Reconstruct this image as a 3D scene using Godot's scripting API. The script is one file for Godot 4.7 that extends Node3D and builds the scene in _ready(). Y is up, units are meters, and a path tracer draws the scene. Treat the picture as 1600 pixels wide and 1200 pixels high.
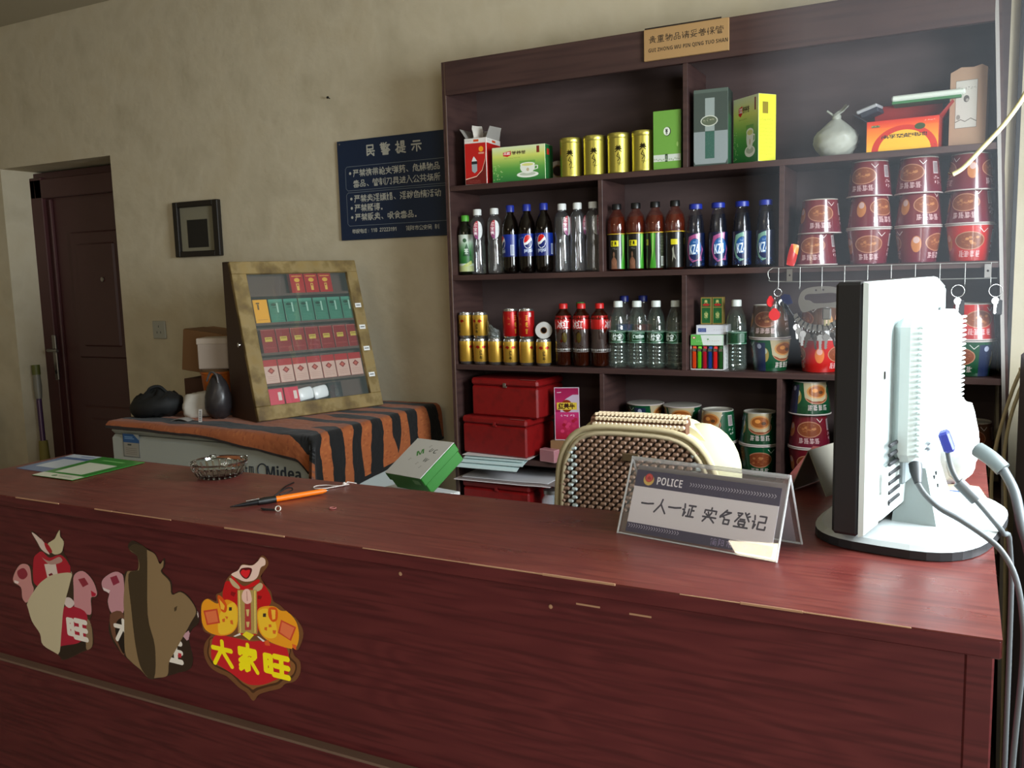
extends Node3D
# A small shop counter: shelf cabinet with drinks, cigarettes case on a freezer, reception counter with monitor.
# World: camera stands at (0, 1.47, 0) looking towards -Z and left; floor y = 0; wall behind the cabinet z = -2.93.

var M := {}
var names := {}
const WALL_Z := -2.93
const CAB_Z := -2.70
const TOP := 1.10

func _ready() -> void:
	setup_view()
	setup_materials()
	build_room()
	build_counter()
	build_cabinet()
	build_shelf_goods()
	build_freezer_corner()
	build_counter_goods()
	build_chair()
	build_wall_things()
	build_cables()
	build_glare_haze()

func setup_view() -> void:
	var cam := Camera3D.new()
	cam.name = "camera"
	cam.position = Vector3(0, 1.47, 0)
	cam.rotation = Vector3(deg_to_rad(-7.130), deg_to_rad(27.357), deg_to_rad(-1.549))
	cam.fov = rad_to_deg(2.0 * atan(600.0 / 1371.0))
	cam.near = 0.05
	cam.far = 60.0
	cam.current = true
	add_child(cam)
	var we := WorldEnvironment.new()
	we.name = "environment"
	var e := Environment.new()
	var sky := Sky.new()
	var sm := ProceduralSkyMaterial.new()
	sm.sky_top_color = Color(0.75, 0.84, 0.95)
	sm.sky_horizon_color = Color(0.92, 0.95, 0.97)
	sm.ground_bottom_color = Color(0.42, 0.43, 0.42)
	sm.ground_horizon_color = Color(0.75, 0.77, 0.78)
	sky.sky_material = sm
	e.background_mode = Environment.BG_SKY
	e.sky = sky
	e.background_energy_multiplier = 1.0
	e.tonemap_mode = Environment.TONE_MAPPER_LINEAR
	e.tonemap_exposure = 1.0
	e.volumetric_fog_enabled = true
	e.volumetric_fog_density = 0.0
	e.sdfgi_enabled = true
	e.ssao_enabled = true
	e.ssil_enabled = true
	we.environment = e
	add_child(we)
	# daylight of the window in the right wall, beside the monitor
	area_light("window_daylight", Vector3(0.86, 1.72, -1.50), Vector3(-1, -0.55, 0.12), Vector2(0.90, 0.95), Color(0.94, 0.98, 1.0), 10.0)
	# daylight of the doorway further along the same wall
	area_light("doorway_daylight", Vector3(0.86, 1.25, 0.55), Vector3(-1, 0, -0.25), Vector2(0.9, 2.0), Color(0.98, 0.98, 0.96), 4.0)
	# added fill light above the hall behind the camera, for its ambient light
	area_light("hall_fill", Vector3(-1.6, 2.70, 1.6), Vector3(0, -1, -0.15), Vector2(1.2, 0.3), Color(1.0, 0.94, 0.82), 1.6)

func build_glare_haze() -> void:
	# added fog box imitating the lens veil from the bright window
	var fog := FogVolume.new()
	fog.name = "glare_haze"
	fog.shape = RenderingServer.FOG_VOLUME_SHAPE_BOX
	fog.size = Vector3(1.24, 1.44, 0.74)
	fog.position = Vector3(0.20, 1.985, -2.27)
	var fm := FogMaterial.new()
	fm.density = 0.11
	fm.albedo = Color(0.95, 0.97, 1.0)
	fog.material = fm
	add_child(fog)
	fog.set_meta("kind", "stuff")
	tag(fog, "thin grey haze added in imitation of lens glare before the noodle shelves", "glare_haze")

func area_light(called: String, at: Vector3, towards: Vector3, size: Vector2, color: Color, energy: float) -> void:
	var l := AreaLight3D.new()
	l.name = called
	l.area_size = size
	l.light_color = color
	l.light_energy = energy
	l.shadow_enabled = true
	l.area_range = 12.0
	l.area_attenuation = 2.0
	add_child(l)
	l.look_at_from_position(at, at + towards, Vector3.UP if absf(towards.normalized().y) < 0.9 else Vector3.FORWARD)

# ---------------------------------------------------------------- naming
func numbered(called: String) -> String:
	var n: int = names.get(called, 0)
	names[called] = n + 1
	return called if n == 0 else "%s_%03d" % [called, n]

func tag(o: Node3D, label: String, category: String, group := "") -> Node3D:
	o.set_meta("label", label)
	o.set_meta("category", category)
	if group:
		o.set_meta("group", group)
	return o

func thing(called: String, label: String, category: String, at := Vector3.ZERO, turn := 0.0, group := "") -> Node3D:
	var o := Node3D.new()
	o.name = numbered(called)
	add_child(o)
	o.position = at
	o.rotation.y = turn
	return tag(o, label, category, group)

func part(called: String, mesh, mat, parent: Node3D, label := "") -> MeshInstance3D:
	var o := MeshInstance3D.new()
	o.name = called
	o.mesh = mesh.commit() if mesh is SurfaceTool else mesh
	o.material_override = mat
	parent.add_child(o, true)
	if label:
		o.set_meta("label", label)
	return o

func struct(called: String, mesh, mat, parent: Node3D = null) -> MeshInstance3D:
	var o := part(called if parent else numbered(called), mesh, mat, parent if parent else self)
	if not parent:
		o.set_meta("kind", "structure")
	return o

func copy(o: Node3D, at: Vector3, turn: float, label: String) -> Node3D:
	var c: Node3D = o.duplicate()
	c.name = numbered(String(o.name).rstrip("0123456789").rstrip("_"))
	add_child(c)
	c.position = at
	c.rotation.y = turn
	c.set_meta("label", label)
	return c

# ---------------------------------------------------------------- meshes
func mb() -> SurfaceTool:
	var st := SurfaceTool.new()
	st.begin(Mesh.PRIMITIVE_TRIANGLES)
	return st

func v(st: SurfaceTool, p: Vector3, n: Vector3, uv: Vector2) -> void:
	st.set_normal(n)
	st.set_uv(uv)
	st.add_vertex(p)

func tri(st: SurfaceTool, a: Vector3, b: Vector3, c: Vector3, out: Vector3, ua := Vector2.ZERO, ub := Vector2.ZERO, uc := Vector2.ZERO) -> void:
	var n := (b - a).cross(c - a)
	if n.length() < 1e-12:
		return
	n = n.normalized()
	if n.dot(out) > 0:
		v(st, a, n, ua); v(st, c, n, uc); v(st, b, n, ub)
	else:
		v(st, a, -n, ua); v(st, b, -n, ub); v(st, c, -n, uc)

func quad(st: SurfaceTool, a: Vector3, b: Vector3, c: Vector3, d: Vector3, out: Vector3, r := Rect2(0, 0, 1, 1)) -> void:
	# a top left, b top right, c bottom right, d bottom left
	var ua := r.position
	var ub := r.position + Vector2(r.size.x, 0)
	var uc := r.end
	var ud := r.position + Vector2(0, r.size.y)
	tri(st, a, b, c, out, ua, ub, uc)
	tri(st, a, c, d, out, ua, uc, ud)

# a box with chamfered edges; faces: name -> Rect2 of the texture
func box(st: SurfaceTool, c: Vector3, s: Vector3, bev := 0.0, t := Transform3D(), faces := {}) -> SurfaceTool:
	var h := s * 0.5
	var b := minf(bev, minf(h.x, minf(h.y, h.z)) * 0.9)
	var i := h - Vector3(b, b, b)
	var tr := func(p: Vector3) -> Vector3: return t * (c + p)
	var f: Rect2 = faces.get("all", Rect2(0, 0, 1, 1))
	var bs := t.basis
	quad(st, tr.call(Vector3(-i.x, i.y, h.z)), tr.call(Vector3(i.x, i.y, h.z)), tr.call(Vector3(i.x, -i.y, h.z)), tr.call(Vector3(-i.x, -i.y, h.z)), bs.z, faces.get("front", f))
	quad(st, tr.call(Vector3(i.x, i.y, -h.z)), tr.call(Vector3(-i.x, i.y, -h.z)), tr.call(Vector3(-i.x, -i.y, -h.z)), tr.call(Vector3(i.x, -i.y, -h.z)), -bs.z, faces.get("back", f))
	quad(st, tr.call(Vector3(h.x, i.y, i.z)), tr.call(Vector3(h.x, i.y, -i.z)), tr.call(Vector3(h.x, -i.y, -i.z)), tr.call(Vector3(h.x, -i.y, i.z)), bs.x, faces.get("right", f))
	quad(st, tr.call(Vector3(-h.x, i.y, -i.z)), tr.call(Vector3(-h.x, i.y, i.z)), tr.call(Vector3(-h.x, -i.y, i.z)), tr.call(Vector3(-h.x, -i.y, -i.z)), -bs.x, faces.get("left", f))
	quad(st, tr.call(Vector3(-i.x, h.y, -i.z)), tr.call(Vector3(i.x, h.y, -i.z)), tr.call(Vector3(i.x, h.y, i.z)), tr.call(Vector3(-i.x, h.y, i.z)), bs.y, faces.get("top", f))
	quad(st, tr.call(Vector3(-i.x, -h.y, i.z)), tr.call(Vector3(i.x, -h.y, i.z)), tr.call(Vector3(i.x, -h.y, -i.z)), tr.call(Vector3(-i.x, -h.y, -i.z)), -bs.y, faces.get("bottom", f))
	if b <= 0.0:
		return st
	var e := Rect2(f.position + f.size * 0.02, Vector2.ZERO)
	if faces.has("front"):
		e = Rect2((faces.front as Rect2).position + (faces.front as Rect2).size * 0.02, Vector2.ZERO)
	for sx in [-1.0, 1.0]:
		for sy in [-1.0, 1.0]:
			quad(st, tr.call(Vector3(sx * h.x, sy * i.y, i.z)), tr.call(Vector3(sx * i.x, sy * h.y, i.z)), tr.call(Vector3(sx * i.x, sy * h.y, -i.z)), tr.call(Vector3(sx * h.x, sy * i.y, -i.z)), bs * Vector3(sx, sy, 0), e)
			quad(st, tr.call(Vector3(sx * h.x, i.y, sy * i.z)), tr.call(Vector3(sx * i.x, i.y, sy * h.z)), tr.call(Vector3(sx * i.x, -i.y, sy * h.z)), tr.call(Vector3(sx * h.x, -i.y, sy * i.z)), bs * Vector3(sx, 0, sy), e)
			quad(st, tr.call(Vector3(i.x, sx * h.y, sy * i.z)), tr.call(Vector3(i.x, sx * i.y, sy * h.z)), tr.call(Vector3(-i.x, sx * i.y, sy * h.z)), tr.call(Vector3(-i.x, sx * h.y, sy * i.z)), bs * Vector3(0, sx, sy), e)
			for sz in [-1.0, 1.0]:
				tri(st, tr.call(Vector3(sx * h.x, sy * i.y, sz * i.z)), tr.call(Vector3(sx * i.x, sy * h.y, sz * i.z)), tr.call(Vector3(sx * i.x, sy * i.y, sz * h.z)), bs * Vector3(sx, sy, sz), e.position, e.position, e.position)
	return st

# revolved profile of (radius, height), from the bottom outwards and up
func lathe(st: SurfaceTool, prof: Array, seg := 28, at := Vector3.ZERO, t := Transform3D(), crease := 0.75) -> SurfaceTool:
	var n := prof.size()
	var sn := []
	for k in n - 1:
		var d: Vector2 = prof[k + 1] - prof[k]
		sn.append(Vector2(d.y, -d.x).normalized() if d.length() > 1e-9 else Vector2.ZERO)
	var y0: float = prof[0].y
	var y1: float = prof[0].y
	for p in prof:
		y0 = minf(y0, p.y)
		y1 = maxf(y1, p.y)
	var hh := maxf(y1 - y0, 1e-6)
	for k in n - 1:
		var a: Vector2 = prof[k]
		var b: Vector2 = prof[k + 1]
		var na: Vector2 = sn[k]
		var nb: Vector2 = sn[k]
		if k > 0 and sn[k - 1].dot(sn[k]) > crease:
			na = (sn[k - 1] + sn[k]).normalized()
		if k < n - 2 and sn[k + 1].dot(sn[k]) > crease:
			nb = (sn[k + 1] + sn[k]).normalized()
		for j in seg:
			var u0 := float(j) / seg
			var u1 := float(j + 1) / seg
			var c0 := Vector2(sin(u0 * TAU - PI), cos(u0 * TAU - PI))
			var c1 := Vector2(sin(u1 * TAU - PI), cos(u1 * TAU - PI))
			var va := 1.0 - (a.y - y0) / hh
			var vb := 1.0 - (b.y - y0) / hh
			var P := [at + Vector3(c0.x * a.x, a.y, c0.y * a.x), at + Vector3(c1.x * a.x, a.y, c1.y * a.x), at + Vector3(c1.x * b.x, b.y, c1.y * b.x), at + Vector3(c0.x * b.x, b.y, c0.y * b.x)]
			var N := [Vector3(c0.x * na.x, na.y, c0.y * na.x), Vector3(c1.x * na.x, na.y, c1.y * na.x), Vector3(c1.x * nb.x, nb.y, c1.y * nb.x), Vector3(c0.x * nb.x, nb.y, c0.y * nb.x)]
			var U := [Vector2(u0, va), Vector2(u1, va), Vector2(u1, vb), Vector2(u0, vb)]
			var order := [0, 3, 2, 0, 2, 1]
			if a.x < 1e-6:
				order = [0, 3, 2]
			elif b.x < 1e-6:
				order = [0, 2, 1]
			for q in order:
				v(st, t * P[q], (t.basis * N[q]).normalized(), U[q])
	return st

func smooth_path(pts: Array, per := 6) -> Array:
	var out := []
	for i in pts.size() - 1:
		var p0: Vector3 = pts[maxi(i - 1, 0)]
		var p1: Vector3 = pts[i]
		var p2: Vector3 = pts[i + 1]
		var p3: Vector3 = pts[mini(i + 2, pts.size() - 1)]
		for k in per:
			out.append(p1.cubic_interpolate(p2, p0, p3, float(k) / per))
	out.append(pts[-1])
	return out

func tube(st: SurfaceTool, pts: Array, r, seg := 8, closed := false) -> SurfaceTool:
	var n := pts.size()
	var rings := []
	var up := Vector3.UP
	for i in n:
		var a: Vector3 = pts[(i - 1 + n) % n] if closed else pts[maxi(i - 1, 0)]
		var b: Vector3 = pts[(i + 1) % n] if closed else pts[mini(i + 1, n - 1)]
		var d := (b - a).normalized()
		if i == 0 and absf(d.dot(up)) > 0.9:
			up = Vector3.RIGHT
		var x := d.cross(up)
		if x.length() < 1e-4:
			x = d.cross(Vector3.RIGHT)
		x = x.normalized()
		var y := x.cross(d).normalized()
		up = y
		var rr: float = r[i] if r is Array else r
		var ring := []
		for j in seg:
			var w := TAU * j / seg
			ring.append([pts[i] + (x * cos(w) + y * sin(w)) * rr, x * cos(w) + y * sin(w)])
		rings.append(ring)
	for i in (n if closed else n - 1):
		var A: Array = rings[i]
		var B: Array = rings[(i + 1) % n]
		for j in seg:
			var k := (j + 1) % seg
			var q := [A[j], A[k], B[k], B[j]]
			var fn: Vector3 = (q[1][0] - q[0][0]).cross(q[2][0] - q[0][0])
			var order := [0, 1, 2, 0, 2, 3] if fn.dot(q[0][1] + q[2][1]) < 0 else [0, 2, 1, 0, 3, 2]
			for m in order:
				v(st, q[m][0], q[m][1], Vector2(float(j) / seg, float(i) / n))
	if not closed:
		for e in [0, n - 1]:
			var out: Vector3 = pts[0] - pts[1] if e == 0 else pts[n - 1] - pts[n - 2]
			for j in seg:
				tri(st, pts[e], rings[e][j][0], rings[e][(j + 1) % seg][0], out)
	return st

func ring(st: SurfaceTool, c: Vector3, r: float, tr: float, axis := Vector3.BACK, seg := 20) -> SurfaceTool:
	var x := axis.cross(Vector3.UP)
	if x.length() < 0.01:
		x = Vector3.RIGHT
	x = x.normalized()
	var y := x.cross(axis).normalized()
	var pts := []
	for i in seg:
		pts.append(c + (x * cos(TAU * i / seg) + y * sin(TAU * i / seg)) * r)
	return tube(st, pts, tr, 6, true)

# an outline with thickness: poly in the xy plane of t, front at +d/2; texture laid over bounds
func plate(st: SurfaceTool, poly: Array, d: float, t := Transform3D(), bounds := Rect2()) -> SurfaceTool:
	var pv := PackedVector2Array(poly)
	if Geometry2D.is_polygon_clockwise(pv):
		pv.reverse()
	var ids := Geometry2D.triangulate_polygon(pv)
	var bd := bounds
	if bd.size == Vector2.ZERO:
		bd = Rect2(pv[0], Vector2.ZERO)
		for p in pv:
			bd = bd.expand(p)
	var uv := func(p: Vector2) -> Vector2: return Vector2((p.x - bd.position.x) / bd.size.x, 1.0 - (p.y - bd.position.y) / bd.size.y)
	for k in range(0, ids.size(), 3):
		for s in [1.0, -1.0]:
			var z: float = s * d * 0.5
			var a := pv[ids[k]]
			var b := pv[ids[k + 1]]
			var c := pv[ids[k + 2]]
			tri(st, t * Vector3(a.x, a.y, z), t * Vector3(b.x, b.y, z), t * Vector3(c.x, c.y, z), t.basis.z * s, uv.call(a), uv.call(b), uv.call(c))
	for i in pv.size():
		var a := pv[i]
		var b := pv[(i + 1) % pv.size()]
		var e := b - a
		var out := t.basis * Vector3(e.y, -e.x, 0)
		var u: Vector2 = uv.call(a)
		quad(st, t * Vector3(a.x, a.y, d * 0.5), t * Vector3(b.x, b.y, d * 0.5), t * Vector3(b.x, b.y, -d * 0.5), t * Vector3(a.x, a.y, -d * 0.5), out, Rect2(u, Vector2.ZERO))
	return st

# a curved sheet given by a function of (u, v), with thickness
func sheet(st: SurfaceTool, nu: int, nv: int, f: Callable, thick: float) -> SurfaceTool:
	var P := []
	var N := []
	for i in nu + 1:
		for j in nv + 1:
			P.append(f.call(float(i) / nu, float(j) / nv))
	for i in nu + 1:
		for j in nv + 1:
			var a: Vector3 = P[mini(i + 1, nu) * (nv + 1) + j] - P[maxi(i - 1, 0) * (nv + 1) + j]
			var b: Vector3 = P[i * (nv + 1) + mini(j + 1, nv)] - P[i * (nv + 1) + maxi(j - 1, 0)]
			N.append(a.cross(b).normalized())
	for s in [0, 1]:
		for i in nu:
			for j in nv:
				var q := [i * (nv + 1) + j, (i + 1) * (nv + 1) + j, (i + 1) * (nv + 1) + j + 1, i * (nv + 1) + j + 1]
				var uvs := [Vector2(float(i) / nu, float(j) / nv), Vector2(float(i + 1) / nu, float(j) / nv), Vector2(float(i + 1) / nu, float(j + 1) / nv), Vector2(float(i) / nu, float(j + 1) / nv)]
				for m in ([0, 2, 1, 0, 3, 2] if s == 0 else [0, 1, 2, 0, 2, 3]):
					var nn: Vector3 = N[q[m]] * (1.0 if s == 0 else -1.0)
					v(st, P[q[m]] - (Vector3.ZERO if s == 0 else N[q[m]] * thick), nn, uvs[m])
	var edge := []
	for i in nu:
		edge.append([i * (nv + 1), (i + 1) * (nv + 1)])
		edge.append([i * (nv + 1) + nv, (i + 1) * (nv + 1) + nv])
	for j in nv:
		edge.append([j, j + 1])
		edge.append([nu * (nv + 1) + j, nu * (nv + 1) + j + 1])
	var mid: Vector3 = P[(nu / 2) * (nv + 1) + nv / 2]
	for e in edge:
		var a: Vector3 = P[e[0]]
		var b: Vector3 = P[e[1]]
		quad(st, a, b, b - N[e[1]] * thick, a - N[e[0]] * thick, (a + b) * 0.5 - mid, Rect2(0.5, 0.0, 0, 0))
	return st

# a closed rounded lump: radius from a function of the direction
func lump(st: SurfaceTool, c: Vector3, f: Callable, nu := 20, nv := 12, t := Transform3D()) -> SurfaceTool:
	var P := []
	for j in nv + 1:
		for i in nu:
			var th := PI * j / nv
			var ph := TAU * i / nu
			var d := Vector3(sin(th) * cos(ph), cos(th), sin(th) * sin(ph))
			P.append(c + t * (f.call(d) as Vector3))
	var N := []
	for j in nv + 1:
		for i in nu:
			var a: Vector3 = P[j * nu + (i + 1) % nu] - P[j * nu + (i - 1 + nu) % nu]
			var b: Vector3 = P[mini(j + 1, nv) * nu + i] - P[maxi(j - 1, 0) * nu + i]
			var n := a.cross(b)
			n = n.normalized() if n.length() > 1e-9 else (P[j * nu + i] - c).normalized()
			N.append(n if n.dot(P[j * nu + i] - c) > 0 else -n)
	for j in nv:
		for i in nu:
			var q := [j * nu + i, j * nu + (i + 1) % nu, (j + 1) * nu + (i + 1) % nu, (j + 1) * nu + i]
			for tr3 in [[0, 1, 2], [0, 2, 3]]:
				var a: Vector3 = P[q[tr3[0]]]
				var b: Vector3 = P[q[tr3[1]]]
				var cc: Vector3 = P[q[tr3[2]]]
				var fn := (b - a).cross(cc - a)
				if fn.length() < 1e-12:
					continue
				var od := [tr3[0], tr3[1], tr3[2]] if fn.dot(N[q[tr3[0]]]) < 0 else [tr3[0], tr3[2], tr3[1]]
				for m in od:
					v(st, P[q[m]], N[q[m]], Vector2(float(i) / nu, float(j) / nv))
	return st

func rot_y(a: float, at := Vector3.ZERO) -> Transform3D:
	return Transform3D(Basis(Vector3.UP, a), at)

# ---------------------------------------------------------------- printed textures
class Canvas:
	var im: Image
	var w: int
	var h: int
	var glyphs: Dictionary

	func _init(width: int, height: int, color: Color, g: Dictionary) -> void:
		w = width
		h = height
		glyphs = g
		im = Image.create(w, h, false, Image.FORMAT_RGBA8)
		im.fill(color)

	func rect(x: float, y: float, ww: float, hh: float, c: Color) -> void:
		im.fill_rect(Rect2i(roundi(x), roundi(y), maxi(roundi(ww), 1), maxi(roundi(hh), 1)), c)

	func grad(x: float, y: float, ww: float, hh: float, c0: Color, c1: Color) -> void:
		for k in int(hh):
			im.fill_rect(Rect2i(int(x), int(y) + k, int(ww), 1), c0.lerp(c1, k / hh))

	func poly(pts: Array, c: Color) -> void:
		var y0 := 1e9
		var y1 := -1e9
		for p in pts:
			y0 = minf(y0, p.y)
			y1 = maxf(y1, p.y)
		for y in range(maxi(int(y0), 0), mini(int(ceil(y1)), h - 1) + 1):
			var yy := y + 0.5
			var xs := []
			for i in pts.size():
				var a: Vector2 = pts[i]
				var b: Vector2 = pts[(i + 1) % pts.size()]
				if (a.y <= yy) != (b.y <= yy):
					xs.append(a.x + (yy - a.y) / (b.y - a.y) * (b.x - a.x))
			xs.sort()
			for k in range(0, xs.size() - 1, 2):
				var xa := roundi(xs[k])
				var xb := roundi(xs[k + 1])
				if xb > xa:
					im.fill_rect(Rect2i(xa, y, xb - xa, 1), c)

	func ell(cx: float, cy: float, rx: float, ry: float, c: Color) -> void:
		for y in range(maxi(int(cy - ry), 0), mini(int(ceil(cy + ry)), h - 1) + 1):
			var t := 1.0 - pow((y + 0.5 - cy) / ry, 2)
			if t > 0:
				var k := rx * sqrt(t)
				im.fill_rect(Rect2i(roundi(cx - k), y, maxi(roundi(2 * k), 1), 1), c)

	func line(pts: Array, width: float, c: Color) -> void:
		for i in pts.size() - 1:
			var a: Vector2 = pts[i]
			var b: Vector2 = pts[i + 1]
			var d := (b - a).normalized().orthogonal() * width * 0.5
			poly([a + d, b + d, b - d, a - d], c)
		if width > 2.5:
			for p in pts:
				ell(p.x, p.y, width * 0.5, width * 0.5, c)

	# one character in the box, drawn stroke by stroke on a grid of 16
	func glyph(ch: String, x: float, y: float, gw: float, gh: float, width: float, c: Color, slant := 0.0) -> void:
		if not glyphs.has(ch):
			return
		for tok in (glyphs[ch] as String).split(" ", false):
			if tok.unicode_at(0) > 127:
				var q := []
				for k in 4:
					q.append(tok.substr(1 + k, 1).hex_to_int() / 15.0)
				var ox: float = x + q[0] * gw - slant * (q[1] * gh)
				glyph(tok.substr(0, 1), x + q[0] * gw + slant * (1.0 - q[3]) * gh, y + q[1] * gh, (q[2] - q[0]) * gw, (q[3] - q[1]) * gh, width, c, slant)
				continue
			var pts := []
			for k in range(0, tok.length() - 1, 2):
				var fx := tok.substr(k, 1).hex_to_int() / 15.0
				var fy := tok.substr(k + 1, 1).hex_to_int() / 15.0
				pts.append(Vector2(x + fx * gw + slant * (1.0 - fy) * gh, y + fy * gh))
			line(pts, width, c)

	func cjk(text: String, x: float, y: float, size: float, width: float, c: Color, step := 0.0, slant := 0.0, narrow := 1.0) -> void:
		var st := step if step > 0 else size * 1.1
		for i in text.length():
			glyph(text.substr(i, 1), x + i * st, y, size * narrow, size, width, c, slant)

	# latin lettering, filled from the outlines of a font
	func latin(text: String, x: float, y: float, height: float, c: Color, bold := true, stretch := 1.0, turn := 0.0) -> void:
		var tm := TextMesh.new()
		var f := SystemFont.new()
		f.font_names = PackedStringArray(["Droid Sans"])
		f.font_weight = 700 if bold else 400
		tm.font = f
		tm.font_size = 64
		tm.pixel_size = 0.01
		tm.depth = 0.0
		tm.text = text
		tm.horizontal_alignment = HORIZONTAL_ALIGNMENT_LEFT
		tm.curve_step = 1.0
		var arr := tm.surface_get_arrays(0)
		var vs: PackedVector3Array = arr[Mesh.ARRAY_VERTEX]
		var ids: PackedInt32Array = arr[Mesh.ARRAY_INDEX] if arr[Mesh.ARRAY_INDEX] != null else PackedInt32Array(range(vs.size()))
		if vs.is_empty():
			return
		var lo := vs[0]
		for p in vs:
			lo = lo.min(p)
		var k := height / 0.46
		for i in range(0, ids.size() - 2, 3):
			var t := []
			for m in 3:
				var p := vs[ids[i + m]]
				t.append(Vector2(x, y) + Vector2((p.x - lo.x) * k * stretch, -(p.y - lo.y) * k).rotated(turn))
			poly(t, c)

	func tex() -> ImageTexture:
		return ImageTexture.create_from_image(im)

func canvas(w: int, h: int, c: Color) -> Canvas:
	return Canvas.new(w, h, c, GLYPHS)

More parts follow.
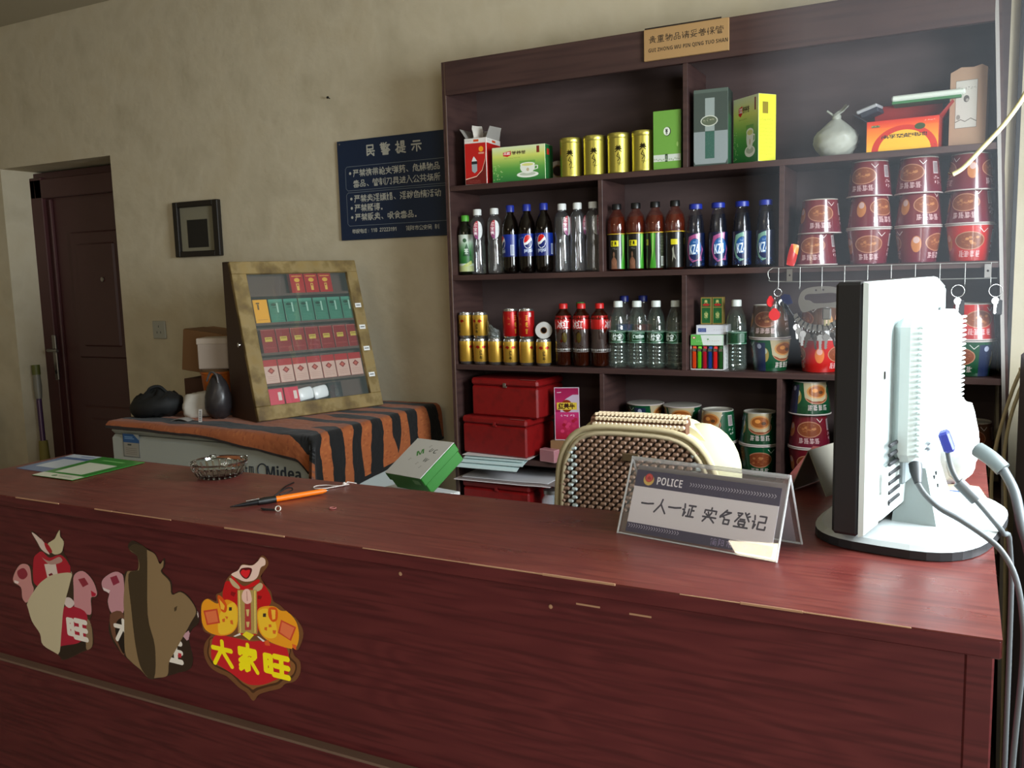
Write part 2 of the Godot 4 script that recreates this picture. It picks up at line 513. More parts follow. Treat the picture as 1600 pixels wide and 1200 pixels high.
# strokes of the characters that stand on signs and packs (two digits a point); a character with four digits is a component and its box
const GLYPHS := {
	"口": "22d2dd2d22", "日": "31d1de3e31 37d7", "目": "31d1de3e31 35d5 39d9", "木": "15f5 808f 851d 85fd", "土": "26d6 818e 0efe", "十": "06f6 808f",
	"一": "0787f6", "人": "80761f 75a9ff", "入": "5081 814a1f 84ff", "又": "12d2 d2a91f 34ff", "女": "6039df c48a1f 05f5",
	"氵": "31c4 17a9 1fe9", "忄": "808f 1429 d3f7", "扌": "04f4 909f9f5d 0bf7", "亻": "911a 777f", "讠": "4175 1777777eca", "贝": "3a31d1da 84791f 9adf",
	"艹": "08f8 404f b0bf", "月": "311b1f 31d1dfbf 36d6 3ada", "火": "80861f 86ff 2548 e5b8", "禾": "b141 05f5 818f 851d 85fd", "辶": "2144 0747474b0f 3dfe",
	"民": "31d1d636 313e7c 769befec 39f9", "警": "0272 2024 5054 1574 7478 2656582822 a081 93f3 e38a 95fa 49b9 2bdb 4dcd4fcfcd",
	"提": "扌005f 日70e6 68f8 a8ae abeb 7a5f 7dff", "示": "32d2 06f6 868f 491d b9ed", "严": "11e1 6166 a1a6 3247 d2b7 17e7 3739 391f",
	"禁": "木0078 木80f8 39c9 0bfb 8b8f 5c3f bcef", "携": "扌005f 9065 8388 b1b8 83f3 85e5 88f8 79d9 996f d9bcecdf",
	"带": "03f3 4046 8086 c0c6 1a17e7ea 3a3e 3adade 878f", "枪": "木006f a068 a0f8 88d8dbab 888ffffd", "支": "04f4 8088 27d7 d71f 38ff",
	"弹": "016165050969696f4f 9093 e0c3 84e4ea8a84 87e7 b4bf 7cfc", "药": "艹00f3 54155716 571b6a 0f6d a469 96e6efcf a8bb", "、": "2b5e", "。": "2c4c4e2e2c", "：": "7576 7b7c",
	"危": "5017 42b2b285 35f5 351f 78c8cbab 787dfffc", "爆": "火005f 日70e4 66f6 9599 c5c9 69f9 995d c9fd aaaf", "物": "2017 1464 404f 0b79 a178 94f4efcf b46b d47f",
	"品": "口30c7 口087f 口98ff", "毒": "22d2 14c4 06f6 8086 39d9cf2f39 0cfc 8a8e", "管": "2004 1262 a084 92f2 0805f5f8 48b8bb4b 484f4fcfcd4d",
	"制": "2015 1373 0777 404f 1d1a6a6d b2bb f0ffdd", "刀": "22e2dfad 821f", "具": "3b31d1db 34d4 37d7 0bfb 5c2f bcef", "进": "辶00ff 64f4 68f8 a1a8 a86c d1dc",
	"公": "6107 a1f7 782e2ece aaff", "共": "03f3 4049 b0b9 09f9 5b2f abef", "场": "0565 404c 0d6a 72e2e28787f7f7eece a87d d87f",
	"所": "6024 212a0f 2565656929 e0b1 818a6f 86f6 c6cf", "卖": "32d2 8085 15e5d8 5668 3789 0bfb 971f 9bff", "淫": "氵004f e061 6385 a2a5 e2c5 d787 5bfb a7af 7fef",
	"嫖": "女005f 61f1 74e4e87874 9198 c1c8 7aea 5cfc acaf 8d6f ddff", "娼": "女005f 日70e6 日77ff", "秽": "禾006f b0b5 7275f5f2 a76d 98e89fbd",
	"色": "6015 42b2b285 25e5ea2a 252efefb 858a", "情": "忄004f 62f2 a0a8 75e5 58f8 7f7aeaefcf 7cec", "活": "氵004f e172 56f6 b1ba 口7bef",
	"动": "1262 0777 472d2d7c 5a7f 85f5efce b18f", "赌": "贝006f 72e2 a0a6 56f6 f07a 日7aef", "博": "十005f 61f1 73e3e97973 76e6 a0a9 5bfb c9cfae 7c8e",
	"贩": "贝006f e081 818a6f 85e5e57f 98ff", "吸": "口036c 71d1c5f5f57f 8186866f 96ff", "食": "8006 80f6 8485 46c6cb4b 48c8 464f8c 9bff",
	"举": "2043 7083 d0b4 05f5 4609 b6f9 4898 1cec 888f", "报": "扌005f 717f 71e1e5a5 77e7e77f 98ff", "电": "22d2da2a22 26d6 808efefb", "话": "讠005f e172 55f5 b1ba 口7aef",
	"简": "2004 1262 a084 92f2 272f 56e6efcf 日58be", "阳": "101f 105137375a2b 日71ee", "市": "8082 03f3 3d36d6ddbd 838f", "安": "8082 1613e3e6 745abf b72f 08f8",
	"局": "21d1d626 212a0f 28e8efcf 口5aad", "贵": "42b2b54542 8087 07f7 3d39c9cd 8a7c2f 9cef", "重": "d131 13e3 35c5ca3a35 38c8 828f 2cdc 0fff",
	"请": "讠005f 62f2 a0a8 75e5 58f8 7f79e9efcf 7cec", "妥": "d021 2345 7385 d3b5 女06ff", "善": "4052 b0a2 13e3 35c5 07f7 8287 09f9 口4bcf", "保": "亻004f 口60e5 58f8 a5af a86e a8fe",
	"证": "讠005f 72f2 b2be b7e7 868e 6efe", "实": "8082 1613e3e6 5567 3769 0afa 9579681f 9bef", "名": "7017 52c2c218 4768 口59df", "登": "1161610a 2344 90f8 d0b2 f3c4 57a7 49b9bc4c49 5d6e bdae 0fff",
	"记": "讠005f 71e1e777 777efefb", "宣": "8082 1613e3e6 46c6 日48bd 0fff", "大": "05f5 8085841f 86ff", "家": "8082 1613e3e6 35d5 851a 678b8e6f 791d 8b1f d799 98ff",
	"旺": "日025d 72f2 78f8 b2be 6efe", "三": "22d2 37c7 0dfd", "匠": "f1111efe c353 535a3c 58d8 a8ac", "苦": "03f3 4045 b0b5 07f7 848a 口39cf", "荞": "03f3 4045 b0b5 d636 08f8 870b 87fb 5b4f b9bf",
	"茶": "03f3 4045 b0b5 8508 85f8 39c9 888f 5c3e bcde", "南": "23d3 8086 1f17e7ef 5869 b8a9 4bcb 888e", "孚": "d021 2345 7385 d3b5 37b7898f5f 0bfb", "聚": "0171 2127 6126 91e1e197 93f7 8a8f 597f 8bff 3a2e",
	"能": "50141474 5074 1f1777 777f 1a7a 1c7c a0a6 f1a3 a6f6f4 a8afff", "池": "氵004f 64f2f8d8 a0ac 727efefb", "冰": "1134 0e38 a0af7d 5585855c f2b6 b6ff", "怡": "忄004f a06565e5 c2f6 口79ef",
	"宝": "8082 1613e3e6 37d7 3ada 878f 1fef babc", "红": "50151556 561a6a 0f6d 72f2 b2be 6efe", "牛": "4018 35e5 09f9 808f", "美": "4052 b0a2 13e3 35c5 17e7 8287 09f9 880f 9aff",
	"王": "12f2 28e8 828e 0efe", "老": "23c3 8086 06f6 e01c 787efefb c87b", "吉": "03f3 8087 27d7 口3acf",
}

# ---------------------------------------------------------------- materials
func mat(color: Color, rough := 0.6, metal := 0.0, spec := 0.5) -> StandardMaterial3D:
	var m := StandardMaterial3D.new()
	m.albedo_color = color
	m.roughness = rough
	m.metallic = metal
	m.metallic_specular = spec
	return m

func printed(c: Canvas, rough := 0.5, coat := 0.0) -> StandardMaterial3D:
	var m := mat(Color.WHITE, rough)
	m.albedo_texture = c.tex()
	if coat > 0:
		m.clearcoat_enabled = true
		m.clearcoat = coat
		m.clearcoat_roughness = 0.08
	return m

func pane(color: Color, alpha: float, rough := 0.05) -> StandardMaterial3D:
	var m := mat(Color(color, alpha), rough)
	m.transparency = BaseMaterial3D.TRANSPARENCY_ALPHA
	return m

func noise_tex(freq: float, size: int, ramp: Array, octaves := 4, seed_ := 1, kind := FastNoiseLite.TYPE_SIMPLEX_SMOOTH) -> NoiseTexture2D:
	var n := FastNoiseLite.new()
	n.noise_type = kind
	n.seed = seed_
	n.frequency = freq
	n.fractal_octaves = octaves
	var t := NoiseTexture2D.new()
	t.width = size
	t.height = size
	t.seamless = true
	t.noise = n
	if ramp:
		var g := Gradient.new()
		g.offsets = PackedFloat32Array(ramp.map(func(r): return r[0]))
		g.colors = PackedColorArray(ramp.map(func(r): return r[1]))
		t.color_ramp = g
	return t

func triplanar(m: StandardMaterial3D, scale: Vector3) -> StandardMaterial3D:
	m.uv1_triplanar = true
	m.uv1_world_triplanar = true
	m.uv1_scale = scale
	return m

# board grain drawn along x: long drawn-out figure with flame shaped arches
func wood_image(w: int, h: int, a: Color, b: Color, dark: Color, seed_: int, rings: float) -> ImageTexture:
	var n := FastNoiseLite.new()
	n.seed = seed_
	n.frequency = 0.004
	n.fractal_octaves = 3
	var fine := FastNoiseLite.new()
	fine.seed = seed_ + 7
	fine.frequency = 0.02
	fine.fractal_octaves = 2
	var im := Image.create(w, h, false, Image.FORMAT_RGB8)
	for y in h:
		for x in w:
			# periodic in both directions by blending with the mirrored half
			var fx := absf(x - w * 0.5)
			var fy := absf(y - h * 0.5)
			var k := n.get_noise_2d(fx * 0.55, fy * 2.6)
			var r := sin((k * 3.0 + fy * 0.012) * rings)
			var g := fine.get_noise_2d(fx * 0.35, fy * 9.0)
			var c := a.lerp(b, clampf(0.5 + 0.5 * r, 0, 1))
			c = c.lerp(dark, clampf(g * 1.6, 0, 0.8))
			im.set_pixel(x, y, c)
	return ImageTexture.create_from_image(im)

func setup_materials() -> void:
	var wall := mat(Color(0.81, 0.765, 0.665), 0.92, 0.0, 0.25)
	wall.albedo_texture = noise_tex(0.006, 512, [[0.0, Color(0.93, 0.925, 0.91)], [0.5, Color(1, 1, 1)], [1.0, Color(0.97, 0.96, 0.94)]], 4, 3)
	wall.heightmap_enabled = true
	wall.heightmap_texture = noise_tex(0.03, 512, [], 4, 9)
	wall.heightmap_scale = 0.12
	M.wall = triplanar(wall, Vector3(0.9, 0.9, 0.9))
	var ceil_m := mat(Color(0.70, 0.66, 0.57), 0.95, 0.0, 0.2)
	M.ceiling = ceil_m
	var floor_m := mat(Color(0.55, 0.50, 0.44), 0.35)
	floor_m.albedo_texture = noise_tex(0.01, 256, [[0.0, Color(0.8, 0.8, 0.8)], [1.0, Color(1, 1, 1)]], 3, 5)
	M.floor = triplanar(floor_m, Vector3(1, 1, 1))
	# dark brown laminate of the cabinet
	var cab := mat(Color.WHITE, 0.42, 0.0, 0.45)
	cab.albedo_texture = wood_image(512, 256, Color(0.265, 0.185, 0.175), Color(0.29, 0.205, 0.19), Color(0.225, 0.155, 0.15), 11, 5.0)
	M.cabinet = triplanar(cab, Vector3(0.55, 0.9, 0.9))
	var back := mat(Color(0.33, 0.27, 0.265), 0.6, 0.0, 0.35)
	back.albedo_texture = noise_tex(0.02, 256, [[0.0, Color(0.85, 0.85, 0.85)], [1.0, Color(1, 1, 1)]], 3, 15)
	M.cabinet_back = triplanar(back, Vector3(0.6, 3.0, 1.0))
	M.edge_band = mat(Color(0.36, 0.27, 0.23), 0.45)
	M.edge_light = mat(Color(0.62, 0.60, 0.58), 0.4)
	# mahogany laminate of the counter
	var front := mat(Color.WHITE, 0.38, 0.0, 0.4)
	front.albedo_texture = wood_image(1024, 512, Color(0.315, 0.125, 0.135), Color(0.345, 0.145, 0.15), Color(0.26, 0.10, 0.11), 21, 9.0)
	M.counter = triplanar(front, Vector3(0.62, 1.1, 1.1))
	var top := mat(Color.WHITE, 0.30, 0.0, 0.5)
	top.albedo_texture = wood_image(1024, 512, Color(0.38, 0.165, 0.15), Color(0.41, 0.19, 0.165), Color(0.32, 0.13, 0.12), 31, 7.0)
	top.roughness_texture = noise_tex(0.012, 512, [[0.0, Color(0.55, 0.55, 0.55)], [0.5, Color(0.85, 0.85, 0.85)], [1.0, Color(1, 1, 1)]], 5, 33)
	top.roughness = 0.42
	M.counter_top = triplanar(top, Vector3(0.7, 1.2, 1.2))
	M.ledge = mat(Color(0.40, 0.31, 0.26), 0.8)
	M.chip = mat(Color(0.62, 0.47, 0.36), 0.9)
	M.door = mat(Color(0.29, 0.155, 0.16), 0.42)
	M.white_plastic = mat(Color(0.86, 0.87, 0.85), 0.4)
	M.black_plastic = mat(Color(0.035, 0.035, 0.04), 0.4)
	M.dark_plastic = mat(Color(0.13, 0.13, 0.145), 0.5)
	M.chrome = mat(Color(0.78, 0.78, 0.78), 0.22, 1.0)
	M.steel = mat(Color(0.62, 0.61, 0.60), 0.38, 1.0)
	M.wire = mat(Color(0.72, 0.72, 0.70), 0.35, 0.8)
	M.paper = mat(Color(0.88, 0.88, 0.87), 0.8)
	M.pet = pane(Color(0.7, 0.75, 0.78), 0.03, 0.04)
	M.glass = pane(Color(0.8, 0.9, 0.88), 0.04, 0.02)
	M.acrylic = pane(Color(0.9, 0.92, 0.95), 0.025, 0.02)
	M.beige_cable = mat(Color(0.80, 0.74, 0.58), 0.5)
	M.grey_cable = mat(Color(0.34, 0.36, 0.37), 0.5)
	M.card_brown = mat(Color(0.52, 0.38, 0.25), 0.9)

# ---------------------------------------------------------------- the room
func bx(lo: Vector3, hi: Vector3, bev := 0.0) -> SurfaceTool:
	return box(mb(), (lo + hi) * 0.5, hi - lo, bev)

func build_room() -> void:
	var H := 2.77
	struct("floor", bx(Vector3(-6.2, -0.1, -3.4), Vector3(1.2, 0, 3.2)), M.floor)
	struct("ceiling", bx(Vector3(-6.2, H, -3.4), Vector3(1.2, H + 0.1, 3.2)), M.ceiling)
	# wall behind the cabinet, with the deep recess of the door at its left
	var st := mb()
	var x0 := -4.464
	var x1 := -3.629
	var tr := 2.080
	box(st, Vector3((-6.2 + x0) * 0.5, H * 0.5, WALL_Z - 0.12), Vector3(x0 + 6.2, H, 0.24))
	box(st, Vector3((x1 + 1.2) * 0.5, H * 0.5, WALL_Z - 0.12), Vector3(1.2 - x1, H, 0.24))
	box(st, Vector3((x0 + x1) * 0.5, (tr + H) * 0.5, WALL_Z - 0.12), Vector3(x1 - x0, H - tr, 0.24))
	struct("wall_back", st, M.wall)
	struct("recess_blocker", bx(Vector3(-4.9, 0, -3.42), Vector3(-3.2, H, -3.17)), M.wall)  # unseen slab added behind the recess to stop a light leak
	struct("wall_left", bx(Vector3(-6.3, 0, -3.4), Vector3(-6.2, H, 3.2)), M.wall)
	struct("wall_front", bx(Vector3(-6.2, 0, 3.1), Vector3(1.2, H, 3.2)), M.wall)
	# right wall: window beside the counter, doorway nearer the street
	var w := mb()
	var parts := [[-3.4, -2.25, 0.0, H], [-2.25, -0.95, 0.0, 0.92], [-2.25, -0.95, 2.25, H], [-0.95, 0.05, 0.0, H], [0.05, 1.05, 2.2, H], [1.05, 3.2, 0.0, H]]
	for p in parts:
		box(w, Vector3(1.05, (p[2] + p[3]) * 0.5, (p[0] + p[1]) * 0.5), Vector3(0.3, p[3] - p[2], p[1] - p[0]))
	struct("wall_right", w, M.wall)
	var win := struct("window_1", window_frame(), M.white_plastic)
	part("pane", bx(Vector3(1.045, 0.97, -2.20), Vector3(1.049, 2.20, -1.62)), M.glass, win)
	part("pane", bx(Vector3(1.045, 0.97, -1.58), Vector3(1.049, 2.20, -1.00)), M.glass, win)
	# cupboard added to fill the dark corner right of the counter
	var dk := mat(Color(0.27, 0.26, 0.27), 0.55)
	var cu := thing("added_cupboard", "dark grey low cupboard added to fill the dark corner right of the counter, mostly hidden by cables", "cupboard", Vector3(0.48, 0, -2.25))
	part("body", box(mb(), Vector3(0, 0.62, 0), Vector3(0.70, 1.24, 0.60), 0.006), dk, cu)
	for sx in [-1.0, 1.0]:
		var dr := part("door", box(mb(), Vector3(sx * 0.173, 0.63, 0.306), Vector3(0.338, 1.16, 0.012), 0.004), dk, cu)
		part("handle", box(mb(), Vector3(sx * 0.03, 0.72, 0.318), Vector3(0.012, 0.10, 0.012), 0.003), M.steel, dr)
	# the door in the recess
	var leaf := mb()
	box(leaf, Vector3((x0 + x1) * 0.5, 1.035, -3.13), Vector3(x1 - x0 + 0.06, 2.07, 0.04))
	var d := struct("door_1", leaf, M.door)
	var fr := mb()
	box(fr, Vector3(x0 + 0.035, 1.02, -3.10), Vector3(0.11, 2.05, 0.03), 0.004)
	box(fr, Vector3(x1 - 0.035, 1.02, -3.10), Vector3(0.11, 2.05, 0.03), 0.004)
	box(fr, Vector3((x0 + x1) * 0.5, 1.985, -3.10), Vector3(x1 - x0, 0.10, 0.03), 0.004)
	part("door_frame", fr, M.door, d)
	for k in 2:
		var yy: float = [1.42, 0.52][k]
		var hh: float = [0.66, 0.62][k]
		var pn := mb()
		box(pn, Vector3(-4.0, yy, -3.105), Vector3(0.40, hh, 0.02), 0.008)
		box(pn, Vector3(-4.0, yy, -3.097), Vector3(0.29, hh - 0.12, 0.022), 0.010)
		part("panel", pn, M.door, d)
	part("moulding", bx(Vector3(-4.335, 0.05, -3.112), Vector3(-4.322, 1.93, -3.092), 0.005), M.door, d)
	var lk := part("lock_plate", bx(Vector3(-4.392, 0.965, -3.09), Vector3(-4.362, 1.21, -3.078), 0.003), M.steel, d)
	part("keyhole", bx(Vector3(-4.381, 1.00, -3.079), Vector3(-4.373, 1.02, -3.076)), M.black_plastic, lk)
	part("handle", tube(mb(), [Vector3(-4.377, 1.13, -3.078), Vector3(-4.377, 1.13, -3.04), Vector3(-4.29, 1.13, -3.035)], 0.008), M.steel, lk)
	part("peephole", lathe(mb(), [Vector2(0, 0.0), Vector2(0.012, 0.0), Vector2(0.012, 0.006), Vector2(0.006, 0.009), Vector2(0, 0.009)], 14, Vector3.ZERO, Transform3D(Basis(Vector3.RIGHT, PI / 2), Vector3(-3.951, 1.50, -3.087))), M.steel, d)

func window_frame() -> SurfaceTool:
	var st := mb()
	for z in [-2.225, -1.60, -0.975]:
		box(st, Vector3(1.047, 1.585, z), Vector3(0.06, 1.33, 0.05), 0.005)
	for y in [0.945, 2.225]:
		box(st, Vector3(1.047, y, -1.60), Vector3(0.06, 0.05, 1.30), 0.005)
	return st

# ---------------------------------------------------------------- counter
func build_counter() -> void:
	var c := thing("reception_counter", "long mahogany laminate reception counter with chipped top edge and three stickers on its front", "counter")
	var xl := -1.755
	var xr := 0.044
	# L shaped top in one plate
	var outline := [Vector2(xl, 0.95), Vector2(xr, 0.95), Vector2(xr, 1.87), Vector2(-0.27, 1.87), Vector2(-0.27, 1.253), Vector2(xl, 1.253)]
	part("countertop", plate(mb(), outline, 0.018, Transform3D(Basis(Vector3.RIGHT, -PI / 2), Vector3(0, TOP - 0.009, 0))), M.counter_top, c)
	part("edge_strip", bx(Vector3(xl, TOP - 0.021, -0.958), Vector3(xr, TOP - 0.0005, -0.949), 0.002), M.counter, c)
	var rng := RandomNumberGenerator.new()
	rng.seed = 5
	var x := xl
	while x < xr - 0.02:
		var ln := rng.randf_range(0.02, 0.14)
		if rng.randf() < 0.72:
			part("chip", box(mb(), Vector3(x + ln * 0.5, TOP - 0.0006, -0.9487), Vector3(minf(ln, xr - x), rng.randf_range(0.0012, 0.0032), 0.0016), 0.0005), M.chip, c)
		x += ln
	part("front_panel", bx(Vector3(xl + 0.01, 0.776, -0.99), Vector3(0.036, TOP - 0.018, -0.97)), M.counter, c)
	part("corner_post", bx(Vector3(0.012, 0.0, -0.9895), Vector3(0.0385, TOP - 0.018, -0.9675), 0.002), M.counter, c)
	var lower := bx(Vector3(xl + 0.01, 0.0, -0.99), Vector3(0.036, 0.776, -0.955))
	part("lower_panel", lower, M.counter, c)
	part("ledge", bx(Vector3(xl + 0.01, 0.774, -0.972), Vector3(0.012, 0.7785, -0.953), 0.001), M.ledge, c)
	part("end_panel", bx(Vector3(0.018, 0.0, -1.85), Vector3(0.036, TOP - 0.018, -0.99)), M.counter, c)
	part("end_panel", bx(Vector3(xl + 0.01, 0.0, -1.24), Vector3(xl + 0.028, TOP - 0.018, -0.99)), M.counter, c)
	part("return_panel", bx(Vector3(-0.255, 0.0, -1.85), Vector3(-0.237, TOP - 0.018, -1.25)), M.counter, c)
	part("inner_desk", bx(Vector3(xl + 0.03, 0.735, -1.68), Vector3(-0.33, 0.755, -0.99), 0.002), M.counter, c)
	part("desk_leg", bx(Vector3(xl + 0.03, 0.0, -1.66), Vector3(xl + 0.05, 0.735, -1.0)), M.counter, c)
	part("desk_leg", bx(Vector3(-0.35, 0.0, -1.66), Vector3(-0.33, 0.735, -1.0)), M.counter, c)
	for p in [Vector3(-0.684, 1.062, -0.9695), Vector3(-0.455, 1.05, -0.9695)]:
		part("screw", lump(mb(), p, func(d): return d * Vector3(0.003, 0.003, 0.001), 8, 6), M.chip, c)
	for q in [[-0.42, 1.058, 0.032], [-0.35, 1.056, 0.028]]:
		part("scratch", bx(Vector3(q[0], q[1], -0.9702), Vector3(q[0] + q[2], q[1] + 0.0025, -0.9694), 0.0003), M.chip, c)

# ---------------------------------------------------------------- shelf cabinet
const SHELF := [1.782, 1.471, 1.153, 0.821, 0.60]

func build_cabinet() -> void:
	var c := thing("shelf_cabinet", "dark brown open shelf cabinet against the wall, stocked with drinks and instant noodles", "cabinet")
	var xl := -1.640
	var zb := -2.928
	part("back_panel", bx(Vector3(xl + 0.016, 0.02, zb), Vector3(0.088, 2.20, zb + 0.012)), M.cabinet_back, c)
	var left := part("side_panel", bx(Vector3(xl, 0, zb), Vector3(xl + 0.0165, 2.203, CAB_Z), 0.0008), M.cabinet, c)
	part("edge_band", bx(Vector3(xl + 0.010, 0, CAB_Z - 0.001), Vector3(xl + 0.0165, 2.20, CAB_Z + 0.0015), 0.0006), M.edge_band, left)
	# the right side leans a little
	var pr := mb()
	var lean := func(y: float) -> float: return 0.0455 + (2.10 - y) * 0.052 if y > 1.0 else 0.1027 + (1.0 - y) * 0.02
	for k in 8:
		var ya := k * 0.275
		var yb := (k + 1) * 0.275
		var a: float = lean.call(ya)
		var b: float = lean.call(yb)
		for s in [[0.0, Vector3.LEFT], [0.016, Vector3.RIGHT]]:
			quad(pr, Vector3(b + s[0], yb, zb), Vector3(b + s[0], yb, CAB_Z), Vector3(a + s[0], ya, CAB_Z), Vector3(a + s[0], ya, zb), s[1])
		quad(pr, Vector3(b, yb, CAB_Z), Vector3(b + 0.016, yb, CAB_Z), Vector3(a + 0.016, ya, CAB_Z), Vector3(a, ya, CAB_Z), Vector3.BACK)
	var right := part("side_panel", pr, M.cabinet, c)
	var eb := mb()
	for k in 8:
		var ya := k * 0.275
		var yb := (k + 1) * 0.275
		var a: float = lean.call(ya)
		var b: float = lean.call(yb)
		quad(eb, Vector3(b, yb, CAB_Z + 0.002), Vector3(b + 0.009, yb, CAB_Z + 0.002), Vector3(a + 0.009, ya, CAB_Z + 0.002), Vector3(a, ya, CAB_Z + 0.002), Vector3.BACK)
		quad(eb, Vector3(b, yb, CAB_Z), Vector3(b, yb, CAB_Z + 0.002), Vector3(a, ya, CAB_Z + 0.002), Vector3(a, ya, CAB_Z), Vector3.LEFT)
		quad(eb, Vector3(b + 0.009, yb, CAB_Z + 0.002), Vector3(b + 0.009, yb, CAB_Z), Vector3(a + 0.009, ya, CAB_Z), Vector3(a + 0.009, ya, CAB_Z + 0.002), Vector3.RIGHT)
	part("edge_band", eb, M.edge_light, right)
	part("fascia", bx(Vector3(xl + 0.0165, 2.090, CAB_Z - 0.016), Vector3(0.045, 2.200, CAB_Z + 0.003), 0.001), M.cabinet, c)
	part("top_panel", bx(Vector3(xl + 0.0165, 2.187, zb), Vector3(0.04, 2.203, CAB_Z)), M.cabinet, c)
	for k in 5:
		var y: float = SHELF[k]
		part("shelf", bx(Vector3(xl + 0.0165, y - 0.018, zb + 0.012), Vector3(lean.call(y) + 0.001, y, CAB_Z - 0.002), 0.0008), M.cabinet, c)
	for d in [[-0.786, 1.782, 2.092], [-1.067, 1.471, 1.764], [-0.497, 1.471, 1.764], [-0.791, 1.153, 1.453], [-1.071, 0.821, 1.135], [-0.498, 0.821, 1.135]]:
		part("divider", bx(Vector3(d[0], d[1], zb + 0.012), Vector3(d[0] + 0.015, d[2], CAB_Z - 0.003), 0.0008), M.cabinet, c)
	part("dark_strip", bx(Vector3(0.112, 0.0, zb), Vector3(0.122, 2.45, zb + 0.03)), mat(Color(0.12, 0.11, 0.11), 0.6), c)  # narrow dark strip in the gap right of the cabinet
	part("base_panel", bx(Vector3(xl + 0.0165, 0.0, CAB_Z - 0.03), Vector3(0.10, 0.49, CAB_Z - 0.012)), M.cabinet, c)

# ---------------------------------------------------------------- goods on the shelves
func face(x: float, z: float, extra := 0.0) -> float:
	# turn that shows the middle of a label to somebody who stands in front of the counter
	return atan2(-x, -z) + deg_to_rad(extra)

func place(i: int, n: int) -> String:
	if i == 0:
		return "leftmost"
	if i == n - 1:
		return "rightmost"
	if n == 3:
		return "middle one"
	return ["", "second from the left", "third from the left", "fourth from the left", "fifth from the left", "sixth from the left"][i]

const FRONT := Rect2(0.005, 0.005, 0.59, 0.99)
const SIDE := Rect2(0.605, 0.005, 0.24, 0.99)
const TOPR := Rect2(0.855, 0.005, 0.14, 0.99)

func carton_mesh(s: Vector3, bev := 0.001) -> SurfaceTool:
	return box(mb(), Vector3(0, s.y * 0.5, 0), s, bev, Transform3D(), {"front": FRONT, "back": FRONT, "right": SIDE, "left": SIDE, "top": TOPR, "bottom": TOPR})

func carton(called: String, label: String, cat: String, at: Vector3, turn: float, s: Vector3, m: Material, group := "") -> Node3D:
	var t := thing(called, label, cat, at, turn, group)
	part("carton", carton_mesh(s), m, t)
	return t

func blobs(c: Canvas, x: float, y: float, n: int, size: float, col: Color, rng: RandomNumberGenerator) -> void:
	# print too small to read: rows of short strokes
	for i in n:
		for k in 4:
			var p := Vector2(x + i * size * 1.15 + rng.randf() * size * 0.7, y + rng.randf() * size * 0.7)
			var q := p + (Vector2(size * 0.35, 0) if rng.randf() < 0.5 else Vector2(0, size * 0.35))
			c.line([p, q], maxf(size * 0.13, 1.0), col)

func tea_print(side: Color, side_ink: Color) -> Canvas:
	var rng := RandomNumberGenerator.new()
	rng.seed = 3
	var c := canvas(512, 256, Color(0.95, 0.95, 0.9))
	c.grad(0, 0, 305, 70, Color(0.86, 0.90, 0.74), Color(0.83, 0.86, 0.42))
	c.grad(0, 70, 305, 90, Color(0.83, 0.86, 0.42), Color(0.36, 0.62, 0.27))
	c.grad(0, 160, 305, 96, Color(0.36, 0.62, 0.27), Color(0.16, 0.45, 0.22))
	for i in 26:
		var p := Vector2(rng.randf() * 60, 130 + rng.randf() * 110)
		c.ell(p.x, p.y, 4, 2, Color(0.72, 0.83, 0.55))
	c.poly([Vector2(66, 40), Vector2(112, 32), Vector2(112, 62), Vector2(90, 74), Vector2(66, 66)], Color(0.82, 0.14, 0.14))
	c.cjk("三匠", 69, 40, 18, 3, Color.WHITE, 20)
	c.cjk("苦荞茶", 117, 36, 24, 3.4, Color(0.22, 0.12, 0.08), 27)
	blobs(c, 70, 82, 12, 7, Color(0.30, 0.42, 0.2), rng)
	c.rect(258, 10, 16, 48, Color(0.50, 0.16, 0.10))
	c.ell(205, 212, 62, 22, Color(0.93, 0.94, 0.90))
	c.ell(205, 208, 46, 13, Color(0.74, 0.78, 0.70))
	c.ell(205, 160, 42, 44, Color(0.92, 0.93, 0.89))
	c.rect(160, 110, 90, 26, Color(0.44, 0.66, 0.29))
	c.ell(205, 138, 42, 15, Color(0.95, 0.95, 0.90))
	c.ell(205, 140, 34, 10, Color(0.86, 0.86, 0.52))
	c.line([Vector2(246, 150), Vector2(262, 152), Vector2(262, 172), Vector2(240, 180)], 6, Color(0.9, 0.91, 0.87))
	c.ell(206, 176, 8, 12, Color(0.78, 0.72, 0.58))
	c.rect(306, 0, 206, 256, side)
	c.rect(336, 30, 40, 44, side_ink)
	blobs(c, 322, 92, 8, 10, side_ink.lerp(side, 0.35), rng)
	for k in 9:
		blobs(c, 318, 112 + k * 14, 10, 8, side_ink.lerp(side, 0.45), rng)
	return c

func build_shelf_goods() -> void:
	row_top()
	row_bottles()
	row_cans()
	row_bottom()
	hook_rail()

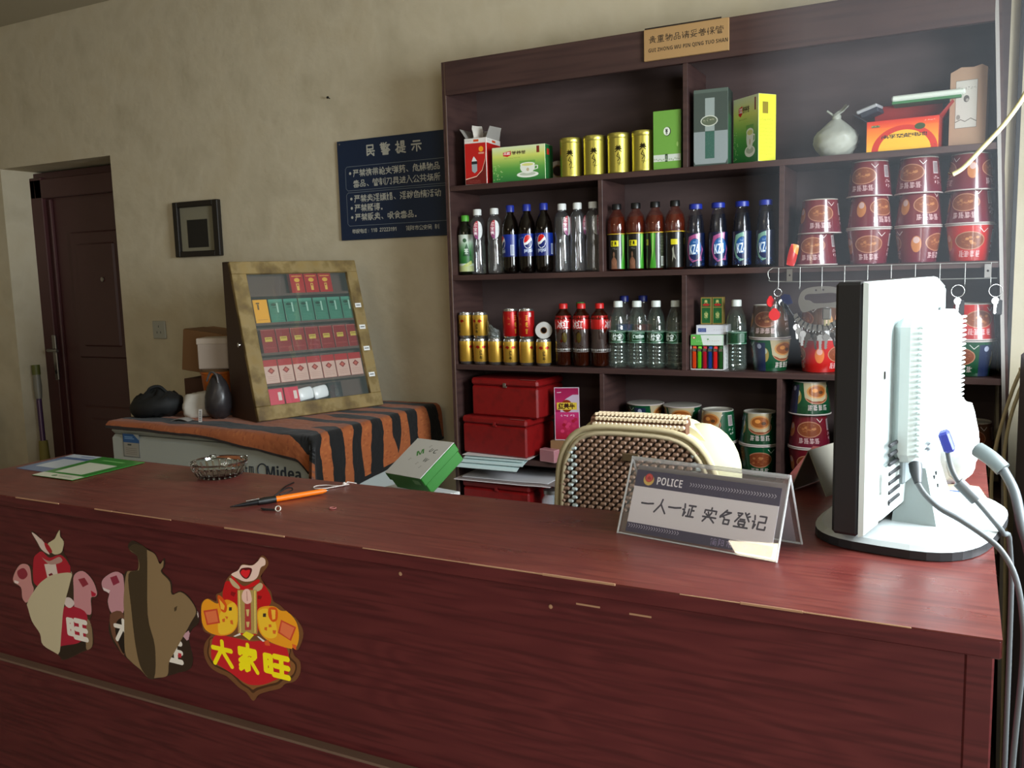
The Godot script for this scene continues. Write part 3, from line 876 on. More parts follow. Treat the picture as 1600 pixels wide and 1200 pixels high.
func row_top() -> void:
	var Y: float = SHELF[0] + 0.0008
	var rng := RandomNumberGenerator.new()
	rng.seed = 11
	# red carton with its flaps open
	var c := canvas(512, 256, Color(0.74, 0.10, 0.09))
	for q in [[0, 305], [306, 126]]:
		c.rect(q[0], 0, q[1], 28, Color(0.88, 0.86, 0.83))
		c.rect(q[0] + q[1] * 0.42, 8, q[1] * 0.24, 12, Color(0.85, 0.30, 0.10))
		blobs(c, q[0] + 14, 9, int(q[1] * 0.35 / 10), 8, Color(0.6, 0.5, 0.5), rng)
	c.poly([Vector2(305, 60), Vector2(288, 120), Vector2(240, 180), Vector2(160, 212), Vector2(0, 226), Vector2(0, 256), Vector2(305, 256)], Color(0.42, 0.08, 0.07))
	c.line([Vector2(303, 60), Vector2(288, 120), Vector2(240, 180), Vector2(160, 212), Vector2(0, 226)], 5, Color(0.90, 0.78, 0.70))
	c.ell(232, 62, 32, 15, Color(0.95, 0.62, 0.12))
	c.rect(196, 80, 78, 9, Color(0.85, 0.6, 0.5))
	c.poly([Vector2(128, 100), Vector2(150, 112), Vector2(172, 128), Vector2(96, 128), Vector2(112, 112)], Color(0.88, 0.88, 0.88))
	c.rect(94, 128, 80, 16, Color(0.10, 0.13, 0.16))
	c.poly([Vector2(96, 144), Vector2(172, 144), Vector2(172, 182), Vector2(134, 194), Vector2(98, 182)], Color(0.62, 0.66, 0.68))
	for k in 2:
		blobs(c, 30, 232 + k * 10, 20, 8, Color(0.72, 0.45, 0.42), rng)
	c.rect(0, 0, 4, 256, Color(0.85, 0.75, 0.72))
	c.rect(298, 0, 8, 256, Color(0.85, 0.75, 0.72))
	var red_m := printed(c, 0.45)
	var t := thing("open_carton", "red and white carton with its grey flaps folded open, left end of top shelf", "carton", Vector3(-1.527, Y, -2.775), deg_to_rad(4))
	var s := Vector3(0.084, 0.157, 0.12)
	part("carton", carton_mesh(s), red_m, t)
	var grey := mat(Color(0.62, 0.60, 0.57), 0.85)
	var fl := mb()
	plate(fl, [Vector2(-0.04, 0), Vector2(0.04, 0), Vector2(0.034, 0.05), Vector2(-0.03, 0.052)], 0.001, Transform3D(Basis(Vector3.RIGHT, deg_to_rad(-32)), Vector3(0, s.y, -0.058)))
	part("flap", fl, grey, t)
	part("flap", plate(mb(), [Vector2(-0.056, 0), Vector2(0.05, 0), Vector2(0.045, 0.045), Vector2(-0.05, 0.04)], 0.001, Transform3D(Basis(Vector3.UP, PI / 2) * Basis(Vector3.RIGHT, deg_to_rad(18)), Vector3(0.04, s.y, 0))), grey, t)
	part("flap", plate(mb(), [Vector2(-0.05, 0), Vector2(0.05, 0), Vector2(0.045, 0.048), Vector2(-0.05, 0.042)], 0.001, Transform3D(Basis(Vector3.UP, PI / 2) * Basis(Vector3.RIGHT, deg_to_rad(-34)), Vector3(-0.039, s.y, 0))), grey, t)
	part("inner_bag", sheet(mb(), 6, 6, func(u, w): return Vector3(-0.005 + (u - 0.5) * 0.02, s.y - 0.03 + w * 0.075, 0.045 - u * 0.04 + 0.006 * sin(w * 9 + u * 5)), 0.001), mat(Color(0.78, 0.76, 0.72), 0.6), t)
	# buckwheat tea
	var tea := printed(tea_print(Color(0.10, 0.42, 0.20), Color(0.80, 0.20, 0.15)), 0.4)
	carton("tea_box", "flat green tea box with a white cup printed on its front", "tea box", Vector3(-1.362, Y, -2.755), deg_to_rad(3), Vector3(0.196, 0.117, 0.07), tea)
	var disc := thing("tape_roll", "pale round roll behind the green tea box beside the first gold tin", "tape roll", Vector3(-1.262, Y + 0.034, -2.82), 0.6)
	part("roll", lathe(mb(), [Vector2(0.02, -0.012), Vector2(0.034, -0.012), Vector2(0.034, 0.012), Vector2(0.02, 0.012), Vector2(0.02, -0.012)], 24, Vector3.ZERO, Transform3D(Basis(Vector3.RIGHT, PI / 2), Vector3.ZERO)), mat(Color(0.62, 0.56, 0.50), 0.5), disc)
	part("core", lathe(mb(), [Vector2(0.017, -0.0125), Vector2(0.02, -0.0125), Vector2(0.02, 0.0125), Vector2(0.017, 0.0125), Vector2(0.017, -0.0125)], 24, Vector3.ZERO, Transform3D(Basis(Vector3.RIGHT, PI / 2), Vector3.ZERO)), mat(Color(0.55, 0.42, 0.28), 0.8), disc)
	# gold tins
	var g := canvas(512, 256, Color(0.80, 0.76, 0.36))
	for k in [0, 128, 384]:
		g.rect(k, 0, 2, 256, Color(0.70, 0.66, 0.30))
	g.cjk("美", 236, 60, 44, 6, Color(0.16, 0.13, 0.05), 40)
	g.line([Vector2(258, 112), Vector2(246, 136), Vector2(268, 150), Vector2(252, 172)], 5, Color(0.18, 0.15, 0.06))
	g.line([Vector2(262, 126), Vector2(272, 160), Vector2(262, 200)], 4, Color(0.18, 0.15, 0.06))
	g.line([Vector2(248, 184), Vector2(280, 190), Vector2(296, 176)], 3, Color(0.3, 0.26, 0.1))
	var gold := printed(g, 0.34)
	gold.metallic = 0.85
	gold.metallic_specular = 0.6
	var goldp := mat(Color(0.80, 0.76, 0.38), 0.32, 0.85)
	var tin := thing("tea_tin", "gold cylindrical tea tin with brushed script, leftmost of the four", "tin", Vector3(-1.180, Y, -2.752), face(-1.18, -2.75, -8), "gold tea tins on the top shelf")
	part("body", lathe(mb(), [Vector2(0, 0.001), Vector2(0.036, 0.001), Vector2(0.0370, 0.003), Vector2(0.0365, 0.006), Vector2(0.0365, 0.112)], 36), gold, tin)
	part("lid", lathe(mb(), [Vector2(0.0366, 0.110), Vector2(0.0374, 0.111), Vector2(0.0374, 0.124), Vector2(0.0362, 0.127), Vector2(0.034, 0.1275), Vector2(0.033, 0.126), Vector2(0, 0.126)], 36), goldp, tin)
	for i in [1, 2, 3]:
		var x: float = [0, -1.096, -1.012, -0.929][i]
		copy(tin, Vector3(x, Y, -2.752), face(x, -2.75, [-8, -6, -4, -4][i]), "gold cylindrical tea tin with brushed script, %s of the four" % place(i, 4))
	# tall green box
	var gb := canvas(512, 256, Color(0.42, 0.62, 0.25))
	gb.rect(306, 0, 206, 256, Color(0.34, 0.53, 0.22))
	gb.ell(158, 92, 40, 20, Color(0.16, 0.2, 0.14))
	gb.ell(152, 91, 36, 18, Color(0.88, 0.9, 0.84))
	gb.cjk("茶", 138, 80, 24, 4, Color(0.12, 0.14, 0.12))
	gb.rect(0, 192, 306, 30, Color(0.80, 0.82, 0.78))
	gb.rect(132, 190, 30, 34, Color(0.12, 0.2, 0.12))
	gb.rect(140, 196, 14, 22, Color(0.45, 0.52, 0.4))
	for k in 14:
		gb.ell(12 + k * 21, 210 + rng.randf() * 8, 6, 4, Color(0.55, 0.62, 0.5))
	gb.ell(270, 150, 10, 10, Color(0.62, 0.76, 0.42))
	carton("tea_box", "tall grass-green tea box with a white seal, right of the gold tins", "tea box", Vector3(-0.842, Y, -2.757), deg_to_rad(2), Vector3(0.088, 0.178, 0.08), printed(gb, 0.5))
	# grey green gift box
	var gf := canvas(512, 512, Color(0.245, 0.29, 0.265))
	gf.rect(306, 0, 206, 512, Color(0.19, 0.24, 0.215))
	gf.rect(306, 170, 206, 342, Color(0.17, 0.34, 0.25))
	gf.rect(0, 0, 306, 24, Color(0.32, 0.37, 0.34))
	gf.rect(104, 60, 84, 220, Color(0.56, 0.60, 0.585))
	gf.poly([Vector2(0, 282), Vector2(306, 282), Vector2(306, 470), Vector2(286, 500), Vector2(16, 500), Vector2(0, 474)], Color(0.53, 0.565, 0.565))
	gf.rect(104, 282, 84, 182, Color(0.20, 0.36, 0.31))
	gf.ell(140, 212, 76, 36, Color(0.78, 0.79, 0.74))
	gf.ell(140, 212, 68, 30, Color(0.34, 0.38, 0.30))
	blobs(gf, 88, 196, 4, 24, Color(0.6, 0.6, 0.5), rng)
	for k in 300:
		gf.rect(rng.randf() * 300, 290 + rng.randf() * 205, 2, 2, Color(0.48, 0.52, 0.52))
	carton("gift_box", "tall dark grey-green tea gift box with pale lower half and oval emblem", "gift box", Vector3(-0.706, Y, -2.757), deg_to_rad(4), Vector3(0.104, 0.226, 0.085), printed(gf, 0.45))
	var tea2 := printed(tea_print(Color(0.86, 0.86, 0.22), Color(0.55, 0.48, 0.1)), 0.4)
	# stands on end, its bright yellow side to the right
	var yb := thing("tea_box", "upright green tea box showing its bright yellow side", "tea box", Vector3(-0.583, Y, -2.765), deg_to_rad(-52))
	part("carton", box(mb(), Vector3(0, 0.0975, 0), Vector3(0.115, 0.195, 0.066), 0.001, Transform3D(), {"front": FRONT, "right": SIDE, "left": SIDE, "top": SIDE, "back": FRONT, "bottom": SIDE}), tea2, yb)
	yb.rotation.y = deg_to_rad(-38)
	# knotted plastic bag
	var bagm := pane(Color(0.74, 0.75, 0.70), 0.62, 0.3)
	bagm.roughness = 0.35
	var bag := thing("plastic_bag", "knotted translucent plastic bag of pale goods on the top shelf", "bag", Vector3(-0.350, Y, -2.775))
	var nz := FastNoiseLite.new()
	nz.seed = 4
	nz.frequency = 9.0
	part("bag", lump(mb(), Vector3(0, 0.052, 0), func(d):
		var k := 1.0 + 0.14 * nz.get_noise_3dv(d * 0.35)
		var rr: float = 0.062 if d.y < 0.2 else 0.062 - (d.y - 0.2) * 0.052
		return Vector3(d.x * rr * k, maxf(d.y * 0.062 * (1.0 if d.y < 0 else 1.05), -0.0515), d.z * rr * k * 0.9), 28, 20), bagm, bag)
	part("knot", lump(mb(), Vector3(0.0, 0.112, 0), func(d): return d * Vector3(0.013, 0.014, 0.013) * (1.0 + 0.25 * nz.get_noise_3dv(d)), 14, 10), bagm, bag)
	part("tail", sheet(mb(), 6, 8, func(u, w): return Vector3(-0.008 + w * 0.036 + (u - 0.5) * 0.012 * (0.4 + w), 0.116 + w * 0.028 + 0.006 * sin(u * 6), (u - 0.5) * 0.03 * (0.3 + w) + 0.006 * sin(w * 8)), 0.0008), bagm, bag)
	part("tail", sheet(mb(), 6, 8, func(u, w): return Vector3(-0.004 - w * 0.022, 0.116 + w * 0.018 + 0.004 * sin(u * 6), (u - 0.5) * 0.02 * (0.3 + w)), 0.0008), bagm, bag)
	part("contents", lump(mb(), Vector3(0, 0.040, 0), func(d): return d * Vector3(0.048, 0.036, 0.042) * (1.0 + 0.3 * nz.get_noise_3dv(d * 0.5)), 20, 12), mat(Color(0.62, 0.60, 0.52), 0.8), bag)
	# orange battery carton with a green and white lid lifted open
	var oc := canvas(512, 256, Color(0.80, 0.16, 0.08))
	oc.grad(0, 0, 305, 60, Color(0.80, 0.15, 0.08), Color(0.90, 0.36, 0.08))
	oc.grad(0, 60, 305, 196, Color(0.92, 0.42, 0.08), Color(0.95, 0.72, 0.16))
	oc.ell(164, 262, 140, 212, Color(0.78, 0.16, 0.08))
	oc.ell(164, 268, 112, 178, Color(0.93, 0.70, 0.16))
	oc.cjk("南孚聚能电池", 66, 122, 30, 4.4, Color(0.16, 0.10, 0.06), 32)
	oc.rect(22, 34, 36, 18, Color(0.30, 0.36, 0.2))
	blobs(oc, 24, 36, 3, 11, Color(0.9, 0.85, 0.6), rng)
	oc.ell(228, 72, 22, 26, Color(0.20, 0.28, 0.12))
	blobs(oc, 246, 24, 4, 11, Color(0.98, 0.9, 0.85), rng)
	blobs(oc, 272, 226, 2, 13, Color(0.4, 0.2, 0.1), rng)
	oc.rect(306, 0, 206, 256, Color(0.62, 0.14, 0.09))
	for k in 5:
		blobs(oc, 318, 60 + k * 36, 8, 14, Color(0.75, 0.35, 0.2), rng)
	var om := printed(oc, 0.45)
	var ot := thing("battery_carton", "orange and red carton with open lid on the top shelf beside the paper bag", "carton", Vector3(-0.166, Y, -2.785), deg_to_rad(-4))
	var os := Vector3(0.185, 0.085, 0.13)
	part("carton", carton_mesh(os), om, ot)
	var redc := mat(Color(0.62, 0.12, 0.10), 0.6)
	part("back_flap", plate(mb(), [Vector2(-0.092, 0), Vector2(0.092, 0), Vector2(0.088, 0.058), Vector2(-0.088, 0.058)], 0.001, Transform3D(Basis(Vector3.RIGHT, deg_to_rad(18)), Vector3(0, os.y, -0.062))), redc, ot)
	part("side_flap", plate(mb(), [Vector2(-0.06, 0), Vector2(0.06, 0), Vector2(0.05, 0.05), Vector2(-0.05, 0.05)], 0.001, Transform3D(Basis(Vector3.UP, PI / 2) * Basis(Vector3.RIGHT, deg_to_rad(-55)), Vector3(-0.092, os.y, 0))), mat(Color(0.30, 0.31, 0.36), 0.6), ot)
	part("side_flap", plate(mb(), [Vector2(-0.06, 0), Vector2(0.06, 0), Vector2(0.05, 0.05), Vector2(-0.05, 0.05)], 0.001, Transform3D(Basis(Vector3.UP, PI / 2) * Basis(Vector3.RIGHT, deg_to_rad(38)), Vector3(0.092, os.y, 0))), redc, ot)
	var lid := thing("box_lid", "long white and green box lid lying across the open orange carton", "box lid", Vector3(-0.108, Y + 0.136, -2.80), deg_to_rad(-3))
	part("lid", box(mb(), Vector3(0, 0.011, 0), Vector3(0.185, 0.016, 0.09), 0.004), mat(Color(0.82, 0.85, 0.80), 0.5), lid)
	part("base", box(mb(), Vector3(-0.004, 0.0, 0), Vector3(0.175, 0.008, 0.085), 0.001), mat(Color(0.22, 0.45, 0.26), 0.5), lid)
	var sl := thing("box_lid", "small grey lid tilted on the orange carton's open side flap", "box lid", Vector3(-0.262, Y + 0.128, -2.79), deg_to_rad(-12))
	sl.rotation.z = deg_to_rad(16)
	part("lid", box(mb(), Vector3(0, 0, 0), Vector3(0.06, 0.010, 0.06), 0.003), mat(Color(0.66, 0.66, 0.67), 0.5), sl)
	part("base", box(mb(), Vector3(0.004, -0.012, 0), Vector3(0.05, 0.014, 0.055), 0.002), mat(Color(0.20, 0.21, 0.25), 0.5), sl)
	# brown paper bag
	var bc := canvas(256, 512, Color(0.64, 0.52, 0.42))
	bc.rect(40, 90, 150, 300, Color(0.74, 0.72, 0.68))
	bc.line([Vector2(40, 90), Vector2(190, 90), Vector2(190, 390), Vector2(40, 390), Vector2(40, 90)], 3, Color(0.42, 0.38, 0.33))
	blobs(bc, 60, 132, 6, 18, Color(0.45, 0.43, 0.4), rng)
	bc.ell(116, 206, 20, 22, Color(0.34, 0.32, 0.30))
	bc.ell(122, 214, 10, 10, Color(0.6, 0.58, 0.54))
	bc.line([Vector2(44, 350), Vector2(80, 336), Vector2(110, 350), Vector2(150, 332), Vector2(188, 352)], 5, Color(0.40, 0.37, 0.33))
	bc.ell(62, 320, 14, 16, Color(0.52, 0.50, 0.46))
	var pb := thing("paper_bag", "brown paper bag with a pale printed label in the upper right corner", "bag", Vector3(-0.006, Y, -2.790), deg_to_rad(-7))
	part("bag", plate(mb(), [Vector2(-0.046, 0), Vector2(0.044, 0), Vector2(0.044, 0.205), Vector2(0.03, 0.214), Vector2(0.01, 0.209), Vector2(-0.02, 0.212), Vector2(-0.046, 0.20)], 0.055), printed(bc, 0.85), pb)

func simple_bottle(t: Node3D, prof: Array, body_m: Material, cap_y: float, cap_r: float, cap_h: float, cap_m: Material, seg := 28) -> void:
	part("bottle", lathe(mb(), prof, seg), body_m, t)
	var cap := mb()
	lathe(cap, [Vector2(0, cap_y), Vector2(cap_r, cap_y), Vector2(cap_r, cap_y + cap_h * 0.86), Vector2(cap_r * 0.9, cap_y + cap_h), Vector2(0, cap_y + cap_h)], 24)
	part("cap", cap, cap_m, t)

func sleeve(r0: float, y0: float, r1: float, y1: float) -> SurfaceTool:
	return lathe(mb(), [Vector2(r0, y0), Vector2(r1, y1)], 36)

func wrapped(prof: Array) -> SurfaceTool:
	return lathe(mb(), prof, 36)

func row_bottles() -> void:
	var Y: float = SHELF[1] + 0.0008
	var zb := -2.745
	var rng := RandomNumberGenerator.new()
	rng.seed = 21
	var white_cap := mat(Color(0.84, 0.85, 0.84), 0.45)
	var blue_cap := mat(Color(0.10, 0.17, 0.55), 0.4)
	# green tea
	var c := canvas(512, 256, Color(0.80, 0.85, 0.80))
	c.grad(0, 40, 512, 80, Color(0.78, 0.83, 0.78), Color(0.22, 0.48, 0.24))
	c.grad(0, 120, 512, 80, Color(0.20, 0.48, 0.22), Color(0.13, 0.40, 0.16))
	c.poly([Vector2(250, 60), Vector2(300, 150), Vector2(200, 150)], Color(0.08, 0.30, 0.14))
	c.ell(230, 40, 22, 14, Color(0.2, 0.35, 0.22))
	c.cjk("茶", 225, 96, 40, 5, Color(0.9, 0.95, 0.9))
	c.rect(0, 216, 512, 40, Color(0.72, 0.76, 0.52))
	c.poly([Vector2(200, 216), Vector2(300, 180), Vector2(320, 200), Vector2(260, 222)], Color(0.74, 0.78, 0.42))
	var dark_tea := mat(Color(0.06, 0.075, 0.03), 0.12)
	var gt := thing("tea_bottle", "green tea bottle with bright green cap, at the left end of the bottle shelf", "bottle", Vector3(-1.596, Y, zb - 0.01), face(-1.6, zb, 8))
	simple_bottle(gt, [Vector2(0, 0.001), Vector2(0.022, 0.001), Vector2(0.026, 0.006), Vector2(0.026, 0.15), Vector2(0.022, 0.168), Vector2(0.012, 0.182), Vector2(0.012, 0.196)], dark_tea, 0.189, 0.0145, 0.021, mat(Color(0.30, 0.62, 0.18), 0.45))
	part("label", sleeve(0.0263, 0.012, 0.0263, 0.142), printed(c, 0.4), gt)
	# clear bottles with a pink oval sign
	var oval := canvas(128, 256, Color(0.80, 0.76, 0.80))
	oval.grad(0, 0, 70, 256, Color(0.75, 0.25, 0.28), Color(0.55, 0.30, 0.50))
	oval.cjk("红", 6, 26, 48, 6, Color(0.95, 0.9, 0.9), 50)
	oval.cjk("宝", 6, 88, 48, 6, Color(0.95, 0.9, 0.9), 50)
	oval.cjk("美", 6, 150, 48, 6, Color(0.95, 0.9, 0.92), 50)
	oval.rect(70, 0, 58, 256, Color(0.78, 0.79, 0.79))
	blobs(oval, 76, 60, 3, 14, Color(0.5, 0.5, 0.55), rng)
	blobs(oval, 76, 140, 3, 14, Color(0.5, 0.5, 0.55), rng)
	var ovm := printed(oval, 0.4)
	var soda := thing("soda_bottle", "clear slim bottle with white cap and oval pink label, beside the green tea bottle", "bottle", Vector3(-1.540, Y, zb), face(-1.54, zb), "clear soda bottles")
	var sp := [Vector2(0, 0.004), Vector2(0.017, 0.001), Vector2(0.025, 0.004), Vector2(0.0265, 0.012), Vector2(0.0260, 0.06), Vector2(0.0265, 0.096), Vector2(0.0232, 0.110), Vector2(0.0262, 0.126), Vector2(0.0268, 0.16), Vector2(0.0258, 0.182), Vector2(0.019, 0.196), Vector2(0.012, 0.203), Vector2(0.012, 0.216)]
	simple_bottle(soda, sp, M.pet, 0.207, 0.0148, 0.021, white_cap)
	part("water", lathe(mb(), sp.slice(0, 10).map(func(p): return Vector2(p.x * 0.95, p.y + 0.001)) + [Vector2(0, 0.184)], 28), pane(Color(0.6, 0.65, 0.7), 0.02, 0.02), soda)
	var arc := sheet(mb(), 10, 12, func(u, w):
		var ph: float = (u - 0.5) * 1.25 * sqrt(maxf(1.0 - pow(2 * w - 1, 2) * 0.96, 0.0))
		return Vector3(sin(ph) * 0.0274, 0.122 + (1.0 - w) * 0.064, cos(ph) * 0.0274), 0.0003)
	part("label", arc, ovm, soda)
	var spots := [[-1.472, 0, "clear slim bottle with white cap and oval pink label, next to the blue-capped colas"], [-1.214, 42, "clear slim bottle with white cap, just right of the three colas"], [-1.158, 75, "clear slim bottle with white cap, second right of the three colas"], [-1.102, 150, "clear slim bottle with white cap, standing against the shelf divider"]]
	for s in spots:
		copy(soda, Vector3(s[0], Y, zb), face(s[0], zb, s[1]), s[2])
	# cola
	var p := canvas(1024, 256, Color(0.03, 0.14, 0.50))
	p.grad(0, 0, 1024, 256, Color(0.03, 0.17, 0.56), Color(0.02, 0.10, 0.38))
	for cx in [512, 0, 1024]:
		p.ell(cx, 92, 84, 78, Color(0.93, 0.94, 0.95))
		p.poly([Vector2(cx - 76, 86), Vector2(cx - 60, 40), Vector2(cx - 20, 16), Vector2(cx + 30, 18), Vector2(cx + 60, 40), Vector2(cx + 20, 66), Vector2(cx - 20, 92), Vector2(cx - 70, 104)], Color(0.83, 0.10, 0.10))
		p.poly([Vector2(cx - 64, 130), Vector2(cx - 10, 122), Vector2(cx + 40, 88), Vector2(cx + 76, 76), Vector2(cx + 78, 104), Vector2(cx + 54, 146), Vector2(cx, 166), Vector2(cx - 44, 152)], Color(0.04, 0.13, 0.42))
		p.latin("pepsi", cx - 72, 222, 40, Color(0.85, 0.90, 0.97), true, 1.1)
	p.rect(700, 120, 70, 120, Color(0.72, 0.76, 0.84))
	for k in 16:
		p.rect(706 + k * 4, 126, 1 + k % 3, 108, Color(0.15, 0.2, 0.35))
	blobs(p, 330, 40, 3, 26, Color(0.6, 0.7, 0.9), rng)
	p.rect(240, 60, 90, 40, Color(0.35, 0.62, 0.86))
	p.ell(285, 110, 40, 40, Color(0.30, 0.55, 0.82))
	var cola := mat(Color(0.035, 0.018, 0.012), 0.10)
	var pep := thing("cola_bottle", "dark cola bottle with blue cap and blue label, leftmost of the three", "bottle", Vector3(-1.410, Y, zb), face(-1.41, zb, -70), "cola bottles")
	simple_bottle(pep, [Vector2(0, 0.006), Vector2(0.016, 0.001), Vector2(0.026, 0.004), Vector2(0.0300, 0.014), Vector2(0.0292, 0.035), Vector2(0.0303, 0.056), Vector2(0.0303, 0.136), Vector2(0.0300, 0.15), Vector2(0.0265, 0.172), Vector2(0.019, 0.192), Vector2(0.0125, 0.203), Vector2(0.0125, 0.220)], cola, 0.211, 0.0146, 0.023, blue_cap)
	part("label", sleeve(0.0306, 0.058, 0.0306, 0.134), printed(p, 0.32), pep)
	copy(pep, Vector3(-1.346, Y, zb), face(-1.346, zb, 4), "dark cola bottle with blue cap and blue label, middle one of the three")
	copy(pep, Vector3(-1.282, Y, zb), face(-1.282, zb, -18), "dark cola bottle with blue cap and blue label, rightmost of the three")
	# orange energy drink
	var e := canvas(1024, 256, Color(0.035, 0.035, 0.03))
	for cx in [430]:
		e.rect(cx - 70, 44, 150, 44, Color(0.85, 0.80, 0.10))
		e.cjk("能美", cx - 56, 50, 32, 5, Color(0.08, 0.07, 0.02), 62)
		blobs(e, cx - 40, 96, 4, 20, Color(0.6, 0.6, 0.55), rng)
		# a bare-chested man: head, shoulders, arms
		e.ell(cx - 10, 148, 17, 20, Color(0.50, 0.36, 0.28))
		e.poly([Vector2(cx - 62, 256), Vector2(cx - 60, 190), Vector2(cx - 22, 168), Vector2(cx + 6, 168), Vector2(cx + 44, 192), Vector2(cx + 50, 256)], Color(0.50, 0.33, 0.25))
		e.line([Vector2(cx - 50, 200), Vector2(cx - 18, 226), Vector2(cx - 14, 190)], 14, Color(0.58, 0.40, 0.31))
		e.line([Vector2(cx + 40, 204), Vector2(cx + 8, 228), Vector2(cx + 4, 196)], 14, Color(0.55, 0.38, 0.29))
	e.poly([Vector2(560, 0), Vector2(650, 0), Vector2(640, 120), Vector2(660, 256), Vector2(540, 256), Vector2(580, 140)], Color(0.24, 0.58, 0.16))
	e.poly([Vector2(590, 0), Vector2(620, 0), Vector2(612, 120), Vector2(590, 200)], Color(0.62, 0.80, 0.42))
	e.rect(740, 0, 150, 256, Color(0.20, 0.22, 0.16))
	e.rect(760, 170, 90, 70, Color(0.78, 0.80, 0.76))
	for k in 18:
		e.rect(766 + k * 4.4, 176, 1 + k % 3, 58, Color(0.2, 0.2, 0.2))
	for k in 6:
		blobs(e, 750, 20 + k * 22, 6, 14, Color(0.6, 0.62, 0.5), rng)
	e.poly([Vector2(120, 120), Vector2(150, 100), Vector2(160, 150), Vector2(190, 200), Vector2(150, 180), Vector2(120, 220), Vector2(130, 160)], Color(0.55, 0.55, 0.5))
	e.rect(100, 50, 120, 40, Color(0.80, 0.76, 0.10))
	var juice := pane(Color(0.34, 0.10, 0.03), 0.30, 0.05)
	var en := thing("energy_drink_bottle", "orange energy drink bottle with black label and a fighter, leftmost of the four", "bottle", Vector3(-1.019, Y, zb), face(-1.019, zb, 10), "orange energy drinks")
	simple_bottle(en, [Vector2(0, 0.002), Vector2(0.024, 0.001), Vector2(0.029, 0.006), Vector2(0.0290, 0.115), Vector2(0.0318, 0.121), Vector2(0.0325, 0.138), Vector2(0.0315, 0.156), Vector2(0.0270, 0.173), Vector2(0.0185, 0.185), Vector2(0.0130, 0.191), Vector2(0.0125, 0.204)], juice, 0.197, 0.0155, 0.018, M.black_plastic)
	part("drink", lathe(mb(), [Vector2(0, 0.1), Vector2(0.028, 0.1), Vector2(0.030, 0.124), Vector2(0.0305, 0.138), Vector2(0.0295, 0.155), Vector2(0.024, 0.172), Vector2(0, 0.172)], 28), pane(Color(0.42, 0.13, 0.035), 0.50, 0.05), en)
	part("label", sleeve(0.0294, 0.006, 0.0294, 0.116), printed(e, 0.35, 0.4), en)
	part("neck_band", sleeve(0.0318, 0.117, 0.0318, 0.1195), mat(Color(0.72, 0.62, 0.12), 0.4), en)
	for i in [1, 2, 3]:
		var x: float = [0, -0.954, -0.889, -0.824][i]
		copy(en, Vector3(x, Y, zb), face(x, zb, [0, 6, -48, 118][i]), "orange energy drink bottle with black label, %s of the four" % place(i, 4))
	# blue sports drink
	var b := canvas(1024, 256, Color(0.03, 0.075, 0.20))
	for cx in [512, 1000]:
		var edge := Color(0.62, 0.30, 0.50) if cx == 512 else Color(0.45, 0.62, 0.56)
		b.poly([Vector2(cx - 120, 30), Vector2(cx - 20, 12), Vector2(cx + 90, 0), Vector2(cx + 80, 60), Vector2(cx + 150, 130), Vector2(cx + 110, 180), Vector2(cx + 120, 216), Vector2(cx + 40, 214), Vector2(cx - 40, 228), Vector2(cx - 110, 200), Vector2(cx - 160, 130)], edge)
		b.poly([Vector2(cx + 10, 10), Vector2(cx + 80, 6), Vector2(cx + 70, 60), Vector2(cx + 20, 44)], edge.lerp(Color.WHITE, 0.45))
		b.ell(cx, 126, 122, 84, Color(0.05, 0.12, 0.30))
		b.ell(cx, 108, 112, 62, Color(0.10, 0.34, 0.58))
		b.latin("KZ4", cx - 96, 168, 74, Color(0.86, 0.91, 0.95), true, 1.0, -0.06)
		blobs(b, cx - 40, 62, 3, 18, Color(0.75, 0.85, 0.95), rng)
	for k in 40:
		b.ell(rng.randf() * 1024, 190 + rng.randf() * 60, 14, 4, Color(0.12, 0.26, 0.48))
	var sport := pane(Color(0.10, 0.14, 0.20), 0.16, 0.04)
	var bl := thing("sports_drink_bottle", "blue sports drink bottle with blue cap, leftmost of the four", "bottle", Vector3(-0.758, Y, zb), face(-0.758, zb, -4), "blue sports drinks")
	simple_bottle(bl, [Vector2(0, 0.002), Vector2(0.024, 0.001), Vector2(0.0290, 0.006), Vector2(0.0290, 0.112), Vector2(0.0270, 0.118), Vector2(0.0275, 0.128), Vector2(0.0250, 0.134), Vector2(0.0262, 0.146), Vector2(0.0225, 0.153), Vector2(0.0235, 0.164), Vector2(0.0165, 0.176), Vector2(0.0165, 0.186)], sport, 0.184, 0.0205, 0.016, blue_cap)
	part("neck_drink", lathe(mb(), [Vector2(0, 0.1), Vector2(0.026, 0.1), Vector2(0.024, 0.14), Vector2(0.02, 0.165), Vector2(0, 0.165)], 24), pane(Color(0.06, 0.09, 0.15), 0.4, 0.05), bl)
	part("label", sleeve(0.0294, 0.008, 0.0294, 0.110), printed(b, 0.3, 0.4), bl)
	for i in [1, 2, 3]:
		var x: float = [0, -0.687, -0.614, -0.543][i]
		copy(bl, Vector3(x, Y, zb), face(x, zb, [0, 12, -168, -176][i]), "blue sports drink bottle with blue cap, %s of the four" % place(i, 4))
	bucket_protos()
	# stacked noodle buckets of the right compartment
	var z := -2.775
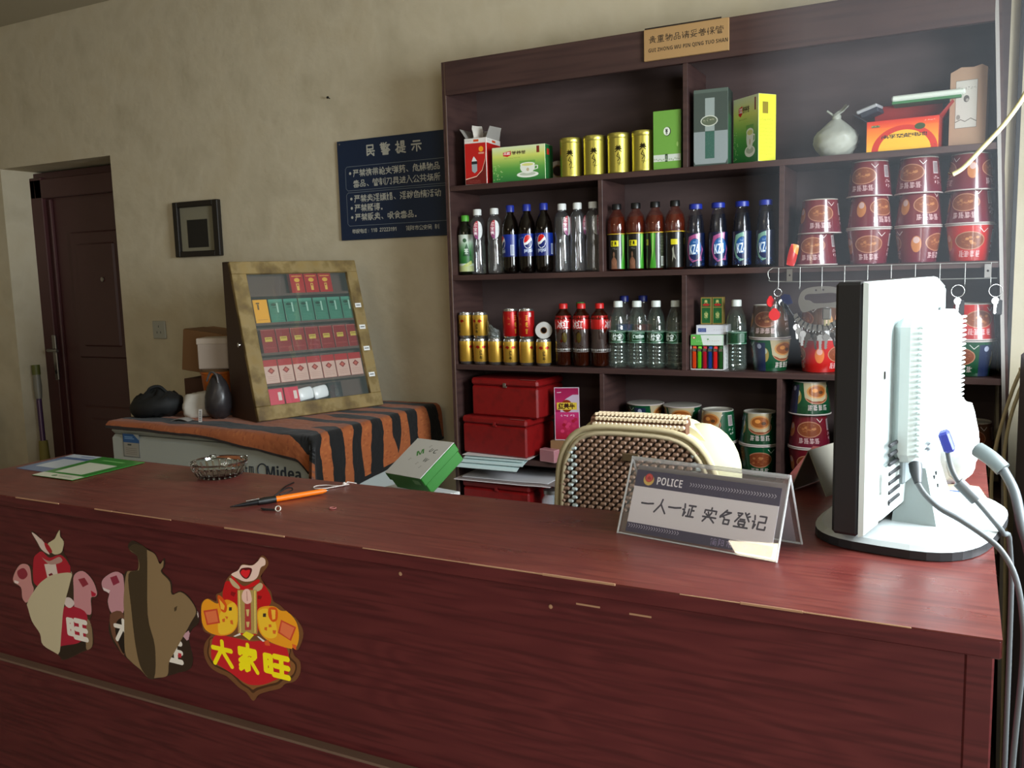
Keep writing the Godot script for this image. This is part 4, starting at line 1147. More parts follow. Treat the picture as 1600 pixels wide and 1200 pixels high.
	for q in [
		["maroon", -0.402, Y, z, true, -10, "maroon noodle bucket, lower one of the short left stack, upside down"],
		["maroon", -0.391, Y + 0.0918, z, true, 2, "maroon noodle bucket, upper one of the short left stack, upside down"],
		["maroon", -0.255, Y, z, false, 0, "maroon noodle bucket at the bottom of the stack right of the short one"],
		["maroon", -0.254, Y + 0.1012, z, true, 40, "maroon noodle bucket in the middle of the stack right of the short one"],
		["maroon", -0.256, Y + 0.1903, z, true, -20, "maroon noodle bucket on top of the stack right of the short one"],
		["maroon", -0.125, Y, z, false, 60, "maroon noodle bucket at the bottom of the stack above the monitor"],
		["maroon", -0.125, Y + 0.1012, z, true, 25, "maroon noodle bucket in the middle of the stack above the monitor"],
		["maroon", -0.127, Y + 0.1903, z, true, -24, "maroon noodle bucket on top of the stack above the monitor"],
		["red", 0.006, Y, z, false, 0, "red noodle bucket at the bottom of the stack by the right side panel"],
		["maroon", 0.0045, Y + 0.1012, z, true, -14, "maroon noodle bucket in the middle of the stack by the right side panel"],
		["maroon", 0.002, Y + 0.1903, z, true, 70, "maroon noodle bucket on top of the stack by the right side panel"]]:
		bucket(q[0], q[6], Vector3(q[1], q[2], q[3]), q[4], q[5])
	var sv := thing("snack_pouch", "orange-red snack pouch wedged between the divider and the first noodle stack", "pouch", Vector3(-0.4665, Y + 0.002, -2.722), 0.35)
	sv.rotation.z = -0.22
	var pc := canvas(128, 128, Color(0.72, 0.10, 0.08))
	pc.poly([Vector2(30, 0), Vector2(128, 0), Vector2(128, 60), Vector2(60, 44)], Color(0.86, 0.52, 0.14))
	part("pouch", sheet(mb(), 10, 10, func(u, w): return Vector3((u - 0.5) * 0.022, 0.062 * (1.0 - w), 0.006 * sin(u * PI) * sin(w * PI)), 0.004), printed(pc, 0.35), sv)

# ---- instant noodle buckets
var bucket_mats := {}
var bucket_mesh := {}

func noodle_print(base: Color, deep: Color, kind: int) -> Canvas:
	var rng := RandomNumberGenerator.new()
	rng.seed = 40 + kind
	var c := canvas(1024, 256, base)
	c.grad(0, 150, 1024, 106, base, deep)
	for cx in [512, 90]:
		# bowl of noodles
		c.ell(cx, 108, 112, 66, Color(0.66, 0.46, 0.36))
		c.ell(cx, 108, 104, 59, Color(0.48, 0.24, 0.14))
		for k in 40:
			var a := rng.randf() * TAU
			var rr := rng.randf()
			var pp := Vector2(cx + cos(a) * 90 * rr, 108 + sin(a) * 46 * rr)
			c.line([pp, pp + Vector2(rng.randf_range(-24, 24), rng.randf_range(-8, 8))], 3, Color(0.66, 0.44, 0.26).lerp(Color(0.46, 0.20, 0.11), rng.randf()))
		for k in 9:
			c.ell(cx + rng.randf_range(-60, 60), 108 + rng.randf_range(-28, 28), 13, 9, Color(0.45, 0.20, 0.12).lerp(Color(0.75, 0.52, 0.32), rng.randf()))
		c.line([Vector2(cx + 70, 20), Vector2(cx + 100, 50), Vector2(cx + 130, 24)], 5, Color(0.82, 0.80, 0.78))
		for k in 4:
			for m in 5:
				var gx: float = cx - 84.0 + k * 44 + rng.randf() * 8.0
				var gy := 184.0 + m * 9
				c.line([Vector2(gx, gy), Vector2(gx + 26 + rng.randf() * 8, gy + rng.randf_range(-4, 4))], 3.4, Color(0.80, 0.70, 0.70))
			for m in 2:
				var gx: float = cx - 76.0 + k * 44 + m * 14
				c.line([Vector2(gx, 182), Vector2(gx + rng.randf_range(-6, 6), 224)], 3.4, Color(0.80, 0.70, 0.70))
	c.rect(700, 30, 56, 92, Color(0.72, 0.68, 0.68))
	for k in 12:
		c.rect(704 + k * 4, 36, 1 + k % 3, 80, Color(0.25, 0.15, 0.15))
	blobs(c, 700, 140, 2, 28, Color(0.85, 0.78, 0.78), rng)
	blobs(c, 700, 176, 2, 28, Color(0.85, 0.78, 0.78), rng)
	for k in 6:
		blobs(c, 790, 30 + k * 26, 8, 16, Color(0.80, 0.70, 0.66).lerp(base, 0.3), rng)
	c.ell(330, 120, 40, 60, Color(0.86, 0.62, 0.30).lerp(base, 0.35))
	c.ell(330, 90, 24, 24, Color(0.90, 0.85, 0.80).lerp(base, 0.3))
	return c

func bucket_protos() -> void:
	bucket_mats.maroon = printed(noodle_print(Color(0.40, 0.09, 0.13), Color(0.38, 0.07, 0.16), 0), 0.25, 0.7)
	bucket_mats.red = printed(noodle_print(Color(0.70, 0.10, 0.09), Color(0.60, 0.08, 0.07), 1), 0.25, 0.7)
	var gc := noodle_print(Color(0.05, 0.27, 0.16), Color(0.03, 0.22, 0.12), 2)
	gc.poly([Vector2(380, 0), Vector2(640, 0), Vector2(600, 130), Vector2(560, 150), Vector2(470, 150), Vector2(400, 120)], Color(0.66, 0.60, 0.48))
	gc.ell(512, 70, 96, 56, Color(0.72, 0.50, 0.28))
	gc.ell(512, 70, 80, 44, Color(0.55, 0.30, 0.12))
	gc.ell(490, 62, 26, 16, Color(0.80, 0.52, 0.24))
	gc.ell(546, 78, 22, 14, Color(0.30, 0.18, 0.10))
	gc.rect(230, 20, 110, 236, Color(0.12, 0.16, 0.27))
	gc.ell(285, 50, 20, 20, Color(0.6, 0.62, 0.7))
	bucket_mats.green = printed(gc, 0.25, 0.7)
	bucket_mats.brown = printed(noodle_print(Color(0.34, 0.22, 0.15), Color(0.22, 0.20, 0.12), 3), 0.3, 0.5)
	bucket_mats.rim = mat(Color(0.75, 0.70, 0.68), 0.3)
	bucket_mats.lid = mat(Color(0.62, 0.60, 0.56), 0.45)
	var h := 0.1005
	# upside down: the wide rim stands on the shelf
	bucket_mesh.down = [wrapped([Vector2(0.0615, 0.004), Vector2(0.0495, h - 0.003)]).commit(), wrapped([Vector2(0.0600, 0.0), Vector2(0.0630, 0.0006), Vector2(0.0634, 0.0022), Vector2(0.0612, 0.0042)]).commit(), wrapped([Vector2(0.0495, h - 0.003), Vector2(0.0485, h), Vector2(0.046, h), Vector2(0.0455, h - 0.005), Vector2(0, h - 0.005)]).commit()]
	bucket_mesh.up = [wrapped([Vector2(0.0, 0.004), Vector2(0.046, 0.004), Vector2(0.0465, 0.0), Vector2(0.0490, 0.001), Vector2(0.0612, h - 0.004)]).commit(), wrapped([Vector2(0.0610, h - 0.0044), Vector2(0.0634, h - 0.003), Vector2(0.0634, h - 0.001), Vector2(0.061, h)]).commit(), wrapped([Vector2(0.061, h - 0.0005), Vector2(0.057, h), Vector2(0, h)]).commit()]

func bucket(kind: String, label: String, at: Vector3, down: bool, extra: float) -> void:
	var t := thing("noodle_bucket", label, "noodle bucket", at, face(at.x, at.z, extra), "instant noodle buckets")
	var ms: Array = bucket_mesh.down if down else bucket_mesh.up
	part("bucket", ms[0], bucket_mats[kind], t)
	part("rim", ms[1], bucket_mats.rim, t)
	part("base" if down else "lid", ms[2], bucket_mats.lid, t)

func row_cans() -> void:
	var Y: float = SHELF[2] + 0.0008
	var rng := RandomNumberGenerator.new()
	rng.seed = 31
	# gold energy drink cans
	var c := canvas(1024, 256, Color(0.72, 0.56, 0.20))
	c.grad(0, 0, 1024, 60, Color(0.86, 0.70, 0.30), Color(0.72, 0.55, 0.20))
	for cx in [512, 0, 1024]:
		c.ell(cx, 70, 26, 24, Color(0.85, 0.70, 0.20))
		for s in [-1, 1]:
			c.poly([Vector2(cx + s * 16, 74), Vector2(cx + s * 60, 52), Vector2(cx + s * 110, 60), Vector2(cx + s * 128, 84), Vector2(cx + s * 92, 80), Vector2(cx + s * 70, 96), Vector2(cx + s * 40, 84)], Color(0.62, 0.10, 0.07))
		c.cjk("红", cx - 30, 112, 54, 8, Color(0.10, 0.07, 0.04))
		c.cjk("牛", cx - 30, 178, 54, 8, Color(0.10, 0.07, 0.04))
		blobs(c, cx - 40, 240, 6, 12, Color(0.4, 0.3, 0.1), rng)
	for q in [256, 768]:
		for k in 8:
			blobs(c, q - 60, 90 + k * 18, 7, 14, Color(0.45, 0.33, 0.12), rng)
	c.rect(720, 120, 96, 110, Color(0.66, 0.68, 0.72))
	var gm := printed(c, 0.3)
	gm.metallic = 0.55
	var silver := mat(Color(0.80, 0.80, 0.79), 0.25, 0.95)
	var can := thing("energy_drink_can", "short gold can, leftmost of the six in the bottom row", "can", Vector3(-1.5955, Y, -2.735), face(-1.6, -2.735, 60), "gold cans")
	part("body", lathe(mb(), [Vector2(0.0262, 0.010), Vector2(0.0266, 0.012), Vector2(0.0266, 0.080), Vector2(0.0258, 0.083)], 30), gm, can)
	part("base", lathe(mb(), [Vector2(0, 0.005), Vector2(0.018, 0.003), Vector2(0.0205, 0.0), Vector2(0.0225, 0.001), Vector2(0.0262, 0.010)], 30), silver, can)
	part("lid", lathe(mb(), [Vector2(0.0258, 0.083), Vector2(0.0238, 0.0895), Vector2(0.0240, 0.0915), Vector2(0.0228, 0.092), Vector2(0.0218, 0.088), Vector2(0, 0.088)], 30), silver, can)
	for i in range(1, 6):
		var x: float = [0, -1.537, -1.477, -1.416, -1.353, -1.288][i]
		copy(can, Vector3(x, Y, -2.735), face(x, -2.735, [0, 0, 70, -4, 62, 2][i]), "short gold can, %s of the six in the bottom row" % place(i, 6))
	copy(can, Vector3(-1.595, Y + 0.0925, -2.735), face(-1.6, -2.735, 120), "short gold can standing on the leftmost gold can")
	copy(can, Vector3(-1.536, Y + 0.0925, -2.735), face(-1.54, -2.735, 150), "short gold can on the second gold can, wrapped in torn film")
	# torn film left of the upper can
	var fm := pane(Color(0.62, 0.66, 0.64), 0.16, 0.1)
	var film := thing("plastic_film", "crumpled clear film torn off the upper gold cans", "film", Vector3(-1.495, Y + 0.0925, -2.735))
	var nz := FastNoiseLite.new()
	nz.seed = 8
	nz.frequency = 40.0
	part("film", sheet(mb(), 16, 16, func(u, w): return Vector3(-0.012 + u * 0.052, (1.0 - w) * 0.075 * (0.9 - u * 0.55) + 0.001, 0.022 * sin(u * 3.0) + 0.012 * nz.get_noise_2d(u, w)), 0.0004), fm, film)
	# red cans
	var r := canvas(1024, 256, Color(0.66, 0.06, 0.07))
	for cx in [512, 0, 1024]:
		r.cjk("王", cx - 26, 40, 52, 7, Color(0.85, 0.66, 0.22))
		r.cjk("老", cx - 26, 108, 52, 7, Color(0.85, 0.66, 0.22))
		r.cjk("吉", cx - 26, 176, 52, 7, Color(0.85, 0.66, 0.22))
		r.rect(cx + 60, 14, 44, 44, Color(0.80, 0.72, 0.70))
		blobs(r, cx - 170, 60, 2, 24, Color(0.85, 0.6, 0.3), rng)
		blobs(r, cx - 170, 120, 2, 24, Color(0.85, 0.6, 0.3), rng)
	var rm := printed(r, 0.3)
	rm.metallic = 0.35
	var rc := thing("herbal_tea_can", "red can standing on the gold cans, left one of the two", "can", Vector3(-1.414, Y + 0.0925, -2.735), face(-1.414, -2.735, 38), "red cans")
	part("body", lathe(mb(), [Vector2(0.0262, 0.009), Vector2(0.0275, 0.012), Vector2(0.0275, 0.092), Vector2(0.0262, 0.096)], 30), rm, rc)
	part("base", lathe(mb(), [Vector2(0, 0.004), Vector2(0.018, 0.003), Vector2(0.0205, 0.0), Vector2(0.0225, 0.001), Vector2(0.0262, 0.009)], 30), silver, rc)
	part("lid", lathe(mb(), [Vector2(0.0262, 0.096), Vector2(0.0240, 0.1015), Vector2(0.0242, 0.1035), Vector2(0.0230, 0.104), Vector2(0.0218, 0.100), Vector2(0, 0.100)], 30), silver, rc)
	copy(rc, Vector3(-1.352, Y + 0.0925, -2.735), face(-1.352, -2.735, 0), "red can standing on the gold cans, right one of the two")
	var tr := thing("paper_roll", "white paper roll lying on the gold cans behind the red tea bottles", "roll", Vector3(-1.296, Y + 0.0925 + 0.029, -2.755), face(-1.296, -2.755))
	part("roll", lathe(mb(), [Vector2(0.012, -0.024), Vector2(0.029, -0.024), Vector2(0.029, 0.024), Vector2(0.012, 0.024), Vector2(0.012, -0.024)], 28, Vector3.ZERO, Transform3D(Basis(Vector3.RIGHT, PI / 2), Vector3.ZERO)), mat(Color(0.72, 0.71, 0.69), 0.85), tr)
	part("core", lathe(mb(), [Vector2(0.010, -0.0242), Vector2(0.012, -0.0242), Vector2(0.012, 0.0242), Vector2(0.010, 0.0242), Vector2(0.010, -0.0242)], 20, Vector3.ZERO, Transform3D(Basis(Vector3.RIGHT, PI / 2), Vector3.ZERO)), M.card_brown, tr)
	# iced black tea
	var t := canvas(1024, 512, Color(0.70, 0.70, 0.69))
	t.rect(0, 0, 1024, 190, Color(0.72, 0.08, 0.08))
	for cx in [480, 1000]:
		t.poly([Vector2(cx - 180, 190), Vector2(cx - 60, 190), Vector2(cx - 110, 250)], Color(0.72, 0.08, 0.08))
		t.cjk("冰红", cx - 110, 70, 104, 13, Color(0.93, 0.90, 0.90), 108, 0.1)
		t.poly([Vector2(cx - 40, 250), Vector2(cx + 40, 210), Vector2(cx + 80, 300), Vector2(cx + 30, 390), Vector2(cx - 40, 350)], Color(0.07, 0.06, 0.05))
		t.ell(cx + 30, 306, 50, 74, Color(0.76, 0.72, 0.16))
		t.ell(cx + 34, 300, 34, 54, Color(0.88, 0.84, 0.30))
		t.ell(cx - 40, 356, 26, 24, Color(0.70, 0.16, 0.08))
		for k in 12:
			t.ell(cx + rng.randf_range(-130, 130), rng.randf_range(390, 470), 14, 8, Color(0.35, 0.38, 0.30))
	t.rect(760, 210, 90, 120, Color(0.60, 0.60, 0.60))
	for k in 18:
		t.rect(766 + k * 4.4, 216, 1 + k % 3, 108, Color(0.25, 0.25, 0.25))
	var tlab := printed(t, 0.28, 0.3)
	tlab.metallic = 0.25
	var amber := pane(Color(0.17, 0.05, 0.015), 0.72, 0.05)
	var tb := thing("iced_tea_bottle", "iced tea bottle with red cap and red and silver label, leftmost of three", "bottle", Vector3(-1.216, Y, -2.745), face(-1.216, -2.745, 6), "red iced tea bottles")
	simple_bottle(tb, [Vector2(0, 0.004), Vector2(0.018, 0.001), Vector2(0.0270, 0.004), Vector2(0.0295, 0.012), Vector2(0.0285, 0.040), Vector2(0.0300, 0.052), Vector2(0.0300, 0.16), Vector2(0.0265, 0.175), Vector2(0.016, 0.187), Vector2(0.0125, 0.192), Vector2(0.0125, 0.205)], amber, 0.195, 0.0148, 0.0175, mat(Color(0.74, 0.09, 0.09), 0.4))
	part("tea", lathe(mb(), [Vector2(0, 0.005), Vector2(0.026, 0.006), Vector2(0.0275, 0.014), Vector2(0.0275, 0.05), Vector2(0, 0.05)], 24), mat(Color(0.13, 0.035, 0.012), 0.2), tb)
	part("label", wrapped([Vector2(0.0298, 0.050), Vector2(0.0300, 0.060), Vector2(0.0278, 0.085), Vector2(0.0280, 0.105), Vector2(0.0300, 0.128), Vector2(0.0303, 0.158), Vector2(0.0272, 0.172)]), tlab, tb)
	copy(tb, Vector3(-1.150, Y, -2.745), face(-1.15, -2.745, -20), "iced tea bottle with red cap and red and silver label, middle one of three")
	copy(tb, Vector3(-1.084, Y, -2.745), face(-1.084, -2.745, -98), "iced tea bottle with red cap and red and silver label, rightmost of three")
	var gt := thing("tea_bottle", "green-capped bottle standing behind the middle iced tea bottle", "bottle", Vector3(-1.195, Y, -2.845), 0.4)
	simple_bottle(gt, [Vector2(0, 0.001), Vector2(0.025, 0.001), Vector2(0.027, 0.006), Vector2(0.027, 0.15), Vector2(0.022, 0.172), Vector2(0.012, 0.19), Vector2(0.012, 0.205)], mat(Color(0.06, 0.06, 0.03), 0.15), 0.195, 0.0148, 0.018, mat(Color(0.22, 0.48, 0.20), 0.45))
	part("label", sleeve(0.0273, 0.02, 0.0273, 0.14), mat(Color(0.24, 0.42, 0.22), 0.4), gt)
	# drinking water
	var wcan := canvas(1024, 128, Color(0.03, 0.23, 0.13))
	wcan.rect(0, 0, 1024, 6, Color(0.55, 0.68, 0.60))
	wcan.rect(0, 120, 1024, 6, Color(0.45, 0.60, 0.52))
	for cx in [330]:
		wcan.ell(cx + 20, 60, 120, 50, Color(0.62, 0.74, 0.66))
		wcan.ell(cx + 20, 60, 116, 46, Color(0.03, 0.20, 0.11))
		wcan.cjk("怡宝", cx - 66, 26, 68, 9, Color(0.92, 0.95, 0.93), 82, 0.15)
	wcan.poly([Vector2(560, 14), Vector2(800, 14), Vector2(800, 104), Vector2(560, 104)], Color(0.60, 0.74, 0.65))
	wcan.poly([Vector2(564, 18), Vector2(796, 18), Vector2(796, 100), Vector2(564, 100)], Color(0.03, 0.24, 0.14))
	wcan.latin("C'estbon", 574, 74, 40, Color(0.9, 0.95, 0.92), true, 0.85)
	wcan.rect(90, 14, 76, 96, Color(0.50, 0.58, 0.53))
	for k in 16:
		wcan.rect(94 + k * 4.2, 18, 1 + k % 3, 88, Color(0.10, 0.22, 0.15))
	var wlab := printed(wcan, 0.25, 0.6)
	var wp := [Vector2(0, 0.007), Vector2(0.016, 0.002), Vector2(0.027, 0.001), Vector2(0.0315, 0.006), Vector2(0.0322, 0.016)]
	for k in 5:
		var yy := 0.020 + k * 0.012
		wp += [Vector2(0.0322, yy), Vector2(0.0305, yy + 0.005), Vector2(0.0322, yy + 0.010)]
	wp += [Vector2(0.0318, 0.085), Vector2(0.0312, 0.092), Vector2(0.0318, 0.098), Vector2(0.0312, 0.105), Vector2(0.0318, 0.112), Vector2(0.0322, 0.120), Vector2(0.0322, 0.132), Vector2(0.0305, 0.140), Vector2(0.0315, 0.146), Vector2(0.0270, 0.168), Vector2(0.0190, 0.190), Vector2(0.0128, 0.198), Vector2(0.0128, 0.208)]
	var water := pane(Color(0.55, 0.66, 0.61), 0.035, 0.03)
	var wcap := mat(Color(0.80, 0.82, 0.80), 0.45)
	var wt := thing("water_bottle", "clear water bottle with white cap and green label, leftmost of the four", "bottle", Vector3(-1.0195, Y, -2.748), face(-1.0195, -2.748, 50), "green label water bottles")
	simple_bottle(wt, wp, water, 0.199, 0.0152, 0.020, wcap)
	part("water", lathe(mb(), wp.slice(0, wp.size() - 3).map(func(p): return Vector2(p.x * 0.94, p.y + 0.001)) + [Vector2(0, 0.186)], 28), pane(Color(0.30, 0.42, 0.36), 0.06, 0.02), wt)
	part("label", wrapped([Vector2(0.0323, 0.083), Vector2(0.0314, 0.089), Vector2(0.0322, 0.096), Vector2(0.0314, 0.102), Vector2(0.0322, 0.109), Vector2(0.0314, 0.114), Vector2(0.0323, 0.120)]), wlab, wt)
	for i in [1, 2, 3]:
		var x: float = [0, -0.9545, -0.8895, -0.8243][i]
		copy(wt, Vector3(x, Y, -2.748), face(x, -2.748, [0, -46, 54, 20][i]), "clear water bottle with white cap and green label, %s of the four" % place(i, 4))
	copy(wt, Vector3(-0.630, Y, -2.748), face(-0.630, -2.748, 170), "clear water bottle with green label, alone beside the lighters")
	for i in 2:
		var x: float = [-1.035, -0.968][i]
		var bt := thing("water_bottle", "blue-capped bottle behind the %s water bottle" % ["leftmost", "second"][i], "bottle", Vector3(x, Y, -2.85), 0.3, "blue capped bottles in the back")
		simple_bottle(bt, [Vector2(0, 0.002), Vector2(0.027, 0.001), Vector2(0.031, 0.006), Vector2(0.031, 0.150), Vector2(0.026, 0.178), Vector2(0.013, 0.206), Vector2(0.0128, 0.22)], M.pet, 0.213, 0.0155, 0.020, mat(Color(0.05, 0.10, 0.38), 0.4))
		part("label", sleeve(0.0313, 0.085, 0.0313, 0.135), mat(Color(0.12, 0.20, 0.45) if i == 0 else Color(0.50, 0.12, 0.16), 0.35), bt)
	# lighters in their tray, boxes piled on it
	var lc := canvas(256, 128, Color(0.82, 0.84, 0.82))
	lc.poly([Vector2(0, 0), Vector2(80, 0), Vector2(100, 128), Vector2(0, 128)], Color(0.36, 0.66, 0.30))
	lc.ell(26, 34, 16, 16, Color(0.62, 0.20, 0.12))
	lc.ell(26, 34, 9, 9, Color(0.92, 0.9, 0.85))
	blobs(lc, 40, 70, 3, 18, Color(0.72, 0.86, 0.66), rng)
	lc.ell(140, 52, 8, 8, Color(0.25, 0.5, 0.2))
	blobs(lc, 136, 66, 6, 14, Color(0.62, 0.45, 0.42), rng)
	var tray := thing("lighter_display", "white and green display box of lighters on the middle shelf", "display box", Vector3(-0.7185, Y, -2.76))
	var lp := printed(lc, 0.5)
	part("header", box(mb(), Vector3(0, 0.094, 0.004), Vector3(0.102, 0.034, 0.06), 0.001, Transform3D(), {"front": Rect2(0.0, 0.0, 1, 1), "top": Rect2(0.6, 0.02, 0.1, 0.1), "left": Rect2(0.05, 0.8, 0.02, 0.1), "right": Rect2(0.8, 0.85, 0.05, 0.05)}), lp, tray)
	part("back_panel", box(mb(), Vector3(0, 0.0385, -0.03), Vector3(0.102, 0.077, 0.003)), M.paper, tray)
	part("side_panel", box(mb(), Vector3(-0.0525, 0.0385, -0.002), Vector3(0.002, 0.077, 0.055)), M.paper, tray)
	part("side_panel", box(mb(), Vector3(0.0525, 0.0385, -0.002), Vector3(0.002, 0.077, 0.055)), M.paper, tray)
	part("bottom", box(mb(), Vector3(0, 0.001, 0), Vector3(0.102, 0.002, 0.06)), M.paper, tray)
	var hues := [["orange", Color(0.85, 0.25, 0.08)], ["lime green", Color(0.36, 0.72, 0.12)], ["crimson", Color(0.70, 0.08, 0.16)], ["deep blue", Color(0.06, 0.22, 0.50)], ["scarlet", Color(0.86, 0.12, 0.12)], ["dark green", Color(0.12, 0.30, 0.12)]]
	for i in 6:
		var lt := thing("lighter", "%s disposable lighter in the white and green display box" % hues[i][0], "lighter", Vector3(-0.7605 + i * 0.0168, Y + 0.002, -2.738), face(-0.71, -2.74, -4), "lighters in the display box")
		var hc: Color = hues[i][1]
		part("body", box(mb(), Vector3(0, 0.029, 0), Vector3(0.0125, 0.056, 0.022), 0.003), pane(hc * 0.9, 0.8, 0.1), lt)
		part("button", box(mb(), Vector3(0.001, 0.066, -0.002), Vector3(0.0115, 0.014, 0.012), 0.002), mat(hc.lerp(Color.WHITE, 0.1), 0.35), lt)
		part("hood", box(mb(), Vector3(0, 0.0605, 0.007), Vector3(0.0115, 0.010, 0.007), 0.001), M.chrome, lt)
	var wc := canvas(256, 128, Color(0.78, 0.78, 0.80))
	wc.rect(14, 40, 70, 60, Color(0.25, 0.30, 0.50))
	blobs(wc, 18, 50, 3, 18, Color(0.6, 0.66, 0.85), rng)
	blobs(wc, 18, 74, 3, 18, Color(0.6, 0.66, 0.85), rng)
	blobs(wc, 150, 56, 5, 16, Color(0.55, 0.55, 0.58), rng)
	var wbx := thing("small_box", "flat white box with a blue square, lying on the lighter display box", "box", Vector3(-0.708, Y + 0.1115, -2.775), deg_to_rad(2))
	part("carton", box(mb(), Vector3(0, 0.0145, 0), Vector3(0.096, 0.029, 0.07), 0.001, Transform3D(), {"front": Rect2(0, 0, 1, 1), "top": Rect2(0.4, 0.1, 0.1, 0.1), "left": Rect2(0.4, 0.1, 0.1, 0.1), "right": Rect2(0.4, 0.1, 0.1, 0.1)}), printed(wc, 0.5), wbx)
	var gx := canvas(128, 256, Color(0.50, 0.42, 0.20))
	gx.rect(12, 10, 104, 236, Color(0.06, 0.32, 0.14))
	gx.rect(12, 90, 104, 8, Color(0.50, 0.42, 0.20))
	gx.ell(64, 70, 44, 12, Color(0.62, 0.12, 0.10))
	gx.ell(64, 170, 26, 40, Color(0.30, 0.45, 0.22))
	gx.cjk("宝", 42, 145, 44, 6, Color(0.72, 0.70, 0.45))
	gx.cjk("美", 44, 22, 36, 5, Color(0.70, 0.66, 0.40))
	var gxm := printed(gx, 0.45)
	for i in 2:
		var gbx := thing("medicine_box", "slim green and gold box standing on the white box, %s of two" % ["left one", "right one"][i], "box", Vector3(-0.731 + i * 0.0365, Y + 0.1412, -2.782), 0.03, "slim green and gold boxes")
		part("carton", box(mb(), Vector3(0, 0.043, 0), Vector3(0.0345, 0.086, 0.03), 0.0008, Transform3D(), {"front": Rect2(0, 0, 1, 1), "left": Rect2(0.02, 0.02, 0.02, 0.02), "right": Rect2(0.02, 0.02, 0.02, 0.02), "top": Rect2(0.02, 0.02, 0.02, 0.02)}), gxm, gbx)
	# buckets of this row
	for q in [
		["green", -0.532, false, 46, 0, "green noodle bucket standing upright on the middle shelf by the water bottle"],
		["brown", -0.534, true, -14, 1, "brown noodle bucket upside down on the green one by the water bottle"],
		["red", -0.386, false, 64, 0, "bright red noodle bucket below the hanging keys"],
		["brown", -0.386, true, 90, 1, "brown noodle bucket upside down behind the hanging keys"],
		["red", -0.250, false, 0, 0, "red noodle bucket behind the left edge of the monitor"],
		["maroon", -0.250, true, 30, 1, "maroon noodle bucket upside down behind the monitor's left edge"],
		["green", -0.118, false, 0, 0, "green noodle bucket hidden behind the monitor"],
		["red", -0.118, true, 80, 1, "red noodle bucket upside down behind the monitor"],
		["green", 0.020, false, 120, 0, "green noodle bucket at the right end of the middle shelf"],
		["red", 0.020, true, 20, 1, "red noodle bucket upside down at the right end of the middle shelf"]]:
		bucket(q[0], q[5], Vector3(q[1], Y + 0.1015 * q[4], -2.775), q[2], q[3])

